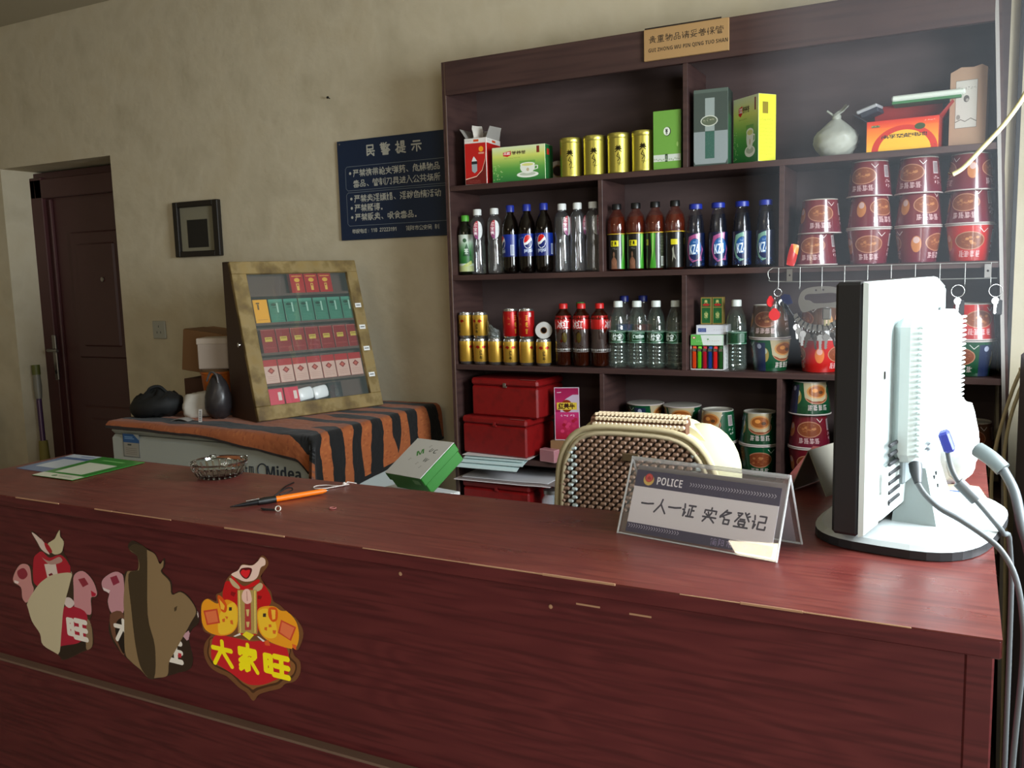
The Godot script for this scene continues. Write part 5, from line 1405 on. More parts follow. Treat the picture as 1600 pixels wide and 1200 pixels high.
func row_bottom() -> void:
	var Y: float = SHELF[3] + 0.0008
	var rng := RandomNumberGenerator.new()
	rng.seed = 51
	var redm := mat(Color(0.50, 0.055, 0.06), 0.42)
	redm.albedo_texture = noise_tex(0.02, 256, [[0.0, Color(0.8, 0.8, 0.8)], [0.5, Color(1, 1, 1)], [1.0, Color(0.95, 0.95, 0.95)]], 4, 55)
	redm.uv1_triplanar = true
	redm.uv1_scale = Vector3(3, 3, 3)
	var specs := [[Vector3(-1.424, Y + 0.1485, -2.795), -5.0, "red metal cash box with latch, the upper one, shifted to the right"], [Vector3(-1.455, Y + 0.012, -2.775), -7.0, "red metal cash box under the latched one, resting on white papers"], [Vector3(-1.462, 0.60, -2.775), -3.0, "red metal cash box lowest in the cabinet, below the papers"]]
	for i in 3:
		var t := thing("cash_box", specs[i][2], "cash box", specs[i][0], deg_to_rad(specs[i][1]), "red metal cash boxes")
		part("body", box(mb(), Vector3(0, 0.054, 0), Vector3(0.275, 0.108, 0.185), 0.006), redm, t)
		part("lid", box(mb(), Vector3(0, 0.1225, 0), Vector3(0.279, 0.026, 0.189), 0.007), redm, t)
		part("edge_wear", box(mb(), Vector3(0.10, 0.1356, 0.0915), Vector3(0.06, 0.0006, 0.003), 0.0002), mat(Color(0.60, 0.42, 0.38), 0.6), t)
		var la := part("latch", box(mb(), Vector3(0.005, 0.1135, 0.0955), Vector3(0.012, 0.016, 0.003), 0.001), M.chrome if i == 0 else redm, t)
		part("knob", box(mb(), Vector3(0.011, 0.108, 0.0965), Vector3(0.010, 0.006, 0.003), 0.001), M.chrome if i == 0 else redm, la)
	# papers that stick out over the edge of the shelf
	var pm := mat(Color(0.76, 0.84, 0.84), 0.75)
	var bend := func(x0: float, x1: float, y: float, drop: float, zf: float, zbk: float, tilt: float) -> Callable:
		return func(u: float, w: float) -> Vector3:
			var z := lerpf(zbk, zf, w)
			var over := maxf(z - (CAB_Z - 0.002), 0.0)
			return Vector3(lerpf(x0, x1, u) + tilt * w, y - drop * over * (1.0 + over * 6.0), z)
	for i in 4:
		var d: Array = [[-1.60, -1.36, 0.0015, 0.25, -2.625, "pale green folded paper under the cash box, lowest sheet hanging furthest over the shelf edge"], [-1.59, -1.345, 0.0045, 0.18, -2.640, "pale folded paper under the cash box, second sheet from below"], [-1.585, -1.35, 0.0075, 0.10, -2.655, "pale folded paper under the cash box, third sheet from below"], [-1.595, -1.33, 0.0105, 0.0, -2.662, "white paper directly under the middle cash box"]][i]
		var pp := thing("paper_sheet", d[5], "paper", Vector3(0, Y, 0), 0.0, "papers under the middle cash box")
		part("sheet", sheet(mb(), 6, 12, bend.call(d[0], d[1], d[2], d[3], d[4], -2.86, 0.01), 0.0018), pm if i != 3 else mat(Color(0.82, 0.80, 0.79), 0.7), pp)
	for i in 3:
		var d: Array = [[0.7375, -1.62, -1.24, 0.0, "white sheet on the lowest cash box, bottom of the three"], [0.7425, -1.60, -1.22, 0.0, "grey magazine on the lowest cash box, middle of the three"], [0.7475, -1.59, -1.25, 0.0, "white magazine on the lowest cash box, top of the three"]][i]
		var pp := thing("paper_sheet", d[4], "paper", Vector3(0, 0, 0), 0.0, "papers on the lowest cash box")
		var ym: float = d[0]
		part("sheet", sheet(mb(), 12, 4, func(u, w): return Vector3(lerpf(d[1], d[2], u), ym + 0.0035 + 0.012 * maxf(u - 0.72, 0.0) * sin(u * 9.0), lerpf(-2.86, -2.655 - 0.004 * i, w)), 0.0030), mat([Color(0.84, 0.80, 0.80), Color(0.55, 0.50, 0.49), Color(0.80, 0.79, 0.80)][i], 0.6), pp)
	var cb := thing("cardboard_box", "flat tan cardboard box under the pink card, right of the cash boxes", "box", Vector3(-1.205, Y, -2.79), 0.1)
	part("carton", box(mb(), Vector3(0, 0.036, 0), Vector3(0.13, 0.072, 0.13), 0.001), M.card_brown, cb)
	part("tape", box(mb(), Vector3(0, 0.0724, 0), Vector3(0.04, 0.0006, 0.131)), mat(Color(0.60, 0.48, 0.30), 0.35), cb)
	var pk := canvas(256, 512, Color(0.62, 0.10, 0.32))
	pk.grad(0, 0, 256, 160, Color(0.60, 0.08, 0.30), Color(0.72, 0.16, 0.36))
	pk.poly([Vector2(256, 70), Vector2(190, 70), Vector2(120, 110), Vector2(60, 180), Vector2(60, 240), Vector2(256, 240)], Color(0.78, 0.70, 0.78))
	pk.grad(0, 240, 256, 272, Color(0.78, 0.20, 0.46), Color(0.62, 0.08, 0.18))
	for k in 16:
		pk.ell(rng.randf() * 256, 300 + rng.randf() * 200, 20, 16, Color(0.82, 0.24, 0.42).lerp(Color(0.60, 0.06, 0.16), rng.randf()))
	pk.ell(128, 180, 58, 60, Color(0.55, 0.18, 0.06))
	pk.rect(24, 146, 208, 70, Color(0.86, 0.74, 0.26))
	pk.cjk("红美牛", 42, 156, 50, 9, Color(0.20, 0.07, 0.05), 58)
	blobs(pk, 60, 262, 5, 28, Color(0.92, 0.78, 0.86), rng)
	pk.cjk("一", 30, 30, 40, 6, Color(0.9, 0.8, 0.85))
	for q in [[0, 0, 256, 6], [0, 506, 256, 6], [0, 0, 6, 512], [250, 0, 6, 512]]:
		pk.rect(q[0], q[1], q[2], q[3], Color(0.82, 0.78, 0.82))
	var card := thing("advert_card", "pink and red advertising card standing right of the cash boxes", "card", Vector3(-1.205, Y + 0.073, -2.735), deg_to_rad(3))
	card.rotation.x = deg_to_rad(-5)
	card.rotation.z = deg_to_rad(2.0)
	part("card", box(mb(), Vector3(0, 0.0925, 0), Vector3(0.092, 0.183, 0.002), 0.0005, Transform3D(), {"front": Rect2(0, 0, 1, 1)}), printed(pk, 0.35), card)
	var pb := thing("soap_box", "small pink box at the shelf edge left of the chair", "box", Vector3(-1.262, Y, -2.708), deg_to_rad(-14))
	var pbc := canvas(128, 64, Color(0.70, 0.50, 0.52))
	for k in 7:
		pbc.rect(4, 6 + k * 8, 120, 3, Color(0.62, 0.36, 0.40))
	part("carton", box(mb(), Vector3(0, 0.0225, 0), Vector3(0.066, 0.045, 0.03), 0.002, Transform3D(), {"all": Rect2(0, 0, 1, 1)}), printed(pbc, 0.4), pb)
	var jar := thing("glass_jar", "small clear glass jar right of the lowest cash box", "jar", Vector3(-1.255, 0.60, -2.70))
	part("jar", lathe(mb(), [Vector2(0, 0.002), Vector2(0.03, 0.0), Vector2(0.034, 0.006), Vector2(0.034, 0.09), Vector2(0.026, 0.106), Vector2(0.026, 0.115), Vector2(0.024, 0.115), Vector2(0.024, 0.106), Vector2(0.032, 0.088), Vector2(0.032, 0.008), Vector2(0, 0.006)], 24), pane(Color(0.8, 0.85, 0.88), 0.2, 0.03), jar)
	part("lid", lathe(mb(), [Vector2(0, 0.115), Vector2(0.028, 0.113), Vector2(0.028, 0.125), Vector2(0, 0.126)], 24), M.steel, jar)
	var s := 0.1015
	for q in [
		["green", -0.960, 0, false, 20, -2.846, "green noodle bucket at the back left, lower one, behind the chair"],
		["green", -0.960, 1, false, 60, -2.846, "green noodle bucket with pale lid behind the chair's top, further back"],
		["green", -0.828, 0, false, 0, -2.832, "green noodle bucket hidden behind the chair's cream cover, lower one"],
		["green", -0.828, 1, false, -4, -2.832, "green noodle bucket with pale lid just above the chair's top right corner"],
		["green", -0.694, 0, false, 200, -2.772, "green noodle bucket lower one of the stack right of the chair"],
		["green", -0.694, 1, true, -28, -2.772, "green noodle bucket upper one of the stack right of the chair"],
		["green", -0.562, 0, false, 150, -2.772, "dark green noodle bucket under another, left of the lower divider"],
		["green", -0.562, 1, true, 2, -2.772, "green noodle bucket upside down on another, left of the lower divider"],
		["maroon", -0.412, 0, false, 0, -2.775, "maroon noodle bucket lowest of the stack left of the monitor"],
		["maroon", -0.412, 1, true, 0, -2.775, "maroon noodle bucket in the middle of the stack left of the monitor"],
		["green", -0.412, 2, true, 24, -2.775, "green noodle bucket with blue panel on top of the stack left of the monitor"],
		["red", -0.270, 0, false, 0, -2.775, "red noodle bucket on the lower shelf behind the monitor, lower one"],
		["green", -0.270, 1, true, 0, -2.775, "green noodle bucket on the lower shelf behind the monitor, upper one"],
		["green", 0.03, 0, false, 90, -2.775, "green noodle bucket at the lower right end, lower one"],
		["brown", 0.03, 1, true, 0, -2.775, "brown noodle bucket at the lower right end, upper one"]]:
		bucket(q[0], q[6], Vector3(q[1], Y + s * q[2], q[5]), q[3], q[4])

# ---- wire rail with keys at the edge of the bottle shelf
func hook_rail() -> void:
	var y: float = SHELF[1]
	var z := CAB_Z + 0.006
	var t := thing("hook_rail", "thin wire rail of key hooks along the shelf edge above the monitor", "hook rail")
	part("rail", tube(mb(), [Vector3(-0.512, y - 0.004, z), Vector3(0.075, y - 0.004, z)], 0.0013, 6), M.wire, t)
	part("rail", tube(mb(), smooth_path([Vector3(-0.512, y - 0.004, z), Vector3(-0.524, y - 0.015, z + 0.004), Vector3(-0.520, y - 0.034, z + 0.004), Vector3(-0.500, y - 0.044, z), Vector3(-0.30, y - 0.046, z), Vector3(0.075, y - 0.046, z)], 4), 0.0013, 6), M.wire, t)
	for i in 10:
		var x := -0.494 + i * 0.0615
		part("hook", tube(mb(), smooth_path([Vector3(x, y - 0.003, z + 0.0015), Vector3(x, y - 0.05, z + 0.002), Vector3(x, y - 0.066, z + 0.006), Vector3(x, y - 0.066, z + 0.014), Vector3(x, y - 0.060, z + 0.017)], 3), 0.0011, 6), M.wire, t)
	for x in [-0.462, 0.052]:
		var br := CSGBox3D.new()
		br.size = Vector3(0.016, 0.036, 0.002)
		br.position = Vector3(x, y - 0.026, z + 0.0035)
		br.material = M.steel
		br.name = "bracket"
		var hole := CSGCylinder3D.new()
		hole.name = "screw_hole"
		hole.operation = CSGShape3D.OPERATION_SUBTRACTION
		hole.radius = 0.0032
		hole.height = 0.01
		hole.rotation.x = PI / 2
		br.add_child(hole)
		t.add_child(br, true)
	# bunch with red and blue tags on the first hook
	var b := thing("key_bunch", "bunch of keys with round red and blue tags on the first hook", "keys", Vector3(-0.494, y - 0.064, z + 0.010))
	part("ring", ring(mb(), Vector3(0, -0.012, 0), 0.011, 0.0011, Vector3(0.4, 0, 1).normalized()), M.chrome, b)
	part("ring", ring(mb(), Vector3(-0.004, -0.030, 0.002), 0.009, 0.0011, Vector3(1, 0, 0.3).normalized()), M.chrome, b)
	part("chain", tube(mb(), smooth_path([Vector3(-0.004, -0.038, 0.002), Vector3(-0.006, -0.052, 0.003), Vector3(-0.006, -0.064, 0.004)], 4), 0.0016, 6), M.chrome, b)
	var redt := mat(Color(0.80, 0.09, 0.10), 0.35)
	var tag_round := func(c: Vector3, r: float, turn: float) -> SurfaceTool:
		var pts := []
		for i in 20:
			var a := TAU * i / 20
			pts.append(Vector2(sin(a) * r, cos(a) * r + (0.004 if absf(a) < 0.35 or a > TAU - 0.35 else 0.0)))
		return plate(mb(), pts, 0.003, Transform3D(Basis(Vector3.UP, turn), c))
	part("tag", tag_round.call(Vector3(-0.008, -0.078, 0.006), 0.0165, 0.15), redt, b, "round red plastic key tag")
	part("tag", tag_round.call(Vector3(-0.022, -0.040, -0.002), 0.0145, 1.0), redt, b, "red key tag seen edge on")
	part("tag", plate(mb(), [Vector2(-0.013, -0.015), Vector2(0.012, -0.020), Vector2(0.016, 0.006), Vector2(0.004, 0.016), Vector2(-0.010, 0.014)], 0.004, Transform3D(Basis(Vector3.BACK, 0.5) * Basis(Vector3.UP, -0.2), Vector3(0.024, -0.032, 0.004))), mat(Color(0.05, 0.08, 0.26), 0.4), b, "dark blue key tag")
	for i in 5:
		var a: float = [-0.1, 0.28, 0.42, 0.15, 0.6][i]
		part("key", key_mesh(Transform3D(Basis(Vector3.BACK, a) * Basis(Vector3.UP, 0.5 * i), Vector3(0.006 + 0.004 * i, -0.028 - 0.004 * i, 0.002 * i))), M.steel if i % 2 else M.dark_plastic, b)
	# flat steel key holder hung on two hooks, keys along its lower bow
	var kp := thing("key_holder", "flat steel key holder plate with a long slot, hung on two hooks", "key holder", Vector3(-0.372, y - 0.105, z + 0.013))
	var outer := CSGPolygon3D.new()
	outer.name = "plate"
	outer.polygon = rounded([Vector2(-0.062, 0.010), Vector2(-0.050, 0.034), Vector2(-0.020, 0.044), Vector2(0.030, 0.044), Vector2(0.058, 0.030), Vector2(0.066, 0.0), Vector2(0.062, -0.026), Vector2(0.045, -0.018), Vector2(0.010, -0.016), Vector2(-0.020, -0.022), Vector2(-0.048, -0.030), Vector2(-0.060, -0.012)])
	outer.depth = 0.002
	outer.material = M.steel
	var slot := CSGPolygon3D.new()
	slot.name = "slot"
	slot.operation = CSGShape3D.OPERATION_SUBTRACTION
	slot.polygon = rounded([Vector2(-0.046, 0.008), Vector2(-0.040, 0.022), Vector2(-0.010, 0.024), Vector2(0.035, 0.026), Vector2(0.052, 0.016), Vector2(0.050, 0.004), Vector2(0.030, -0.002), Vector2(0.0, -0.004), Vector2(-0.020, -0.003), Vector2(-0.030, 0.004)])
	slot.depth = 0.02
	slot.position.z = 0.01
	outer.add_child(slot)
	for p in [Vector2(-0.014, 0.034), Vector2(0.006, 0.035)]:
		var hole := CSGCylinder3D.new()
		hole.name = "hole"
		hole.operation = CSGShape3D.OPERATION_SUBTRACTION
		hole.radius = 0.0032
		hole.height = 0.02
		hole.rotation.x = PI / 2
		hole.position = Vector3(p.x, p.y, 0)
		outer.add_child(hole)
	kp.add_child(outer, true)
	var arm := []
	for i in 13:
		var a := lerpf(-2.95, -0.30, i / 12.0)
		arm.append(Vector3(cos(a) * 0.068 - 0.004, sin(a) * 0.050 - 0.026, 0.002))
	var bow := mb()
	for i in 12:
		var p: Vector3 = arm[i]
		var q: Vector3 = arm[i + 1]
		var w := 0.0085 + 0.004 * sin(i / 12.0 * PI)
		box(bow, Vector3.ZERO, Vector3((q - p).length() + 0.003, w * 1.6, 0.002), 0.0, Transform3D(Basis(Vector3.BACK, atan2(q.y - p.y, q.x - p.x)), (p + q) * 0.5))
	part("bow", bow, M.steel, kp)
	part("clasp", box(mb(), Vector3(0.018, -0.034, 0.006), Vector3(0.024, 0.034, 0.008), 0.003), M.steel, kp)
	part("clasp_tongue", box(mb(), Vector3(0.013, -0.060, 0.006), Vector3(0.006, 0.018, 0.004), 0.001), mat(Color(0.80, 0.76, 0.60), 0.3, 0.7), kp)
	part("clasp_tongue", box(mb(), Vector3(0.023, -0.059, 0.006), Vector3(0.006, 0.018, 0.004), 0.001), mat(Color(0.80, 0.76, 0.60), 0.3, 0.7), kp)
	var rng := RandomNumberGenerator.new()
	rng.seed = 61
	for i in 9:
		var a := lerpf(-2.75, -0.75, i / 8.0)
		var p := Vector3(cos(a) * 0.068 - 0.004, sin(a) * 0.050 - 0.032, 0.004)
		var k := thing("key", "steel key hanging from the key holder's bow, %s of nine" % ["leftmost", "second from the left", "third from the left", "fourth from the left", "middle one", "fourth from the right", "third from the right", "second from the right", "rightmost"][i], "key", kp.position + p, 0.0, "keys on the key holder")
		part("ring", ring(mb(), Vector3(0, -0.006, 0), 0.007, 0.0009, Vector3(1, 0, 0.5).normalized(), 14), M.chrome, k)
		part("key", key_mesh(Transform3D(Basis(Vector3.BACK, rng.randf_range(-0.25, 0.25)) * Basis(Vector3.UP, rng.randf_range(-1.0, 1.0)), Vector3(0, -0.012, 0.002))), M.steel, k)
	for q in [[-0.018, "key on a large split ring, hanging right of the monitor's top"], [0.072, "key on a large split ring at the far right hook"]]:
		var k := thing("key", q[1], "key", Vector3(q[0], y - 0.062, z + 0.012), 0.0, "")
		part("ring", ring(mb(), Vector3(0, -0.017, 0), 0.0165, 0.0014, Vector3(0.25, 0, 1).normalized(), 24), M.chrome, k)
		part("key", key_mesh(Transform3D(Basis(Vector3.UP, 0.4), Vector3(0, -0.034, 0))), M.steel, k)
		part("tag", box(mb(), Vector3(0.006, -0.062, -0.004), Vector3(0.022, 0.04, 0.004), 0.002), M.dark_plastic, k)

func rounded(pts: Array) -> PackedVector2Array:
	# Catmull-Rom through the corners
	var out := PackedVector2Array()
	var n := pts.size()
	for i in n:
		for k in 4:
			out.append((pts[i] as Vector2).cubic_interpolate(pts[(i + 1) % n], pts[(i - 1 + n) % n], pts[(i + 2) % n], k / 4.0))
	return out

func key_mesh(t: Transform3D) -> SurfaceTool:
	var st := mb()
	var pts := []
	for i in 12:
		pts.append(Vector2(sin(TAU * i / 12) * 0.010, -0.010 + cos(TAU * i / 12) * 0.010))
	plate(st, pts, 0.002, t)
	plate(st, [Vector2(-0.004, -0.018), Vector2(0.004, -0.018), Vector2(0.004, -0.028), Vector2(0.002, -0.031), Vector2(0.004, -0.034), Vector2(0.002, -0.037), Vector2(0.004, -0.041), Vector2(0.0, -0.046), Vector2(-0.004, -0.043)], 0.0018, t)
	return st

# ---------------------------------------------------------------- freezer, towel, cigarette case and the clutter beside it
const FZ_X0 := -2.785
const FZ_X1 := -1.835
const FZ_ZF := -2.150
const FZ_ZB := -2.900
const FZ_H := 0.955

func build_freezer_corner() -> void:
	var t := thing("chest_freezer", "pale grey chest freezer behind the counter, covered by a tiger-striped towel", "freezer")
	var white := mat(Color(0.66, 0.68, 0.66), 0.4)
	part("body", bx(Vector3(FZ_X0, 0.05, FZ_ZB), Vector3(FZ_X1, 0.925, FZ_ZF), 0.012), white, t)
	part("lid", bx(Vector3(FZ_X0, 0.928, FZ_ZB), Vector3(FZ_X1, FZ_H, FZ_ZF), 0.012), white, t)
	for p in [Vector3(FZ_X0 + 0.1, 0.025, FZ_ZF - 0.1), Vector3(FZ_X1 - 0.1, 0.025, FZ_ZF - 0.1), Vector3(FZ_X0 + 0.1, 0.025, FZ_ZB + 0.1), Vector3(FZ_X1 - 0.1, 0.025, FZ_ZB + 0.1)]:
		part("foot", lathe(mb(), [Vector2(0, -0.025), Vector2(0.03, -0.025), Vector2(0.025, 0.03), Vector2(0, 0.03)], 16, p), M.black_plastic, t)
	# energy label: blue head with a rounded corner, pale lower part
	var c := canvas(256, 320, Color(0.62, 0.62, 0.60))
	c.rect(0, 0, 256, 120, Color(0.16, 0.34, 0.55))
	c.poly([Vector2(170, 0), Vector2(256, 0), Vector2(256, 80)], Color(0.62, 0.64, 0.62))
	c.rect(30, 36, 130, 12, Color(0.5, 0.65, 0.8))
	c.rect(30, 60, 150, 10, Color(0.5, 0.65, 0.8))
	c.rect(0, 120, 256, 200, Color(0.60, 0.59, 0.55))
	c.line([Vector2(4, 4), Vector2(4, 316), Vector2(250, 316), Vector2(250, 80)], 6, Color(0.20, 0.26, 0.36))
	c.rect(70, 140, 60, 20, Color(0.2, 0.22, 0.25))
	for k in 4:
		c.rect(40, 196 + k * 26, 170, 5, Color(0.45, 0.38, 0.36))
	part("energy_label", box(mb(), Vector3(-2.674, 0.890, FZ_ZF + 0.0008), Vector3(0.085, 0.085, 0.0008), 0.0, Transform3D(), {"front": Rect2(0, 0, 1, 1)}), printed(c, 0.5), t)
	var ink := mat(Color(0.16, 0.19, 0.24), 0.5)
	var tm := TextMesh.new()
	var f := SystemFont.new()
	f.font_names = PackedStringArray(["Droid Sans"])
	f.font_weight = 700
	tm.font = f
	tm.font_size = 64
	tm.pixel_size = 0.00082
	tm.depth = 0.001
	tm.text = "Midea"
	var wd := part("wordmark", tm, ink, t)
	wd.position = Vector3(-1.962, 0.845, FZ_ZF + 0.0012)
	var sw := []
	for i in 14:
		var a := lerpf(0.4, 4.6, i / 13.0)
		sw.append(Vector3(-2.050 + cos(a) * 0.022, 0.846 + sin(a) * 0.024, FZ_ZF + 0.0008))
	part("emblem", tube(mb(), sw, 0.0022, 6), ink, t)
	var gl := mb()
	for q in [[Vector2(-2.135, 0.83), Vector2(-2.135, 0.858)], [Vector2(-2.128, 0.85), Vector2(-2.118, 0.85)], [Vector2(-2.123, 0.83), Vector2(-2.123, 0.858)], [Vector2(-2.108, 0.83), Vector2(-2.108, 0.856)], [Vector2(-2.108, 0.856), Vector2(-2.092, 0.856)], [Vector2(-2.092, 0.83), Vector2(-2.092, 0.856)], [Vector2(-2.100, 0.835), Vector2(-2.100, 0.856)]]:
		var a: Vector2 = q[0]
		var b: Vector2 = q[1]
		var m := (a + b) * 0.5
		box(gl, Vector3.ZERO, Vector3(a.distance_to(b) + 0.003, 0.0032, 0.001), 0.0, Transform3D(Basis(Vector3.BACK, (b - a).angle()), Vector3(m.x, m.y, FZ_ZF + 0.0008)))
	var gp := part("lettering", gl, ink, t)
	gp.set_meta("kind", "stuff")
	towel()
	cigarette_case()
	clutter()

func towel() -> void:
	var rng := RandomNumberGenerator.new()
	rng.seed = 71
	var c := canvas(1024, 1024, Color(0.60, 0.32, 0.15))
	var n := FastNoiseLite.new()
	n.seed = 71
	n.frequency = 0.006
	for k in 2600:
		var p := Vector2(rng.randf() * 1024, rng.randf() * 1024)
		c.rect(p.x, p.y, 6, 14, Color(0.60, 0.32, 0.15).lerp(Color(0.50, 0.24, 0.10) if rng.randf() < 0.5 else Color(0.68, 0.40, 0.20), 0.5))
	# black stripes across, with wavering edges; some taper to a point
	var bands := [[895, 52, 0.0, 1.0], [755, 36, 0.72, 1.0], [622, 34, 0.0, 1.0], [492, 38, 0.6, 1.0], [362, 30, 0.4, 0.965], [225, 34, 0.0, 1.0], [70, 40, 0.0, 1.0]]
	for b in bands:
		var top := []
		var bot := []
		for i in 65:
			var u := lerpf(b[2], b[3], i / 64.0)
			var taper := clampf((u - b[2]) * 14.0 if b[2] > 0.0 else 1.0, 0.0, 1.0) * clampf((b[3] - u) * 14.0 if b[3] < 1.0 else 1.0, 0.0, 1.0)
			var w: float = b[1] * taper * (1.0 + 0.45 * n.get_noise_2d(u * 700, b[0] * 3.0))
			var m: float = b[0] + 26.0 * n.get_noise_2d(u * 500 + 900, b[0] * 2.0)
			top.append(Vector2(u * 1024, m - w))
			bot.push_front(Vector2(u * 1024, m + w))
		c.poly(top + bot, Color(0.035, 0.03, 0.03))
	c.rect(0, 1014, 1024, 10, Color(0.12, 0.07, 0.05))
	c.rect(1010, 0, 14, 1024, Color(0.05, 0.04, 0.035))
	var m := printed(c, 0.95)
	m.rim_enabled = true
	m.rim = 0.12
	m.rim_tint = 0.6
	m.heightmap_enabled = true
	m.heightmap_texture = noise_tex(0.12, 256, [], 3, 72)
	m.heightmap_scale = 0.15
	var W := FZ_X1 - FZ_X0
	var D := FZ_ZF - FZ_ZB
	var f := func(u: float, w: float) -> Vector3:
		var drop_f := 0.018 + 0.055 * smoothstep(0.35, 0.95, u) + 0.012 * u
		var sx := u * (W + 0.20)
		var drop_r := 0.0
		var sz := w * (D + drop_f + 0.06 * smoothstep(0.78, 0.86, u))
		var wob: float = 0.004 * n.get_noise_2d(u * 900, w * 900)
		var dx := maxf(sx - W, 0.0)
		var dz := maxf(sz - D, 0.0)
		# the side hangs lower at the front corner than at the wall
		dx *= lerpf(0.66, 1.0, smoothstep(0.0, 0.75, w))
		var x := FZ_X0 + minf(sx, W)
		var z := FZ_ZB + minf(sz, D)
		var y := FZ_H + 0.012 + wob
		if dx > 0.0 and dz > 0.0:
			y -= maxf(dx, dz * 0.9)
			x += 0.012 + 0.20 * minf(dx, dz)
			z += 0.012 + 0.35 * minf(dx, dz)
		elif dx > 0.0:
			var k := 1.0 - exp(-dx * 60.0)
			x += 0.012 * k + 0.006 * k * sin(w * 19.0) * dx * 6.0 + 0.035 * dx * (1.0 - w)
			y -= dx
		elif dz > 0.0:
			var k := 1.0 - exp(-dz * 80.0)
			z += 0.013 * k + 0.003 * sin(u * 26.0)
			y -= dz
		return Vector3(x, y, z)
	var t := thing("striped_towel", "thick orange and black tiger-striped towel draped over the freezer", "towel")
	part("towel", sheet(mb(), 96, 72, f, 0.009), m, t)

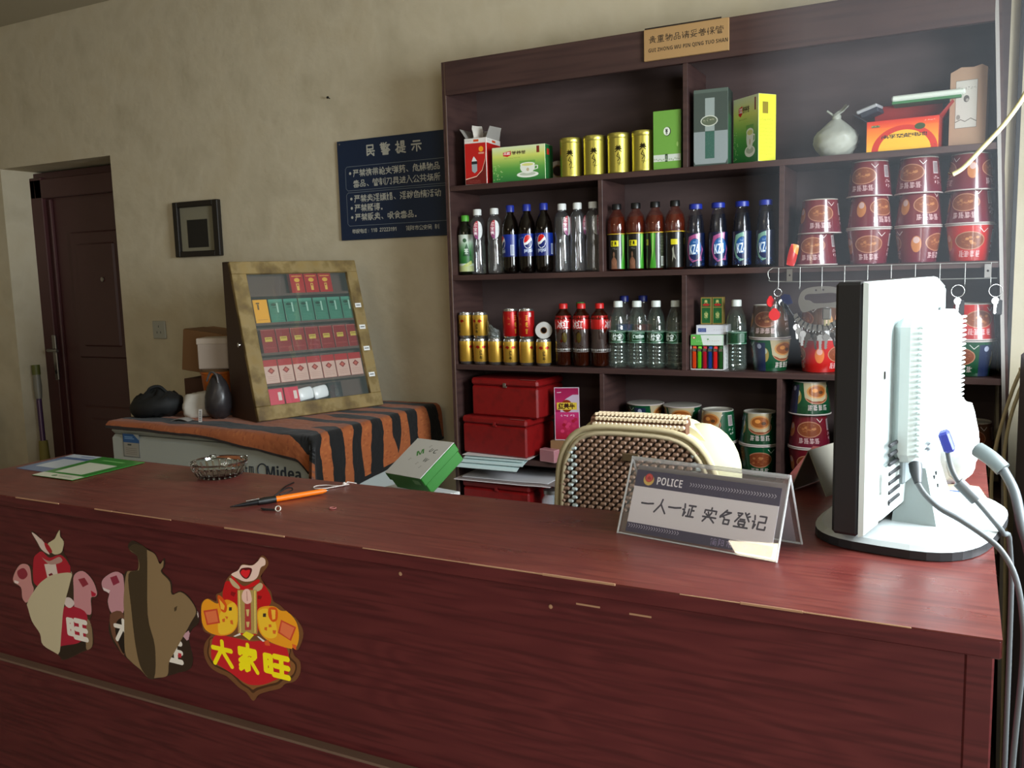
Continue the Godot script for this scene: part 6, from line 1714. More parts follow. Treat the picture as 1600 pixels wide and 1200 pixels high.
func cigarette_case() -> void:
	var yaw := deg_to_rad(68.3)
	var base := Transform3D(Basis(Vector3.UP, yaw), Vector3(-2.190, FZ_H + 0.0205, -2.291))
	var L := 0.515
	var lean := 0.163
	var h := 0.565
	var dp := 0.22
	var t := thing("cigarette_case", "worn wooden cigarette display case with slanted glass front on the striped towel", "display case", base.origin, yaw)
	var old := mat(Color(0.55, 0.47, 0.30), 0.7)
	var stain := noise_tex(0.012, 512, [[0.0, Color(0.55, 0.50, 0.42)], [0.42, Color(0.85, 0.82, 0.72)], [0.6, Color(1, 1, 1)], [1.0, Color(1.0, 0.96, 0.82)]], 5, 81)
	old.albedo_texture = stain
	old.uv1_triplanar = true
	old.uv1_scale = Vector3(1.6, 1.6, 1.6)
	var brown := mat(Color(0.24, 0.15, 0.10), 0.6)
	var inner := mat(Color(0.34, 0.26, 0.22), 0.8)
	var prof := [Vector2(-0.012, 0.0), Vector2(-lean - 0.010, h), Vector2(-dp, h), Vector2(-dp, 0.0)]
	var side_t := func(x: float) -> Transform3D: return Transform3D(Basis(Vector3(0, 0, 1), Vector3(0, 1, 0), Vector3(-1, 0, 0)), Vector3(x, 0, 0))
	part("side_panel", plate(mb(), prof, 0.012, side_t.call(0.006)), brown, t)
	part("side_panel", plate(mb(), prof, 0.012, side_t.call(L - 0.006)), brown, t)
	part("back_panel", box(mb(), Vector3(L * 0.5, h * 0.5, -dp + 0.004), Vector3(L - 0.024, h, 0.008)), brown, t)
	part("top_panel", box(mb(), Vector3(L * 0.5, h - 0.004, -(lean + dp) * 0.5 - 0.006), Vector3(L, 0.010, dp - lean - 0.012), 0.001), brown, t)
	part("bottom_panel", box(mb(), Vector3(L * 0.5, 0.005, -dp * 0.5 - 0.005), Vector3(L - 0.024, 0.010, dp - 0.012)), brown, t)
	var ey := Vector3(0, h, -lean).normalized()
	var fh := Vector2(h, lean).length()
	var F := Transform3D(Basis(Vector3.RIGHT, ey, Vector3.RIGHT.cross(ey)), Vector3.ZERO)
	var rail := func(called: String, x0: float, x1: float, y0: float, y1: float) -> void:
		part(called, box(mb(), Vector3((x0 + x1) * 0.5, (y0 + y1) * 0.5, -0.004), Vector3(x1 - x0, y1 - y0, 0.018), 0.002, F), old, t)
	rail.call("frame_rail", 0.0, L, fh - 0.046, fh)
	rail.call("frame_rail", 0.0, L, 0.0045, 0.056)
	rail.call("frame_rail", 0.0, 0.056, 0.056, fh - 0.046)
	rail.call("frame_rail", L - 0.046, L, 0.056, fh - 0.046)
	part("inner_back", box(mb(), Vector3(L * 0.5, fh * 0.5, -0.062), Vector3(L - 0.03, fh - 0.02, 0.004), 0.0, F), inner, t)
	var rows := [0.470, 0.362, 0.250, 0.137, 0.030]
	for y in rows:
		part("shelf", box(mb(), Vector3(L * 0.5, y - 0.005, -0.038), Vector3(L - 0.03, 0.009, 0.046), 0.0, F), inner, t)
	part("pane", box(mb(), Vector3(L * 0.5, fh * 0.5, -0.0105), Vector3(L - 0.06, fh - 0.06, 0.003), 0.0, F), M.glass, t)
	part("lock", lathe(mb(), [Vector2(0.0, 0.0), Vector2(0.009, 0.0), Vector2(0.008, 0.006), Vector2(0, 0.007)], 14, Vector3.ZERO, Transform3D(Basis(Vector3.BACK, PI / 2), Vector3(0.0, 0.27, -0.115))), M.chrome, t)
	for q in [[0.405, "paper price tag"], [0.318, "paper price tag"], [0.232, "paper price tag"], [0.128, "paper price tag"]]:
		var g := part("price_tag", box(mb(), Vector3(L - 0.026, q[0], 0.0058), Vector3(0.026, 0.017, 0.0012), 0.0, F), M.paper, t)
		part("print_line", box(mb(), Vector3(L - 0.026, q[0], 0.0066), Vector3(0.018, 0.003, 0.0004), 0.0, F), M.dark_plastic, g)
	# packs: five prints on one sheet
	var mk := func(kind: int) -> StandardMaterial3D:
		var c := canvas(160, 256, [Color(0.66, 0.08, 0.08), Color(0.90, 0.64, 0.06), Color(0.22, 0.47, 0.38), Color(0.52, 0.05, 0.06), Color(0.80, 0.66, 0.60), Color(0.80, 0.12, 0.26), Color(0.10, 0.07, 0.08)][kind])
		match kind:
			0:
				c.rect(20, 60, 120, 10, Color(0.85, 0.62, 0.25))
				c.ell(80, 110, 34, 24, Color(0.86, 0.68, 0.22))
				c.rect(64, 150, 32, 80, Color(0.86, 0.70, 0.30))
				c.rect(72, 160, 16, 18, Color(0.6, 0.1, 0.08))
			1:
				c.rect(30, 30, 40, 16, Color(0.35, 0.25, 0.05))
				c.rect(40, 50, 20, 60, Color(0.40, 0.28, 0.06))
				c.rect(24, 220, 112, 6, Color(0.75, 0.50, 0.06))
			2:
				c.rect(0, 0, 160, 30, Color(0.30, 0.56, 0.47))
				c.rect(84, 40, 18, 110, Color(0.62, 0.76, 0.68))
				c.ell(50, 60, 30, 16, Color(0.08, 0.25, 0.18))
				c.rect(30, 88, 46, 10, Color(0.12, 0.32, 0.25))
				for k in 4:
					c.rect(20, 176 + k * 18, 116, 5, Color(0.30, 0.55, 0.45))
			3:
				c.rect(0, 0, 160, 10, Color(0.62, 0.3, 0.28))
				c.rect(34, 86, 84, 50, Color(0.78, 0.68, 0.26))
				c.rect(44, 96, 64, 14, Color(0.62, 0.50, 0.14))
				c.rect(20, 200, 116, 8, Color(0.62, 0.22, 0.20))
			4:
				c.rect(0, 0, 160, 70, Color(0.66, 0.08, 0.10))
				c.poly([Vector2(80, 84), Vector2(122, 120), Vector2(80, 156), Vector2(38, 120)], Color(0.52, 0.08, 0.07))
				c.poly([Vector2(80, 100), Vector2(104, 120), Vector2(80, 140), Vector2(56, 120)], Color(0.75, 0.35, 0.28))
				for k in 3:
					c.rect(24, 180 + k * 20, 112, 4, Color(0.72, 0.55, 0.50))
			5:
				c.rect(100, 40, 40, 90, Color(0.86, 0.80, 0.76))
				c.rect(20, 180, 100, 10, Color(0.9, 0.5, 0.55))
			6:
				c.rect(30, 40, 100, 8, Color(0.25, 0.16, 0.18))
		return printed(c, 0.3, 0.5)
	var mats := []
	for k in 7:
		mats.append(mk.call(k))
	var pm := box(mb(), Vector3(0, 0.044, 0), Vector3(0.0555, 0.088, 0.022), 0.001, Transform3D(), {"front": Rect2(0, 0, 1, 1), "top": Rect2(0.02, 0.02, 0.05, 0.02), "left": Rect2(0.02, 0.4, 0.04, 0.1), "right": Rect2(0.02, 0.4, 0.04, 0.1)}).commit()
	var ords := ["leftmost", "second from the left", "third from the left", "fourth from the left", "fifth from the left", "sixth from the left", "seventh from the left"]
	var add := func(row: int, i: int, x: float, kind: int, label: String, lift := 0.0) -> void:
		var k := thing("cigarette_pack", label, "cigarette pack", Vector3.ZERO, 0.0, "cigarette packs in the display case")
		k.transform = base * F * Transform3D(Basis(), Vector3(x, rows[row] + lift, -0.030))
		part("pack", pm, mats[kind], k)
	for i in 3:
		add.call(0, i, 0.262 + i * 0.059, 0, "red and gold cigarette pack in the top row of the case, %s of three" % ["leftmost", "middle one", "rightmost"][i])
	for i in 7:
		add.call(1, i, 0.098 + i * 0.0605, 1 if i == 0 else 2, "yellow cigarette pack at the left of the case's second row" if i == 0 else "green cigarette pack in the case's second row, %s of the green ones" % ords[i - 1])
	for i in 7:
		add.call(2, i, 0.106 + i * 0.0590, 3, "dark red cigarette pack with gold patch in the case's third row, %s" % ords[i])
	for i in 7:
		add.call(3, i, 0.092 + i * 0.0585, 4, "white and red cigarette pack in the case's fourth row, %s" % ords[i])
	add.call(4, 0, 0.094, 5, "pink cigarette pack in the case's lowest row, left one")
	add.call(4, 1, 0.155, 5, "pink cigarette pack in the case's lowest row, right one")
	add.call(4, 2, 0.335, 6, "dark cigarette pack in the case's lowest row at the right")
	for i in 2:  # added white lumps in place of the window reflection on the glass
		var k := thing("glare_lump", "added white lump for the window glare on the glass, lowest row of the case, %s one" % ["left", "right"][i], "glare lump", Vector3.ZERO, 0.0, "added white glare lumps in the case")
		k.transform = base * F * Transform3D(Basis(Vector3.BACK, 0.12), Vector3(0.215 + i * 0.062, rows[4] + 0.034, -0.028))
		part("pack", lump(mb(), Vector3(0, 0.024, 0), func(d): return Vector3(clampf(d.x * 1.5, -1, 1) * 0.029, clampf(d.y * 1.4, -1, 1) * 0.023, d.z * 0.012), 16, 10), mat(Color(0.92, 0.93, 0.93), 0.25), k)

func clutter() -> void:
	var Y := FZ_H + 0.0200
	var nz := FastNoiseLite.new()
	nz.seed = 91
	nz.frequency = 1.2
	var black := mat(Color(0.02, 0.025, 0.03), 0.75)
	var bag := thing("black_bag", "black cloth bag slumped on the left end of the freezer", "bag", Vector3(-2.690, Y + 0.001, -2.290))
	part("bag", lump(mb(), Vector3(0, 0.040, 0), func(d): return Vector3(d.x * 0.112, clampf(d.y * 0.055 * (1.0 + 0.55 * nz.get_noise_2d(d.x * 2.2 + 3.0, d.z)) + 0.012 * d.x, -0.0395, 0.2), d.z * 0.085), 28, 16), black, bag)
	part("strap", tube(mb(), smooth_path([Vector3(-0.03, 0.07, 0.02), Vector3(-0.01, 0.105, 0.02), Vector3(0.02, 0.112, 0.0), Vector3(0.05, 0.085, -0.01)], 5), 0.006, 6), black, bag)
	var lb := thing("carton", "brown carton under the tilted cardboard box on the freezer", "carton", Vector3(-2.700, Y, -2.640), deg_to_rad(8))
	part("carton", box(mb(), Vector3(0, 0.056, 0), Vector3(0.23, 0.112, 0.20), 0.002), mat(Color(0.30, 0.19, 0.13), 0.85), lb)
	part("tape", box(mb(), Vector3(0, 0.1122, 0), Vector3(0.05, 0.0006, 0.201)), M.card_brown, lb)
	var cbx := thing("cardboard_box", "tan cardboard box tilted on top of the pile beside the cigarette case", "box", Vector3(-2.70, Y + 0.1295, -2.640), deg_to_rad(8))
	cbx.rotation.z = deg_to_rad(-7)
	part("carton", box(mb(), Vector3(0, 0.085, 0), Vector3(0.255, 0.165, 0.19), 0.002), M.card_brown, cbx)
	part("flap", box(mb(), Vector3(0.0, 0.1685, 0.03), Vector3(0.25, 0.0025, 0.12)), mat(Color(0.46, 0.33, 0.21), 0.9), cbx)
	var tub := thing("orange_tub", "round orange plastic tub below the small white box", "tub", Vector3(-2.530, Y, -2.445))
	part("tub", lathe(mb(), [Vector2(0, 0.001), Vector2(0.046, 0.0), Vector2(0.060, 0.150), Vector2(0.063, 0.152), Vector2(0.063, 0.160), Vector2(0.058, 0.160)], 28), mat(Color(0.66, 0.33, 0.06), 0.45), tub)
	part("lid", lathe(mb(), [Vector2(0.062, 0.158), Vector2(0.064, 0.166), Vector2(0.058, 0.170), Vector2(0, 0.170)], 28), mat(Color(0.40, 0.30, 0.20), 0.5), tub)
	var wb := thing("white_box", "small white box on the orange tub, left of the cigarette case", "box", Vector3(-2.525, Y + 0.1705, -2.450), deg_to_rad(24))
	part("carton", box(mb(), Vector3(0, 0.055, 0), Vector3(0.120, 0.110, 0.10), 0.004), mat(Color(0.66, 0.60, 0.55), 0.8), wb)
	part("lid", box(mb(), Vector3(0, 0.105, 0), Vector3(0.124, 0.024, 0.104), 0.003), mat(Color(0.70, 0.64, 0.58), 0.8), wb)
	var wr := thing("paper_parcel", "crumpled white paper parcel in front of the orange tub", "parcel", Vector3(-2.515, Y, -2.330), deg_to_rad(25))
	part("parcel", lump(mb(), Vector3(0, 0.046, 0), func(d): return Vector3(clampf(d.x * 1.4, -1, 1) * 0.050, clampf(d.y * 1.4, -1, 1) * 0.045 + 0.01 * d.x, clampf(d.z * 1.3, -1, 1) * 0.035) * (1.0 + 0.12 * nz.get_noise_3dv(d * 2.0)), 24, 16), mat(Color(0.72, 0.70, 0.66), 0.7), wr)
	part("twist", lump(mb(), Vector3(0.055, 0.062, 0), func(d): return Vector3(d.x * 0.022, d.y * 0.016, d.z * 0.018), 12, 8), mat(Color(0.70, 0.68, 0.62), 0.7), wr)
	var gb := thing("plastic_bag", "dim grey plastic bag squeezed against the cigarette case", "bag", Vector3(-2.405, Y, -2.320))
	part("bag", lump(mb(), Vector3(0, 0.082, 0), func(d): return Vector3(d.x * 0.048, clampf(d.y * 0.085, -0.0815, 1.0), d.z * 0.045) * Vector3(1.0 - 0.25 * d.y, 1, 1.0 - 0.25 * d.y) * (1.0 + 0.12 * nz.get_noise_3dv(d * 3.0)), 20, 14), mat(Color(0.16, 0.145, 0.15), 0.35), gb)
	part("handle", tube(mb(), smooth_path([Vector3(-0.03, 0.14, 0.02), Vector3(-0.01, 0.172, 0.02), Vector3(0.018, 0.165, 0.02), Vector3(0.025, 0.135, 0.02)], 5), 0.004, 6), mat(Color(0.30, 0.28, 0.28), 0.4), gb)
	var tg := thing("paper_tag", "narrow white printed tag standing before the grey plastic bag", "tag", Vector3(-2.418, Y, -2.240), deg_to_rad(20))
	tg.rotation.x = deg_to_rad(-9)
	part("tag", box(mb(), Vector3(0, 0.023, 0), Vector3(0.013, 0.046, 0.0015)), mat(Color(0.70, 0.68, 0.66), 0.7), tg)
	for k in 6:
		part("print_line", box(mb(), Vector3(0, 0.008 + k * 0.006, 0.001), Vector3(0.008, 0.0022, 0.0004)), M.dark_plastic, tg)
	var wp := thing("paper_scrap", "white paper scrap lying before the crumpled parcel", "paper", Vector3(-2.500, Y, -2.235), deg_to_rad(12))
	part("sheet", sheet(mb(), 6, 4, func(u, w): return Vector3((u - 0.5) * 0.07, 0.003 + 0.008 * sin(u * PI), (w - 0.5) * 0.04), 0.001), mat(Color(0.62, 0.60, 0.58), 0.8), wp)

# ---------------------------------------------------------------- things on the counter
func points(text: String) -> Array:
	var out := []
	for p in text.split(" ", false):
		var q := p.split(",")
		out.append(Vector2(float(q[0]), float(q[1])))
	return out

func shape(c: Canvas, color: String, text: String) -> void:
	var pts := points(text)
	c.poly(Array(rounded(pts)) if pts.size() > 4 else pts, Color(color))

func build_counter_goods() -> void:
	stickers()
	police_sign()
	monitor()
	small_things()

func stickers() -> void:
	var torn_left := canvas(567, 595, Color("#3c2c20"))
	shape(torn_left, "#c88c8c", "4,281 17,242 68,193 128,194 134,266 142,302 86,365 57,349 54,300")
	shape(torn_left, "#8c2c3c", "40,228 88,207 111,233 80,259 47,256")
	shape(torn_left, "#e8d8d8", "11,273 44,275 37,286 11,285")
	shape(torn_left, "#aa1e30", "168,147 224,114 272,136 348,114 396,145 399,194 330,246 165,276 150,213")
	shape(torn_left, "#d8c8c0", "233,170 311,156 319,212 247,236")
	shape(torn_left, "#b08c84", "208,130 226,142 270,151 338,124 357,141 310,160 257,164")
	shape(torn_left, "#701828", "255,213 278,203 292,215 261,223")
	shape(torn_left, "#d8c4bc", "168,37 197,44 251,75 265,105 274,122 225,106 197,72")
	shape(torn_left, "#c2b898", "270,76 318,48 338,24 358,4 357,32 376,51 364,93 336,112 296,114")
	shape(torn_left, "#a81c2c", "247,73 270,76 295,105 277,115 256,99")
	shape(torn_left, "#c88c94", "425,194 484,167 539,197 562,247 551,268 520,281 513,350 460,354 410,348 414,255")
	shape(torn_left, "#8c2c3c", "449,208 491,195 513,220 475,239")
	shape(torn_left, "#b01c38", "524,246 555,255 551,266 526,272")
	shape(torn_left, "#aa1e38", "336,352 401,335 485,357 465,473 399,506 285,534 306,458")
	shape(torn_left, "#d8c8c8", "348,307 385,298 411,319 379,345 347,336")
	shape(torn_left, "#2c2018", "285,535 399,501 460,471 459,514 426,532 304,590 271,573")
	shape(torn_left, "#8a7258", "481,386 501,389 509,427 500,494 460,511")
	torn_left.glyph("旺", 348, 383, 122, 95, 23, Color("#e6e0da"))
	shape(torn_left, "#c4b99c", "406,186 293,208 225,239 164,284 84,376 107,446 155,498 170,547 269,573 304,472 336,352 395,229")
	var torn_left_outline := "-50,111 -35,107 -14,94 -1,96 14,105 22,115 31,123 32,111 39,103 35,84 47,67 53,45 66,50 84,55 107,43 117,21 114,12 100,4 97,-23 89,-36 95,-52 91,-82 60,-99 8,-123 -6,-115 -47,-104 -53,-83 -73,-62 -83,-33 -95,-22 -97,-1 -117,4 -111,25 -90,44 -62,46 -56,38 -48,63 -30,77 -39,94"
	var torn_left_at := Vector3(-1.4390, 0.9212, -0.9694)
	var torn_left_size := Vector2(0.2359, 0.2479)
	var torn_middle := canvas(553, 580, Color("#31231a"))
	shape(torn_middle, "#c4909c", "4,205 33,175 92,147 138,155 137,233 121,317 50,329 32,283 45,245 12,234")
	shape(torn_middle, "#8c2c44", "59,176 100,161 115,189 75,208")
	shape(torn_middle, "#e0d0d4", "5,225 53,232 41,247 13,238")
	shape(torn_middle, "#6e4a38", "40,337 123,324 107,499 68,468 39,420")
	shape(torn_middle, "#1e1510", "81,358 120,352 108,492 78,462 63,403")
	shape(torn_middle, "#c49aa8", "453,357 491,331 502,358 477,375")
	torn_middle.glyph("大", 64, 352, 96, 87, 19, Color("#e8e4de"))
	torn_middle.glyph("旺", 327, 382, 112, 96, 22, Color("#e8e4de"))
	shape(torn_middle, "#8a7354", "185,39 216,15 257,17 292,29 336,43 358,79 380,62 377,87 362,112 407,145 413,196 463,179 510,201 540,245 507,295 457,363 400,439 367,485 352,542 297,563 240,574 197,548 143,523 111,484 126,323 131,254 164,138 228,123 235,66 198,47")
	shape(torn_middle, "#3f3222", "185,39 216,15 257,17 292,29 266,301 293,431 273,570 206,549 179,451 171,282 172,147 236,120 235,66 203,47")
	shape(torn_middle, "#c03040", "423,435 441,435 439,452 421,455")
	shape(torn_middle, "#4a3a28", "420,250 439,238 432,258 420,265")
	shape(torn_middle, "#d8c8c4", "543,251 555,255 548,272")
	var torn_middle_outline := "-39,110 -27,120 -8,116 7,110 25,104 34,89 46,99 45,85 38,76 57,62 59,41 78,48 98,39 112,19 114,1 95,-16 88,-34 94,-63 86,-83 59,-95 32,-106 8,-115 -15,-120 -33,-109 -71,-90 -93,-74 -106,-50 -99,-20 -104,2 -98,18 -112,23 -114,35 -102,48 -77,60 -55,58 -49,64 -21,71 -18,93 -33,100"
	var torn_middle_at := Vector3(-1.1952, 0.9260, -0.9694)
	var torn_middle_size := Vector2(0.2304, 0.2414)
	var whole := canvas(511, 582, Color("#734b2d"))
	shape(whole, "#4a2c18", "62,358 29,397 21,438 47,473 90,484 139,494 186,524 223,536 245,548 269,532 325,507 374,487 406,461 443,449 465,418 467,388 439,367 435,331 271,333")
	shape(whole, "#8a5a30", "65,360 36,399 29,437 55,467 97,477 147,487 192,516 227,527 246,534 266,522 326,497 368,480 399,456 440,441 458,417 459,393 432,374 429,332 271,333")
	shape(whole, "#c81e28", "69,351 48,388 42,451 84,471 139,489 194,511 235,517 298,504 354,477 396,453 428,433 437,399 428,343 405,336 312,331 243,343 131,343")
	shape(whole, "#c4161c", "151,122 126,166 130,204 192,211 193,275 196,324 287,308 299,210 350,191 366,163 355,133 324,106 274,134 219,136")
	shape(whole, "#8c0f14", "169,160 193,162 181,180 164,174")
	shape(whole, "#8c0f14", "303,156 323,156 315,170 299,170")
	shape(whole, "#f0d2c8", "175,93 211,73 234,49 282,45 311,26 329,8 348,13 347,34 325,47 309,81 284,102 242,112 208,106")
	shape(whole, "#5a1418", "218,78 234,61 280,56 270,85 251,101 231,96")
	shape(whole, "#e0202c", "223,80 236,66 249,68 270,63 265,82 249,97 233,91")
	shape(whole, "#d0141c", "181,99 220,126 248,127 305,95 314,104 275,129 240,140 205,139 177,110")
	shape(whole, "#c8b48c", "163,112 177,110 213,135 208,146 178,137")
	shape(whole, "#c8b48c", "330,113 314,107 281,133 287,145 318,133")
	shape(whole, "#b49a58", "201,150 298,136 287,308 190,320")
	shape(whole, "#e6cf6e", "206,152 213,151 205,317 199,318")
	shape(whole, "#e6cf6e", "285,140 292,139 279,304 273,306")
	shape(whole, "#b43c3c", "235,182 265,178 257,297 226,303")
	shape(whole, "#d8c07a", "238,220 255,217 249,245 240,246")
	shape(whole, "#d8c07a", "234,269 252,266 246,288 237,290")
	shape(whole, "#f2c8be", "223,163 240,142 263,143 270,182 245,198 223,187")
	shape(whole, "#c89088", "246,149 250,148 250,186 245,186")
	shape(whole, "#f0e02c", "210,324 232,307 270,314 245,340")
	shape(whole, "#e8e4e0", "163,338 200,318 204,325 174,338")
	shape(whole, "#e8e4e0", "283,317 293,316 323,329 312,334")
	shape(whole, "#f2a020", "12,233 43,209 92,220 144,196 192,211 195,253 184,299 146,333 88,348 30,341 7,317 3,279")
	shape(whole, "#f8c832", "103,257 172,203 192,227 185,288 147,327 89,337")
	shape(whole, "#d04a30", "16,260 91,240 100,296 29,316")
	shape(whole, "#e8784a", "25,265 83,248 91,292 36,308")
	shape(whole, "#e05818", "97,188 118,189 142,218 134,247 113,247 100,219")
	shape(whole, "#f8c040", "104,199 131,223 125,240 109,239")
	shape(whole, "#3a2a28", "152,225 167,223 165,236 151,239")
	shape(whole, "#e06a28", "112,278 127,273 126,287 113,290")
	shape(whole, "#e06a28", "153,277 166,273 168,291 154,290")
	shape(whole, "#e06a28", "128,264 145,264 137,276")
	shape(whole, "#f0a020", "295,216 323,196 377,187 409,198 442,198 478,229 488,274 479,313 458,335 405,336 340,326 301,301 291,259")
	shape(whole, "#f8c832", "298,221 350,202 379,245 382,298 341,315 305,295")
	shape(whole, "#d04a30", "407,233 477,250 448,307 388,286")
	shape(whole, "#e8784a", "411,240 468,254 443,301 398,282")
	shape(whole, "#e05818", "353,196 390,193 390,233 366,248 347,229")
	shape(whole, "#f8c040", "362,201 383,200 380,234 365,240")
	shape(whole, "#3a2a28", "321,223 336,220 335,234 320,236")
	shape(whole, "#e06a28", "324,276 337,273 335,287 323,286")
	shape(whole, "#e06a28", "345,261 358,259 359,269 345,272")
	shape(whole, "#e06a28", "363,280 380,278 376,293 364,293")
	shape(whole, "#e0602a", "319,330 340,321 346,344 321,345")
	shape(whole, "#e0602a", "453,317 472,319 470,338 454,338")
	whole.glyph("大", 52, 370, 94, 92, 19, Color("#ffee14"))
	whole.glyph("家", 185, 360, 90, 101, 18, Color("#ffee14"))
	whole.glyph("旺", 310, 369, 116, 90, 22, Color("#ffee14"))
	var whole_outline := "-88,-27 -102,-43 -105,-63 -95,-80 -77,-87 -58,-90 -35,-103 -18,-109 -5,-120 8,-107 29,-97 52,-88 64,-78 83,-70 94,-55 95,-37 84,-28 82,-17 93,-18 105,10 93,30 73,40 62,47 49,52 45,66 32,78 28,88 44,108 39,119 31,120 22,110 10,103 -9,102 -18,91 -33,83 -46,70 -55,52 -69,44 -70,33 -88,35 -103,24 -105,3 -103,-20 -88,-25"
	var whole_at := Vector3(-0.9695, 0.9355, -0.9694)
	var whole_size := Vector2(0.2126, 0.2422)
	for q in [[torn_left, torn_left_outline, torn_left_at, torn_left_size, "leftmost new year sticker on the counter front, half covered by cream torn paper"], [torn_middle, torn_middle_outline, torn_middle_at, torn_middle_size, "middle new year sticker on the counter front, peeled to a brown backing"], [whole, whole_outline, whole_at, whole_size, "bright red and yellow new year sticker with two golden pigs and characters"]]:
		var o := thing("new_year_sticker", q[4], "sticker", q[2], 0.0, "")
		var pts := Array(rounded(points(q[1]).map(func(p): return p * 0.001)))
		var s: Vector2 = q[3]
		part("print", plate(mb(), pts, 0.0008, Transform3D(), Rect2(-s * 0.5, s)), printed(q[0], 0.4), o)

func chevrons(c: Canvas, x: float, y: float, n: int, s: float, col: Color) -> void:
	for i in n:
		c.line([Vector2(x + i * s, y), Vector2(x + i * s + s * 0.6, y + s * 0.6), Vector2(x + i * s, y + s * 1.2)], 3, col)

func police_sign() -> void:
	var c := canvas(1280, 520, Color(0.86, 0.85, 0.88))
	var navy := Color(0.16, 0.14, 0.30)
	c.rect(0, 0, 1280, 138, navy)
	c.rect(0, 440, 1280, 80, navy)
	# badge: gold wreath, red disc with a building
	c.ell(126, 74, 50, 48, Color(0.80, 0.66, 0.30))
	c.ell(126, 54, 40, 38, navy)
	c.ell(126, 58, 36, 36, Color(0.74, 0.15, 0.16))
	c.ell(126, 58, 28, 28, Color(0.82, 0.24, 0.22))
	c.poly([Vector2(106, 62), Vector2(126, 42), Vector2(146, 62)], Color(0.62, 0.10, 0.10))
	c.rect(110, 62, 32, 10, Color(0.62, 0.10, 0.10))
	c.line([Vector2(90, 90), Vector2(126, 116), Vector2(162, 90)], 8, Color(0.86, 0.74, 0.40))
	c.latin("POLICE", 206, 104, 62, Color(0.93, 0.92, 0.95), true, 0.82)
	chevrons(c, 512, 54, 31, 24, Color(0.88, 0.87, 0.92))
	chevrons(c, 20, 452, 20, 24, Color(0.82, 0.80, 0.88))
	var ink := Color(0.13, 0.13, 0.24)
	c.cjk("一人一证", 96, 220, 108, 15, ink, 128, 0.12)
	c.cjk("实名登记", 668, 226, 112, 14, ink, 138, 0.12)
	c.cjk("简阳市公安局", 776, 454, 52, 4.5, Color(0.55, 0.50, 0.66), 66)
	c.cjk("宣", 1196, 454, 52, 4.5, Color(0.55, 0.50, 0.66), 66)
	var t := thing("table_sign", "clear acrylic tent sign with a purple and white police notice on the counter", "sign", Vector3(-0.3068, TOP, -1.167), deg_to_rad(-10.9))
	var L := 0.233
	var h := 0.104
	var half := 0.046
	var slope := Vector3(0, h, -half).normalized()
	var len_ := Vector2(h, half).length()
	var F := Transform3D(Basis(Vector3.RIGHT, slope, Vector3.RIGHT.cross(slope)), Vector3(0, 0, half))
	var B := Transform3D(Basis(Vector3.LEFT, Vector3(0, h, half).normalized(), Vector3.LEFT.cross(Vector3(0, h, half).normalized())), Vector3(0, 0, -half))
	part("front_panel", box(mb(), Vector3(0, len_ * 0.5, -0.0004), Vector3(L, len_, 0.0022), 0.0006, F), M.acrylic, t)
	part("inner_panel", box(mb(), Vector3(0, len_ * 0.5, -0.0052), Vector3(L - 0.004, len_ - 0.006, 0.0018), 0.0005, F), M.acrylic, t)
	part("back_panel", box(mb(), Vector3(0, len_ * 0.5, -0.0004), Vector3(L, len_, 0.0022), 0.0006, B), M.acrylic, t)
	var rimm := mat(Color(0.80, 0.82, 0.84), 0.15)
	var rm := mb()
	for T in [F, B]:
		for sx in [-1.0, 1.0]:
			box(rm, Vector3(sx * L * 0.5, len_ * 0.5, -0.001), Vector3(0.0022, len_, 0.0034), 0.0006, T)
		box(rm, Vector3(0, 0.0016, -0.001), Vector3(L, 0.0022, 0.0034), 0.0006, T)
	part("polished_edge", rm, pane(Color(0.85, 0.87, 0.88), 0.55, 0.1), t)
	part("fold", box(mb(), Vector3(0, h - 0.003, 0), Vector3(L, 0.006, 0.006), 0.002), pane(Color(0.82, 0.84, 0.86), 0.35, 0.1), t)
	part("notice", box(mb(), Vector3(0.001, len_ * 0.445, -0.0029), Vector3(L * 0.915, len_ * 0.79, 0.0006), 0.0, F, {"front": Rect2(0, 0, 1, 1), "back": Rect2(0.5, 0.5, 0.01, 0.01)}), printed(c, 0.45), t)
	part("back_notice", box(mb(), Vector3(0, len_ * 0.46, -0.0024), Vector3(L * 0.94, len_ * 0.84, 0.0006), 0.0, B), mat(Color(0.58, 0.56, 0.58), 0.6), t)

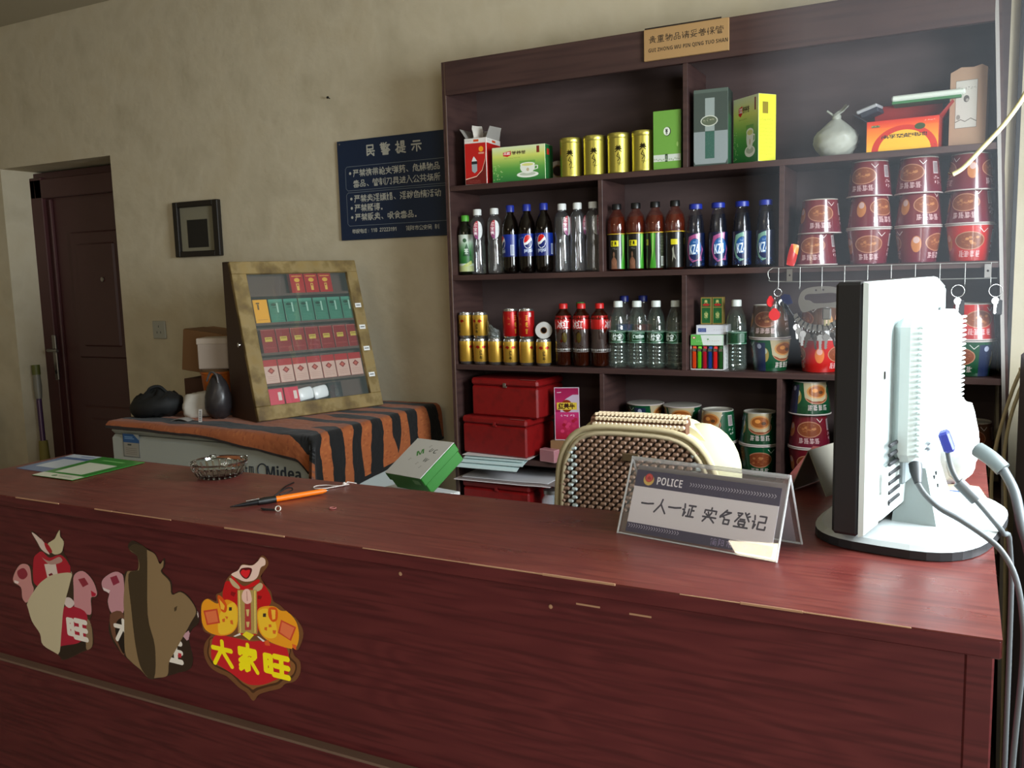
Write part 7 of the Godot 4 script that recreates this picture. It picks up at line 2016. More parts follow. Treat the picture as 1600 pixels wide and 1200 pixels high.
func monitor() -> void:
	var turn := deg_to_rad(79.5)
	var t := thing("monitor", "old grey computer monitor seen from behind on the right end of the counter", "monitor", Vector3(-0.078, TOP, -1.346), turn)
	var grey := mat(Color(0.74, 0.78, 0.77), 0.5)
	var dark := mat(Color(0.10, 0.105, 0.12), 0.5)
	# bezel with the screen on its far side
	var bz := mb()
	box(bz, Vector3(0, 0.187, -0.017), Vector3(0.370, 0.324, 0.034), 0.004)
	part("bezel", bz, dark, t)
	part("screen", box(mb(), Vector3(0, 0.192, -0.0345), Vector3(0.338, 0.270, 0.002), 0.0005), mat(Color(0.01, 0.012, 0.015), 0.12), t)
	# rear shell: chamfered rim round a sunken field
	var sh := mb()
	var frustum := func(x0: float, x1: float, y0: float, y1: float, z0: float, X0: float, X1: float, Y0: float, Y1: float, z1: float) -> void:
		quad(sh, Vector3(x0, y1, z0), Vector3(x1, y1, z0), Vector3(X1, Y1, z1), Vector3(X0, Y1, z1), Vector3(0, 1, 0.5))
		quad(sh, Vector3(x1, y0, z0), Vector3(x0, y0, z0), Vector3(X0, Y0, z1), Vector3(X1, Y0, z1), Vector3(0, -1, 0.5))
		quad(sh, Vector3(x0, y0, z0), Vector3(x0, y1, z0), Vector3(X0, Y1, z1), Vector3(X0, Y0, z1), Vector3(-1, 0, 0.5))
		quad(sh, Vector3(x1, y1, z0), Vector3(x1, y0, z0), Vector3(X1, Y0, z1), Vector3(X1, Y1, z1), Vector3(1, 0, 0.5))
	frustum.call(-0.185, 0.185, 0.025, 0.349, 0.0, -0.183, 0.183, 0.027, 0.347, 0.006)
	frustum.call(-0.183, 0.183, 0.027, 0.347, 0.006, -0.168, 0.168, 0.042, 0.334, 0.020)
	# rim bars and the sunken field
	box(sh, Vector3(0, 0.3185, 0.0155), Vector3(0.336, 0.031, 0.013), 0.004)
	box(sh, Vector3(0, 0.0755, 0.0155), Vector3(0.336, 0.067, 0.013), 0.004)
	box(sh, Vector3(-0.1625, 0.2, 0.0155), Vector3(0.011, 0.25, 0.013), 0.004)
	box(sh, Vector3(0.1625, 0.2, 0.0155), Vector3(0.011, 0.25, 0.013), 0.004)
	part("rear_shell", sh, grey, t)
	part("rear_field", box(mb(), Vector3(0, 0.2, 0.008), Vector3(0.32, 0.25, 0.012), 0.001), mat(Color(0.64, 0.68, 0.68), 0.5), t)
	part("vent_box", box(mb(), Vector3(0.034, 0.204, 0.030), Vector3(0.270, 0.192, 0.036), 0.012), grey, t)
	for i in 25:
		part("vent_rib", box(mb(), Vector3(0.036, 0.120 + i * 0.007, 0.0485), Vector3(0.272, 0.0038, 0.006), 0.0014), grey, t)
	var slots := mb()
	for i in 7:
		part("lower_slot", box(mb(), Vector3(-0.108 + 0.0, 0.062 + i * 0.0125, 0.0225), Vector3(0.052, 0.0050, 0.004), 0.0012, Transform3D(Basis(Vector3.BACK, 0.0), Vector3.ZERO)), dark, t)
	part("lock_slot", box(mb(), Vector3(-0.1625, 0.232, 0.0222), Vector3(0.004, 0.010, 0.001)), M.black_plastic, t)
	for p in [Vector3(-0.13, 0.060, 0.0222), Vector3(0.12, 0.3, 0.0222)]:
		part("screw", lathe(mb(), [Vector2(0, 0), Vector2(0.003, 0), Vector2(0.003, 0.001), Vector2(0, 0.001)], 10, Vector3.ZERO, Transform3D(Basis(Vector3.RIGHT, PI / 2), p)), M.dark_plastic, t)
	part("socket_bay", box(mb(), Vector3(0.02, 0.092, 0.024), Vector3(0.20, 0.034, 0.010), 0.003), mat(Color(0.50, 0.54, 0.55), 0.55), t)
	# stand
	var ped := mb()
	var tp := [Vector3(-0.040, 0.092, 0.012), Vector3(0.040, 0.092, 0.012), Vector3(0.040, 0.092, 0.046), Vector3(-0.040, 0.092, 0.046)]
	var bt := [Vector3(-0.058, 0.014, 0.008), Vector3(0.058, 0.014, 0.008), Vector3(0.058, 0.014, 0.066), Vector3(-0.058, 0.014, 0.066)]
	quad(ped, tp[3], tp[2], bt[2], bt[3], Vector3(0, 0.2, 1))
	quad(ped, tp[1], tp[0], bt[0], bt[1], Vector3(0, 0, -1))
	quad(ped, tp[0], tp[3], bt[3], bt[0], Vector3(-1, 0.2, 0))
	quad(ped, tp[2], tp[1], bt[1], bt[2], Vector3(1, 0.2, 0))
	quad(ped, tp[0], tp[1], tp[2], tp[3], Vector3.UP)
	part("pedestal", ped, mat(Color(0.62, 0.66, 0.66), 0.5), t)
	for p in [Vector3(-0.012, 0.075, 0.0512), Vector3(0.002, 0.078, 0.0505), Vector3(-0.004, 0.062, 0.0545)]:
		part("screw_hole", box(mb(), p, Vector3(0.003, 0.005, 0.0015)), M.black_plastic, t)
	var oval := []
	var oval2 := []
	for i in 40:
		var a := TAU * i / 40
		var cx := signf(cos(a)) * pow(absf(cos(a)), 0.62)
		var cy := signf(sin(a)) * pow(absf(sin(a)), 0.62)
		oval.append(Vector2(cx * 0.165, cy * 0.112))
		oval2.append(Vector2(cx * 0.157, cy * 0.104))
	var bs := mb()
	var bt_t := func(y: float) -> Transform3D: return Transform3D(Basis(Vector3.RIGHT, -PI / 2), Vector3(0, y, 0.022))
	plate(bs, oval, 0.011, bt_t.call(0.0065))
	part("base", bs, dark, t)  # dark tone puts the shade into the colour of the base side
	var bs2 := mb()
	plate(bs2, oval2, 0.006, bt_t.call(0.0145))
	for i in 40:
		var a: Vector2 = oval[i]
		var b: Vector2 = oval[(i + 1) % 40]
		var a2: Vector2 = oval2[i]
		var b2: Vector2 = oval2[(i + 1) % 40]
		quad(bs2, Vector3(a2.x, 0.0175, 0.022 - a2.y), Vector3(b2.x, 0.0175, 0.022 - b2.y), Vector3(b.x, 0.0118, 0.022 - b.y), Vector3(a.x, 0.0118, 0.022 - a.y), Vector3(a.x, 0.2, -a.y))
	part("base_top", bs2, mat(Color(0.66, 0.68, 0.68), 0.45), t)

func small_things() -> void:
	var rng := RandomNumberGenerator.new()
	rng.seed = 91
	# pressed glass ashtray with finger notches
	var gm := mat(Color(0.97, 0.99, 0.98, 0.0), 0.02)
	gm.refraction_enabled = true
	gm.refraction_scale = 0.05
	var at := thing("ashtray", "round clear pressed-glass ashtray on the left part of the counter", "ashtray", Vector3(-1.262, TOP + 0.0004, -1.208))
	var ag := mb()
	lathe(ag, [Vector2(0, 0.001), Vector2(0.036, 0.0), Vector2(0.040, 0.003), Vector2(0.051, 0.022), Vector2(0.0535, 0.028), Vector2(0.052, 0.031), Vector2(0.048, 0.030), Vector2(0.043, 0.012), Vector2(0.036, 0.007), Vector2(0, 0.007)], 40)
	part("bowl", ag, gm, at)
	for i in 4:
		var a := TAU * (i + 0.35) / 4
		part("notch", box(mb(), Vector3(cos(a) * 0.0475, 0.031, sin(a) * 0.0475), Vector3(0.012, 0.006, 0.012), 0.002, Transform3D()), gm, at)
	for i in 24:
		var a := TAU * i / 24
		part("flute", tube(mb(), [Vector3(cos(a) * 0.0395, 0.003, sin(a) * 0.0395), Vector3(cos(a) * 0.0515, 0.022, sin(a) * 0.0515)], 0.0022, 5), gm, at)
	# orange pen with black cap lying on the counter
	var p0 := Vector3(-0.977, TOP + 0.0052, -1.175)
	var p1 := Vector3(-1.058, TOP + 0.0045, -1.032)
	var d := (p1 - p0).normalized()
	var pen := thing("pen", "orange ball pen with black cap and hanging loop on the counter", "pen", p0)
	part("barrel", tube(mb(), [Vector3.ZERO, d * 0.008, d * 0.094], [0.0022, 0.0046, 0.0050], 12), mat(Color(0.92, 0.45, 0.03), 0.35), pen)
	part("tip", lathe(mb(), [Vector2(0.0022, -0.002), Vector2(0.0009, 0.005), Vector2(0, 0.006)], 10, Vector3.ZERO, Transform3D(Basis(Quaternion(Vector3.UP, -d)), Vector3.ZERO)), M.chrome, pen)
	part("cap", tube(mb(), [d * 0.090, d * 0.110, d * 0.120], [0.0062, 0.0068, 0.0048], 12), M.black_plastic, pen)
	part("nib_guard", tube(mb(), [d * 0.116, d * 0.145, d * 0.166], [0.0044, 0.0030, 0.0008], 10), mat(Color(0.10, 0.10, 0.11), 0.25, 0.4), pen)
	part("clip", tube(mb(), [d * 0.118 + Vector3(0, 0.0055, 0), d * 0.140 + Vector3(0, 0.005, 0)], 0.0012, 6), M.chrome, pen)
	part("loop", tube(mb(), smooth_path([d * 0.092 + Vector3(0, 0.006, 0), d * 0.075 + Vector3(-0.008, 0.012, -0.012), d * 0.062 + Vector3(-0.014, 0.010, -0.016), d * 0.066 + Vector3(-0.004, 0.008, -0.010), d * 0.084 + Vector3(0.002, 0.0065, 0.0)], 5), 0.0012, 6), M.black_plastic, pen)
	var bits := thing("clip_ring", "small white metal ring on a dark clip beside the pen", "ring", Vector3(-0.976, TOP + 0.0045, -1.052))
	part("ring", ring(mb(), Vector3.ZERO, 0.0042, 0.0011, Vector3(0.5, 0.4, 0.8).normalized(), 14), mat(Color(0.80, 0.78, 0.74), 0.3, 0.5), bits)
	part("clip", tube(mb(), [Vector3(-0.004, -0.002, 0.001), Vector3(-0.024, -0.002, 0.006), Vector3(-0.034, -0.0025, 0.002)], [0.0015, 0.002, 0.0012], 6), M.dark_plastic, bits)
	var hp := thing("hair_tie", "tiny pink elastic ring lying right of the pen", "ring", Vector3(-0.902, TOP + 0.0012, -1.098))
	part("ring", ring(mb(), Vector3.ZERO, 0.0052, 0.0011, Vector3.UP, 14), mat(Color(0.62, 0.36, 0.34), 0.6), hp)
	# thin white string with a bead
	var sp := [Vector3(-0.975, 1.103, -1.236), Vector3(-0.999, 1.102, -1.196), Vector3(-1.018, 1.102, -1.192), Vector3(-1.026, 1.102, -1.205), Vector3(-1.012, 1.102, -1.218), Vector3(-0.990, 1.102, -1.220), Vector3(-0.984, 1.102, -1.228), Vector3(-0.985, 1.103, -1.243), Vector3(-0.990, 1.102, -1.252), Vector3(-0.978, 1.098, -1.262)]
	var st := thing("string", "thin white string with a knot curling at the counter's back edge", "string", Vector3.ZERO)
	part("cord", tube(mb(), smooth_path(sp, 5), 0.0011, 6), mat(Color(0.80, 0.76, 0.74), 0.7), st)
	part("knot", lump(mb(), Vector3(-0.981, 1.1045, -1.230), func(dd): return dd * 0.0032, 10, 8), mat(Color(0.82, 0.78, 0.76), 0.6), st)
	var bl := thing("black_string", "thin dark string lying between the ashtray and the string", "cord", Vector3.ZERO)
	part("cord", tube(mb(), smooth_path([Vector3(-1.085, 1.1014, -1.215), Vector3(-1.080, 1.1014, -1.190), Vector3(-1.072, 1.1014, -1.170), Vector3(-1.060, 1.1014, -1.150)], 4), 0.0012, 5), M.black_plastic, bl)
	# payment cards at the left end (their codes are left blank)
	var gc := canvas(360, 512, Color(0.12, 0.48, 0.16))
	gc.rect(0, 430, 360, 82, Color(0.80, 0.80, 0.72))
	gc.ell(150, 470, 20, 16, Color(0.2, 0.45, 0.2))
	for k in 6:
		gc.rect(186 + k * 20, 462, 14, 16, Color(0.55, 0.60, 0.5))
	gc.rect(60, 150, 240, 250, Color(0.80, 0.82, 0.74))
	gc.rect(90, 60, 180, 26, Color(0.40, 0.66, 0.36))
	var bc := canvas(360, 512, Color(0.30, 0.40, 0.56))
	bc.rect(0, 0, 360, 90, Color(0.72, 0.76, 0.80))
	bc.rect(120, 36, 130, 22, Color(0.35, 0.45, 0.62))
	bc.rect(60, 150, 240, 250, Color(0.70, 0.73, 0.76))
	var cards := [["payment_card", "green payment card with a blank pale square, on the counter's left end", gc, [Vector3(-1.646, TOP + 0.0022, -1.248), Vector3(-1.508, TOP + 0.0022, -1.241), Vector3(-1.507, TOP + 0.0022, -1.072), Vector3(-1.630, TOP + 0.0022, -1.074)]], ["payment_card", "blue payment card with a blank pale square, left of the green card", bc, [Vector3(-1.742, TOP + 0.0008, -1.250), Vector3(-1.622, TOP + 0.0008, -1.252), Vector3(-1.612, TOP + 0.0008, -1.104), Vector3(-1.730, TOP + 0.0008, -1.108)]]]
	for q in cards:
		var t := thing(q[0], q[1], "card", Vector3.ZERO, 0.0, "")
		var s := mb()
		var P: Array = q[3]
		var dn := Vector3(0, 0.0009, 0)
		quad(s, P[0], P[1], P[2], P[3], Vector3.UP, Rect2(0, 0, 1, 1))
		quad(s, P[0] - dn, P[1] - dn, P[2] - dn, P[3] - dn, Vector3.DOWN, Rect2(0.02, 0.3, 0.01, 0.01))
		for i in 4:
			var a: Vector3 = P[i]
			var b: Vector3 = P[(i + 1) % 4]
			quad(s, a, b, b - dn, a - dn, (a + b) * 0.5 - (P[0] + P[2]) * 0.5, Rect2(0.02, 0.3, 0.0, 0.0))
		part("card", s, printed(q[2], 0.3, 0.4), t)
	# behind the monitor
	var nz := FastNoiseLite.new()
	nz.seed = 93
	nz.frequency = 1.6
	var wb := thing("white_bag", "bulging white plastic bag behind the monitor at the end of the counter", "bag", Vector3(-0.022, TOP, -1.640))
	part("bag", lump(mb(), Vector3(0, 0.072, 0), func(dd): return Vector3(dd.x * 0.050, clampf(dd.y * 0.078, -0.0715, 1), dd.z * 0.06) * (1.0 + 0.22 * nz.get_noise_3dv(dd)), 24, 16), mat(Color(0.88, 0.90, 0.90), 0.4), wb)
	part("fold", lump(mb(), Vector3(0.022, 0.045, 0.04), func(dd): return dd * Vector3(0.024, 0.034, 0.02) * (1.0 + 0.2 * nz.get_noise_3dv(dd)), 16, 10), mat(Color(0.88, 0.90, 0.90), 0.4), wb)
	var pp := thing("paper_sheet", "cream paper slip under the white bag at the counter's right end", "paper", Vector3(0.0, TOP + 0.0005, -1.560), deg_to_rad(8))
	part("sheet", sheet(mb(), 6, 4, func(u, w): return Vector3((u - 0.5) * 0.072, 0.0016 + 0.002 * sin(u * PI), (w - 0.5) * 0.075), 0.0008), mat(Color(0.80, 0.72, 0.62), 0.8), pp)
	var cp := thing("marker", "short blue marker beside the monitor stand", "marker", Vector3(-0.016, TOP + 0.0065, -1.512), deg_to_rad(10))
	part("barrel", tube(mb(), [Vector3.ZERO, Vector3(0.03, 0, 0.002)], [0.0045, 0.0055], 10), mat(Color(0.12, 0.32, 0.58), 0.4), cp)
	part("clip", tube(mb(), [Vector3(0.028, 0.006, 0.002), Vector3(0.004, 0.0065, 0.001)], 0.0012, 6), mat(Color(0.12, 0.32, 0.58), 0.4), cp)
	# desk calendar leaning behind the screen
	var dc := thing("desk_calendar", "grey-beige folded card stand on the counter behind the monitor's left edge", "calendar", Vector3(-0.196, TOP, -1.520), deg_to_rad(70))
	var cm := mat(Color(0.52, 0.50, 0.45), 0.8)
	part("card", plate(mb(), [Vector2(-0.06, 0), Vector2(0.06, 0), Vector2(0.06, 0.078), Vector2(-0.06, 0.078)], 0.0015, Transform3D(Basis(Vector3.RIGHT, deg_to_rad(-24)), Vector3(0, 0.001, 0.03))), cm, dc)
	part("card", plate(mb(), [Vector2(-0.06, 0), Vector2(0.06, 0), Vector2(0.06, 0.078), Vector2(-0.06, 0.078)], 0.0015, Transform3D(Basis(Vector3.RIGHT, deg_to_rad(24)), Vector3(0, 0.001, -0.034))), cm, dc)
	# shoe box standing on the inner desk, white paper beside it
	var sup := thing("carton", "plain white carton on the inner desk, under the green and white box", "carton", Vector3(-1.075, 0.7560, -1.590), deg_to_rad(-12))
	part("carton", box(mb(), Vector3(0, 0.120, 0), Vector3(0.17, 0.24, 0.12), 0.002), mat(Color(0.72, 0.72, 0.71), 0.8), sup)
	part("flap", box(mb(), Vector3(0, 0.2412, 0.01), Vector3(0.168, 0.002, 0.09)), mat(Color(0.74, 0.74, 0.73), 0.8), sup)
	var c2 := canvas(256, 256, Color(0.78, 0.78, 0.77))
	c2.latin("M", 104, 120, 38, Color(0.18, 0.50, 0.16), true, 1.0, -0.7)
	c2.latin("U", 150, 78, 24, Color(0.3, 0.32, 0.3), true, 1.0, 0.4)
	c2.latin("W", 168, 146, 24, Color(0.36, 0.38, 0.36), true, 1.0, 0.2)
	c2.latin("C", 190, 92, 28, Color(0.28, 0.30, 0.28), true, 1.0, -0.3)
	for q in [Vector2(128, 50), Vector2(70, 150), Vector2(180, 190), Vector2(140, 170)]:
		c2.latin("S", q.x, q.y, 16, Color(0.60, 0.60, 0.59), true, 1.0, 0.5)
	var gbx := thing("shoe_box", "white box with green sides and scattered letters behind the counter", "box", Vector3(-1.052, 1.046, -1.610), deg_to_rad(-20))
	gbx.rotation.x = deg_to_rad(34)
	gbx.rotation.z = deg_to_rad(4)
	var green := mat(Color(0.13, 0.42, 0.10), 0.45)
	part("base", box(mb(), Vector3(0, 0, 0), Vector3(0.135, 0.030, 0.110), 0.002), green, gbx)
	part("lid_rim", box(mb(), Vector3(0, 0.0215, 0), Vector3(0.140, 0.022, 0.115), 0.002), green, gbx)
	part("lid_print", box(mb(), Vector3(0, 0.0333, 0), Vector3(0.139, 0.0012, 0.114), 0.0, Transform3D(), {"top": Rect2(0, 0, 1, 1)}), printed(c2, 0.6), gbx)
	part("size_label", box(mb(), Vector3(0.045, 0.020, 0.058), Vector3(0.022, 0.012, 0.0006)), mat(Color(0.45, 0.62, 0.42), 0.6), gbx)

# ---------------------------------------------------------------- chair with the woven summer cover
func build_chair() -> void:
	var z := -1.790
	var t := thing("office_chair", "chair with a cream cover and a woven brown and white mat over its backrest", "chair", Vector3(-0.622, 0, z), deg_to_rad(1.5))
	var cream := mat(Color(0.82, 0.79, 0.64), 0.9)
	var trim := mat(Color(0.70, 0.64, 0.50), 0.85)
	var legm: Material = M.black_plastic
	# backrest under its fabric: outline with sloping shoulders
	var outline := rounded([Vector2(-0.172, 0.55), Vector2(-0.180, 0.80), Vector2(-0.176, 1.00), Vector2(-0.158, 1.085), Vector2(-0.110, 1.130), Vector2(0.0, 1.137), Vector2(0.110, 1.126), Vector2(0.165, 1.070), Vector2(0.186, 0.98), Vector2(0.190, 0.80), Vector2(0.182, 0.55), Vector2(0.0, 0.53)])
	var pts := []
	for p in outline:
		pts.append(p)
	var cov := mb()
	plate(cov, pts, 0.055, Transform3D(Basis(), Vector3(0, 0, 0.008)))
	var shrink := []
	for p in outline:
		shrink.append(Vector2(p.x * 0.94, 0.84 + (p.y - 0.84) * 1.045))
	plate(cov, shrink, 0.070, Transform3D(Basis(), Vector3(0.006, 0.003, -0.040)))
	part("backrest_cover", cov, cream, t)
	# cream fabric bulging round the right rear
	part("fabric_bulge", lump(mb(), Vector3(0.130, 1.03, -0.045), func(d): return Vector3(d.x * 0.085, d.y * 0.112, d.z * 0.06), 24, 14), cream, t)
	# braided edging
	var edge := []
	for p in outline:
		edge.append(Vector3(p.x, p.y, 0.036))
	part("edging", tube(mb(), edge, 0.0068, 8, true), trim, t)
	var inner_e := []
	for p in outline:
		inner_e.append(Vector3(p.x * 0.925, 0.84 + (p.y - 0.84) * 0.955, 0.040))
	part("edging", tube(mb(), inner_e, 0.0055, 8, true), mat(Color(0.66, 0.60, 0.48), 0.85), t)
	# the woven mat: small blocks in a checker, a darker ground behind
	var ground := []
	for p in outline:
		ground.append(Vector2(p.x * 0.93, 0.84 + (p.y - 0.84) * 0.95))
	part("mat_ground", plate(mb(), ground, 0.004, Transform3D(Basis(), Vector3(0, 0, 0.0375))), mat(Color(0.16, 0.12, 0.10), 0.9), t)
	var poly := PackedVector2Array(ground)
	var block := box(mb(), Vector3.ZERO, Vector3(0.0138, 0.0094, 0.007), 0.0030).commit()
	var tan := []
	var pale := []
	var px := 0.0095
	var py := 0.0092
	for j in 66:
		for i in range(-20, 21):
			if (i + j) % 2 != 0:
				continue
			var q := Vector2(i * px, 0.535 + j * py)
			if not Geometry2D.is_point_in_polygon(q, poly):
				continue
			var tr := Transform3D(Basis(Vector3.BACK, 0.18), Vector3(q.x, q.y, 0.0415))
			if i in [-15, -14, 15, 14]:
				pale.append(tr)
			else:
				tan.append(tr)
			# the strap that dives under its neighbours
			tan.append(Transform3D(Basis(Vector3.BACK, -0.1).scaled(Vector3(0.72, 0.8, 0.6)), Vector3(q.x + px * 0.5, q.y + py * 0.5, 0.0390)))
	var weave := func(called: String, list: Array, m: Material) -> void:
		var st := mb()
		for tr in list:
			st.append_from(block, 0, tr)
		var o := part(called, st, m, t)
		o.set_meta("kind", "stuff")
	weave.call("woven_mat", tan, mat(Color(0.56, 0.44, 0.36), 0.5))
	weave.call("woven_mat", pale, mat(Color(0.74, 0.78, 0.77), 0.45))
	# woven roll over the top edge
	var roll := []
	for i in 22:
		for r in 4:
			var x := -0.088 + i * 0.0092 + (r % 2) * 0.0046
			var a: float = [0.2, 0.75, 1.25, 1.7][r]
			roll.append(Transform3D(Basis(Vector3.RIGHT, -a) * Basis(Vector3.BACK, 0.35), Vector3(x, 1.136 + 0.026 * sin(a), 0.004 + 0.026 * cos(a))))
	part("roll_core", tube(mb(), [Vector3(-0.100, 1.136, 0.004), Vector3(0.112, 1.136, 0.004)], 0.0225, 14), mat(Color(0.40, 0.26, 0.18), 0.8), t)
	weave.call("woven_roll", roll, mat(Color(0.80, 0.72, 0.60), 0.5))
	part("leather_label", box(mb(), Vector3(-0.002, 1.076, 0.0475), Vector3(0.036, 0.017, 0.003), 0.001), mat(Color(0.34, 0.27, 0.18), 0.5), t)
	# seat and legs
	part("seat", box(mb(), Vector3(0, 0.46, 0.21), Vector3(0.44, 0.08, 0.44), 0.025), cream, t)
	for sx in [-1.0, 1.0]:
		part("leg", tube(mb(), [Vector3(sx * 0.19, 0.44, 0.38), Vector3(sx * 0.21, 0.0, 0.40)], 0.014, 10), legm, t)
		part("leg", tube(mb(), [Vector3(sx * 0.16, 0.70, -0.02), Vector3(sx * 0.19, 0.44, 0.02), Vector3(sx * 0.21, 0.0, -0.02)], 0.014, 10), legm, t)

# ---------------------------------------------------------------- things on the walls
func build_wall_things() -> void:
	# police notice
	var c := canvas(1400, 980, Color(0.085, 0.155, 0.265))
	var w := Color(0.74, 0.74, 0.70)
	c.cjk("民警提示", 344, 60, 108, 15, w, 182)
	var frame := func(x: float, y: float, ww: float, hh: float) -> void:
		var r := 22.0
		c.line([Vector2(x + r, y), Vector2(x + ww - r, y), Vector2(x + ww, y + r), Vector2(x + ww, y + hh - r), Vector2(x + ww - r, y + hh), Vector2(x + r, y + hh), Vector2(x, y + hh - r), Vector2(x, y + r), Vector2(x + r, y)], 4, Color(0.50, 0.53, 0.56))
	frame.call(88, 256, 1240, 236)
	frame.call(88, 512, 1240, 330)
	c.ell(146, 322, 14, 14, w)
	c.cjk("严禁携带枪支弹药、危爆物品", 182, 288, 68, 8, w, 79)
	c.cjk("毒品、管制刀具进入公共场所", 182, 392, 68, 8, w, 79)
	for k in 3:
		c.ell(146, 574 + k * 92, 14, 14, w)
	c.cjk("严禁卖淫嫖娼、淫秽色情活动", 182, 540, 68, 8, w, 79)
	c.cjk("严禁赌博。", 182, 632, 68, 8, w, 79)
	c.cjk("严禁贩卖、吸食毒品。", 182, 724, 68, 8, w, 79)
	c.cjk("举报电话：", 140, 876, 42, 5, w, 45)
	c.latin("110  27223191", 370, 914, 38, w, true, 0.9)
	c.cjk("简阳市公安局", 790, 872, 44, 5, w, 50)
	c.cjk("制", 1120, 872, 44, 5, w, 50)
	var t := thing("notice_board", "dark blue notice board with white text on the wall, partly behind the cabinet", "notice board", Vector3(-1.995, 1.822, WALL_Z + 0.006))
	part("board", box(mb(), Vector3.ZERO, Vector3(0.565, 0.394, 0.010), 0.001, Transform3D(), {"front": Rect2(0, 0, 1, 1), "left": Rect2(0.01, 0.01, 0.01, 0.01), "right": Rect2(0.01, 0.01, 0.01, 0.01), "top": Rect2(0.01, 0.01, 0.01, 0.01)}), printed(c, 0.5), t)
	for sx in [-1.0, 1.0]:
		part("screw", lathe(mb(), [Vector2(0, 0), Vector2(0.004, 0), Vector2(0.003, 0.002), Vector2(0, 0.002)], 10, Vector3.ZERO, Transform3D(Basis(Vector3.RIGHT, PI / 2), Vector3(sx * 0.27, 0.185, 0.005))), M.steel, t)
	# plaque on the fascia of the cabinet
	var p := canvas(1024, 384, Color(0.66, 0.52, 0.34))
	var ink := Color(0.16, 0.11, 0.07)
	p.cjk("贵重物品请妥善保管", 62, 84, 86, 8, ink, 102)
	p.latin("GUI ZHONG WU PIN QING TUO SHAN BAO GUAN", 54, 296, 46, ink, true, 0.86)
	var n := FastNoiseLite.new()
	n.seed = 5
	n.frequency = 0.02
	var pl := thing("plaque", "tan wooden plaque with carved dark characters on the cabinet's top board", "plaque", Vector3(-0.7725, 2.154, CAB_Z + 0.0092))
	part("board", box(mb(), Vector3.ZERO, Vector3(0.260, 0.0925, 0.010), 0.001, Transform3D(), {"front": Rect2(0, 0, 1, 1), "all": Rect2(0.01, 0.01, 0.01, 0.01)}), printed(p, 0.6), pl)
	part("backing", box(mb(), Vector3(-0.012, 0.006, -0.0052), Vector3(0.236, 0.094, 0.002)), mat(Color(0.18, 0.13, 0.09), 0.7), pl)
	# picture frame
	var fr := thing("picture_frame", "small dark picture frame with pale mount on the wall above the freezer", "picture frame", Vector3(-3.080, 1.710, WALL_Z + 0.012))
	var dk := mat(Color(0.10, 0.075, 0.055), 0.5)
	part("frame_side", box(mb(), Vector3(-0.124, 0, 0), Vector3(0.030, 0.246, 0.024), 0.003), dk, fr)
	part("frame_side", box(mb(), Vector3(0.122, 0, 0), Vector3(0.034, 0.246, 0.024), 0.003), dk, fr)
	part("frame_side", box(mb(), Vector3(0, 0.1105, 0), Vector3(0.218, 0.025, 0.024), 0.003), dk, fr)
	part("frame_side", box(mb(), Vector3(0, -0.1105, 0), Vector3(0.218, 0.025, 0.024), 0.003), dk, fr)
	part("mount", box(mb(), Vector3(0, 0, -0.006), Vector3(0.216, 0.198, 0.004)), mat(Color(0.52, 0.50, 0.42), 0.85), fr)
	part("picture", box(mb(), Vector3(-0.004, -0.020, -0.0035), Vector3(0.124, 0.124, 0.002)), mat(Color(0.085, 0.08, 0.075), 0.5), fr)
	# socket
	var so := thing("wall_socket", "white wall socket above the clutter left of the cigarette case", "socket", Vector3(-3.380, 1.254, WALL_Z + 0.005))
	part("plate", box(mb(), Vector3.ZERO, Vector3(0.084, 0.084, 0.010), 0.003), mat(Color(0.66, 0.66, 0.62), 0.45), so)
	for q in [Vector3(-0.012, -0.012, 0.0052), Vector3(0.012, -0.012, 0.0052), Vector3(0.0, 0.016, 0.0052)]:
		part("slot", box(mb(), q, Vector3(0.003, 0.010, 0.0008)), M.dark_plastic, so)
	var na := thing("nail", "dark nail in the bare wall above the blue notice board", "nail", Vector3(-2.310, 2.194, WALL_Z + 0.006))
	part("shank", tube(mb(), [Vector3(0, 0, -0.006), Vector3(0.004, 0.001, 0.012)], 0.002, 6), M.black_plastic, na)
	part("head", lump(mb(), Vector3(0.004, 0.001, 0.012), func(d): return d * Vector3(0.007, 0.005, 0.003), 8, 6), M.black_plastic, na)
	# mop leaning in the door recess
	var mop := thing("umbrella", "folded purple umbrella with clear wrapping leaning in the door recess", "umbrella", Vector3.ZERO)
	var a := Vector3(-4.432, 1.055, -3.00)
	var b := Vector3(-4.372, 0.30, -2.965)
	var at := func(k: float) -> Vector3: return a.lerp(b, k)
	part("handle", tube(mb(), [at.call(0.0), at.call(0.07)], [0.021, 0.021], 12), mat(Color(0.36, 0.38, 0.16), 0.5), mop)
	part("collar", tube(mb(), [at.call(0.07), at.call(0.15), at.call(0.24)], [0.018, 0.021, 0.017], 12), mat(Color(0.50, 0.49, 0.45), 0.4), mop)
	part("shaft", tube(mb(), [at.call(0.24), at.call(0.54)], 0.0135, 12), mat(Color(0.26, 0.15, 0.30), 0.4), mop)
	part("shaft_stripe", tube(mb(), [at.call(0.25) + Vector3(0.010, 0, 0.009), at.call(0.54) + Vector3(0.010, 0, 0.009)], 0.003, 6), mat(Color(0.55, 0.45, 0.55), 0.4), mop)
	part("tip", tube(mb(), [at.call(0.54), at.call(0.75), at.call(1.4)], [0.022, 0.028, 0.012], 12), mat(Color(0.50, 0.46, 0.22), 0.7), mop)
	# lumps at the left edge
	var kt := thing("thermos", "white thermos bottle with red lid at the wall left of the door", "thermos", Vector3(-4.640, 0.0, -2.80))
	part("body", lathe(mb(), [Vector2(0, 0.0), Vector2(0.06, 0.0), Vector2(0.062, 0.01), Vector2(0.062, 0.80), Vector2(0.05, 0.86), Vector2(0, 0.86)], 24), mat(Color(0.60, 0.58, 0.54), 0.5), kt)
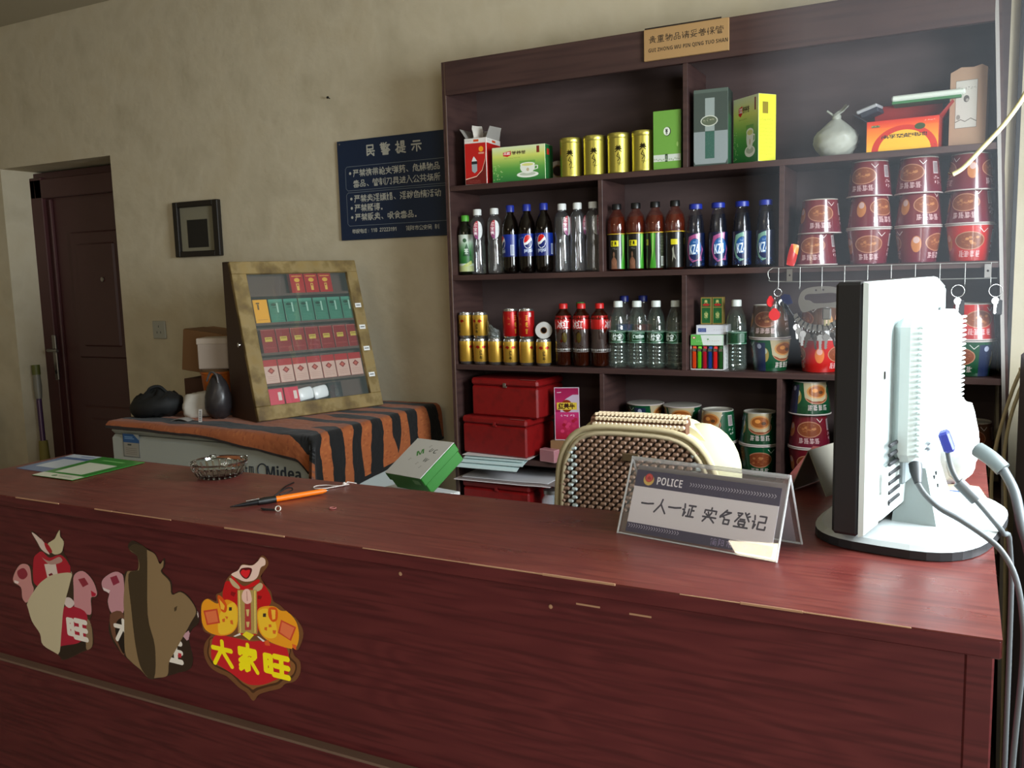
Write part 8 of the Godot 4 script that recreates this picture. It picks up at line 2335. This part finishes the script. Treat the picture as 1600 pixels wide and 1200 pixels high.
	part("lid", lathe(mb(), [Vector2(0.03, 0.86), Vector2(0.045, 0.865), Vector2(0.045, 0.90), Vector2(0.03, 0.91), Vector2(0, 0.91)], 20), mat(Color(0.50, 0.07, 0.07), 0.45), kt)

# ---------------------------------------------------------------- cables on the right
func build_cables() -> void:
	var cab := thing("power_cable", "grey power cable from the monitor's back drooping over the counter's right end", "cable")
	part("plug", tube(mb(), [Vector3(-0.0515, 1.2055, -1.258), Vector3(-0.050, 1.197, -1.250), Vector3(-0.047, 1.184, -1.240)], [0.0085, 0.0080, 0.0045], 10), mat(Color(0.22, 0.23, 0.24), 0.5), cab)
	part("cord", tube(mb(), smooth_path([Vector3(-0.047, 1.184, -1.240), Vector3(-0.038, 1.172, -1.232), Vector3(-0.020, 1.157, -1.225), Vector3(0.003, 1.146, -1.22), Vector3(0.030, 1.130, -1.215), Vector3(0.050, 1.114, -1.21), Vector3(0.066, 1.085, -1.205), Vector3(0.075, 1.04, -1.20), Vector3(0.078, 0.98, -1.20), Vector3(0.072, 0.80, -1.21), Vector3(0.066, 0.4, -1.23), Vector3(0.08, 0.01, -1.25)], 5), 0.0036, 8), M.grey_cable, cab)
	var vga := thing("video_cable", "grey video cable with blue plug and thick filter hanging from the monitor", "cable")
	part("plug", box(mb(), Vector3.ZERO, Vector3(0.014, 0.028, 0.026), 0.003, Transform3D(Basis(Vector3.BACK, 0.35), Vector3(-0.0155, 1.233, -1.290))), mat(Color(0.20, 0.24, 0.62), 0.4), vga)
	part("cord", tube(mb(), smooth_path([Vector3(-0.014, 1.220, -1.290), Vector3(-0.008, 1.196, -1.286), Vector3(0.004, 1.176, -1.28), Vector3(0.018, 1.162, -1.28), Vector3(0.032, 1.146, -1.28), Vector3(0.048, 1.125, -1.285), Vector3(0.056, 1.108, -1.31), Vector3(0.066, 1.08, -1.34), Vector3(0.072, 0.9, -1.36), Vector3(0.075, 0.01, -1.38)], 5), 0.0036, 8), M.grey_cable, vga)
	part("filter", tube(mb(), [Vector3(0.000, 1.1805, -1.281), Vector3(0.022, 1.158, -1.280)], 0.0078, 10), M.grey_cable, vga)
	var th := thing("adapter_cable", "thick grey cable with bulky plug leaving the white bag", "cable")
	part("plug", tube(mb(), smooth_path([Vector3(0.026, 1.170, -1.575), Vector3(0.045, 1.160, -1.56), Vector3(0.062, 1.145, -1.55)], 3), 0.0125, 10), mat(Color(0.40, 0.43, 0.43), 0.5), th)
	part("cord", tube(mb(), smooth_path([Vector3(0.062, 1.145, -1.55), Vector3(0.078, 1.115, -1.53), Vector3(0.088, 1.07, -1.51), Vector3(0.103, 1.00, -1.50), Vector3(0.110, 0.8, -1.50), Vector3(0.112, 0.01, -1.50)], 5), 0.0075, 10), mat(Color(0.30, 0.32, 0.33), 0.5), th)
	for i in 2:
		var o := 0.016 * i
		var tw := thing("wall_cable", "beige flat cable hanging down behind the counter's end, %s strand" % ["left", "right"][i], "cable", Vector3.ZERO, 0.0, "")
		part("cord", tube(mb(), smooth_path([Vector3(0.135 + o, 1.19, -2.60), Vector3(0.118 + o, 1.14, -2.59), Vector3(0.098 + o, 1.06, -2.585), Vector3(0.082 + o * 1.4, 0.97, -2.58), Vector3(0.078 + o * 2, 0.88, -2.58), Vector3(0.085 + o * 2, 0.70, -2.58), Vector3(0.10 + o * 2, 0.01, -2.58)], 5), 0.0045, 8), M.beige_cable, tw)
		part("clip", box(mb(), Vector3(0.1355 + o, 1.192, -2.60), Vector3(0.012, 0.008, 0.012), 0.002), M.beige_cable, tw)
	var hw := thing("hanging_wire", "pale yellow wire hanging from above at the right, before the noodle stacks", "wire")
	part("wire", tube(mb(), smooth_path([Vector3(-0.028, 1.633, -1.87), Vector3(-0.011, 1.644, -1.87), Vector3(0.017, 1.675, -1.87), Vector3(0.058, 1.724, -1.87), Vector3(0.091, 1.786, -1.87), Vector3(0.112, 1.90, -1.87), Vector3(0.12, 2.2, -1.87), Vector3(0.125, 2.77, -1.87)], 6), 0.0042, 8), mat(Color(0.82, 0.78, 0.58), 0.5), hw)
	part("bare_end", tube(mb(), [Vector3(-0.028, 1.633, -1.87), Vector3(-0.036, 1.636, -1.87)], 0.002, 6), M.chrome, hw)
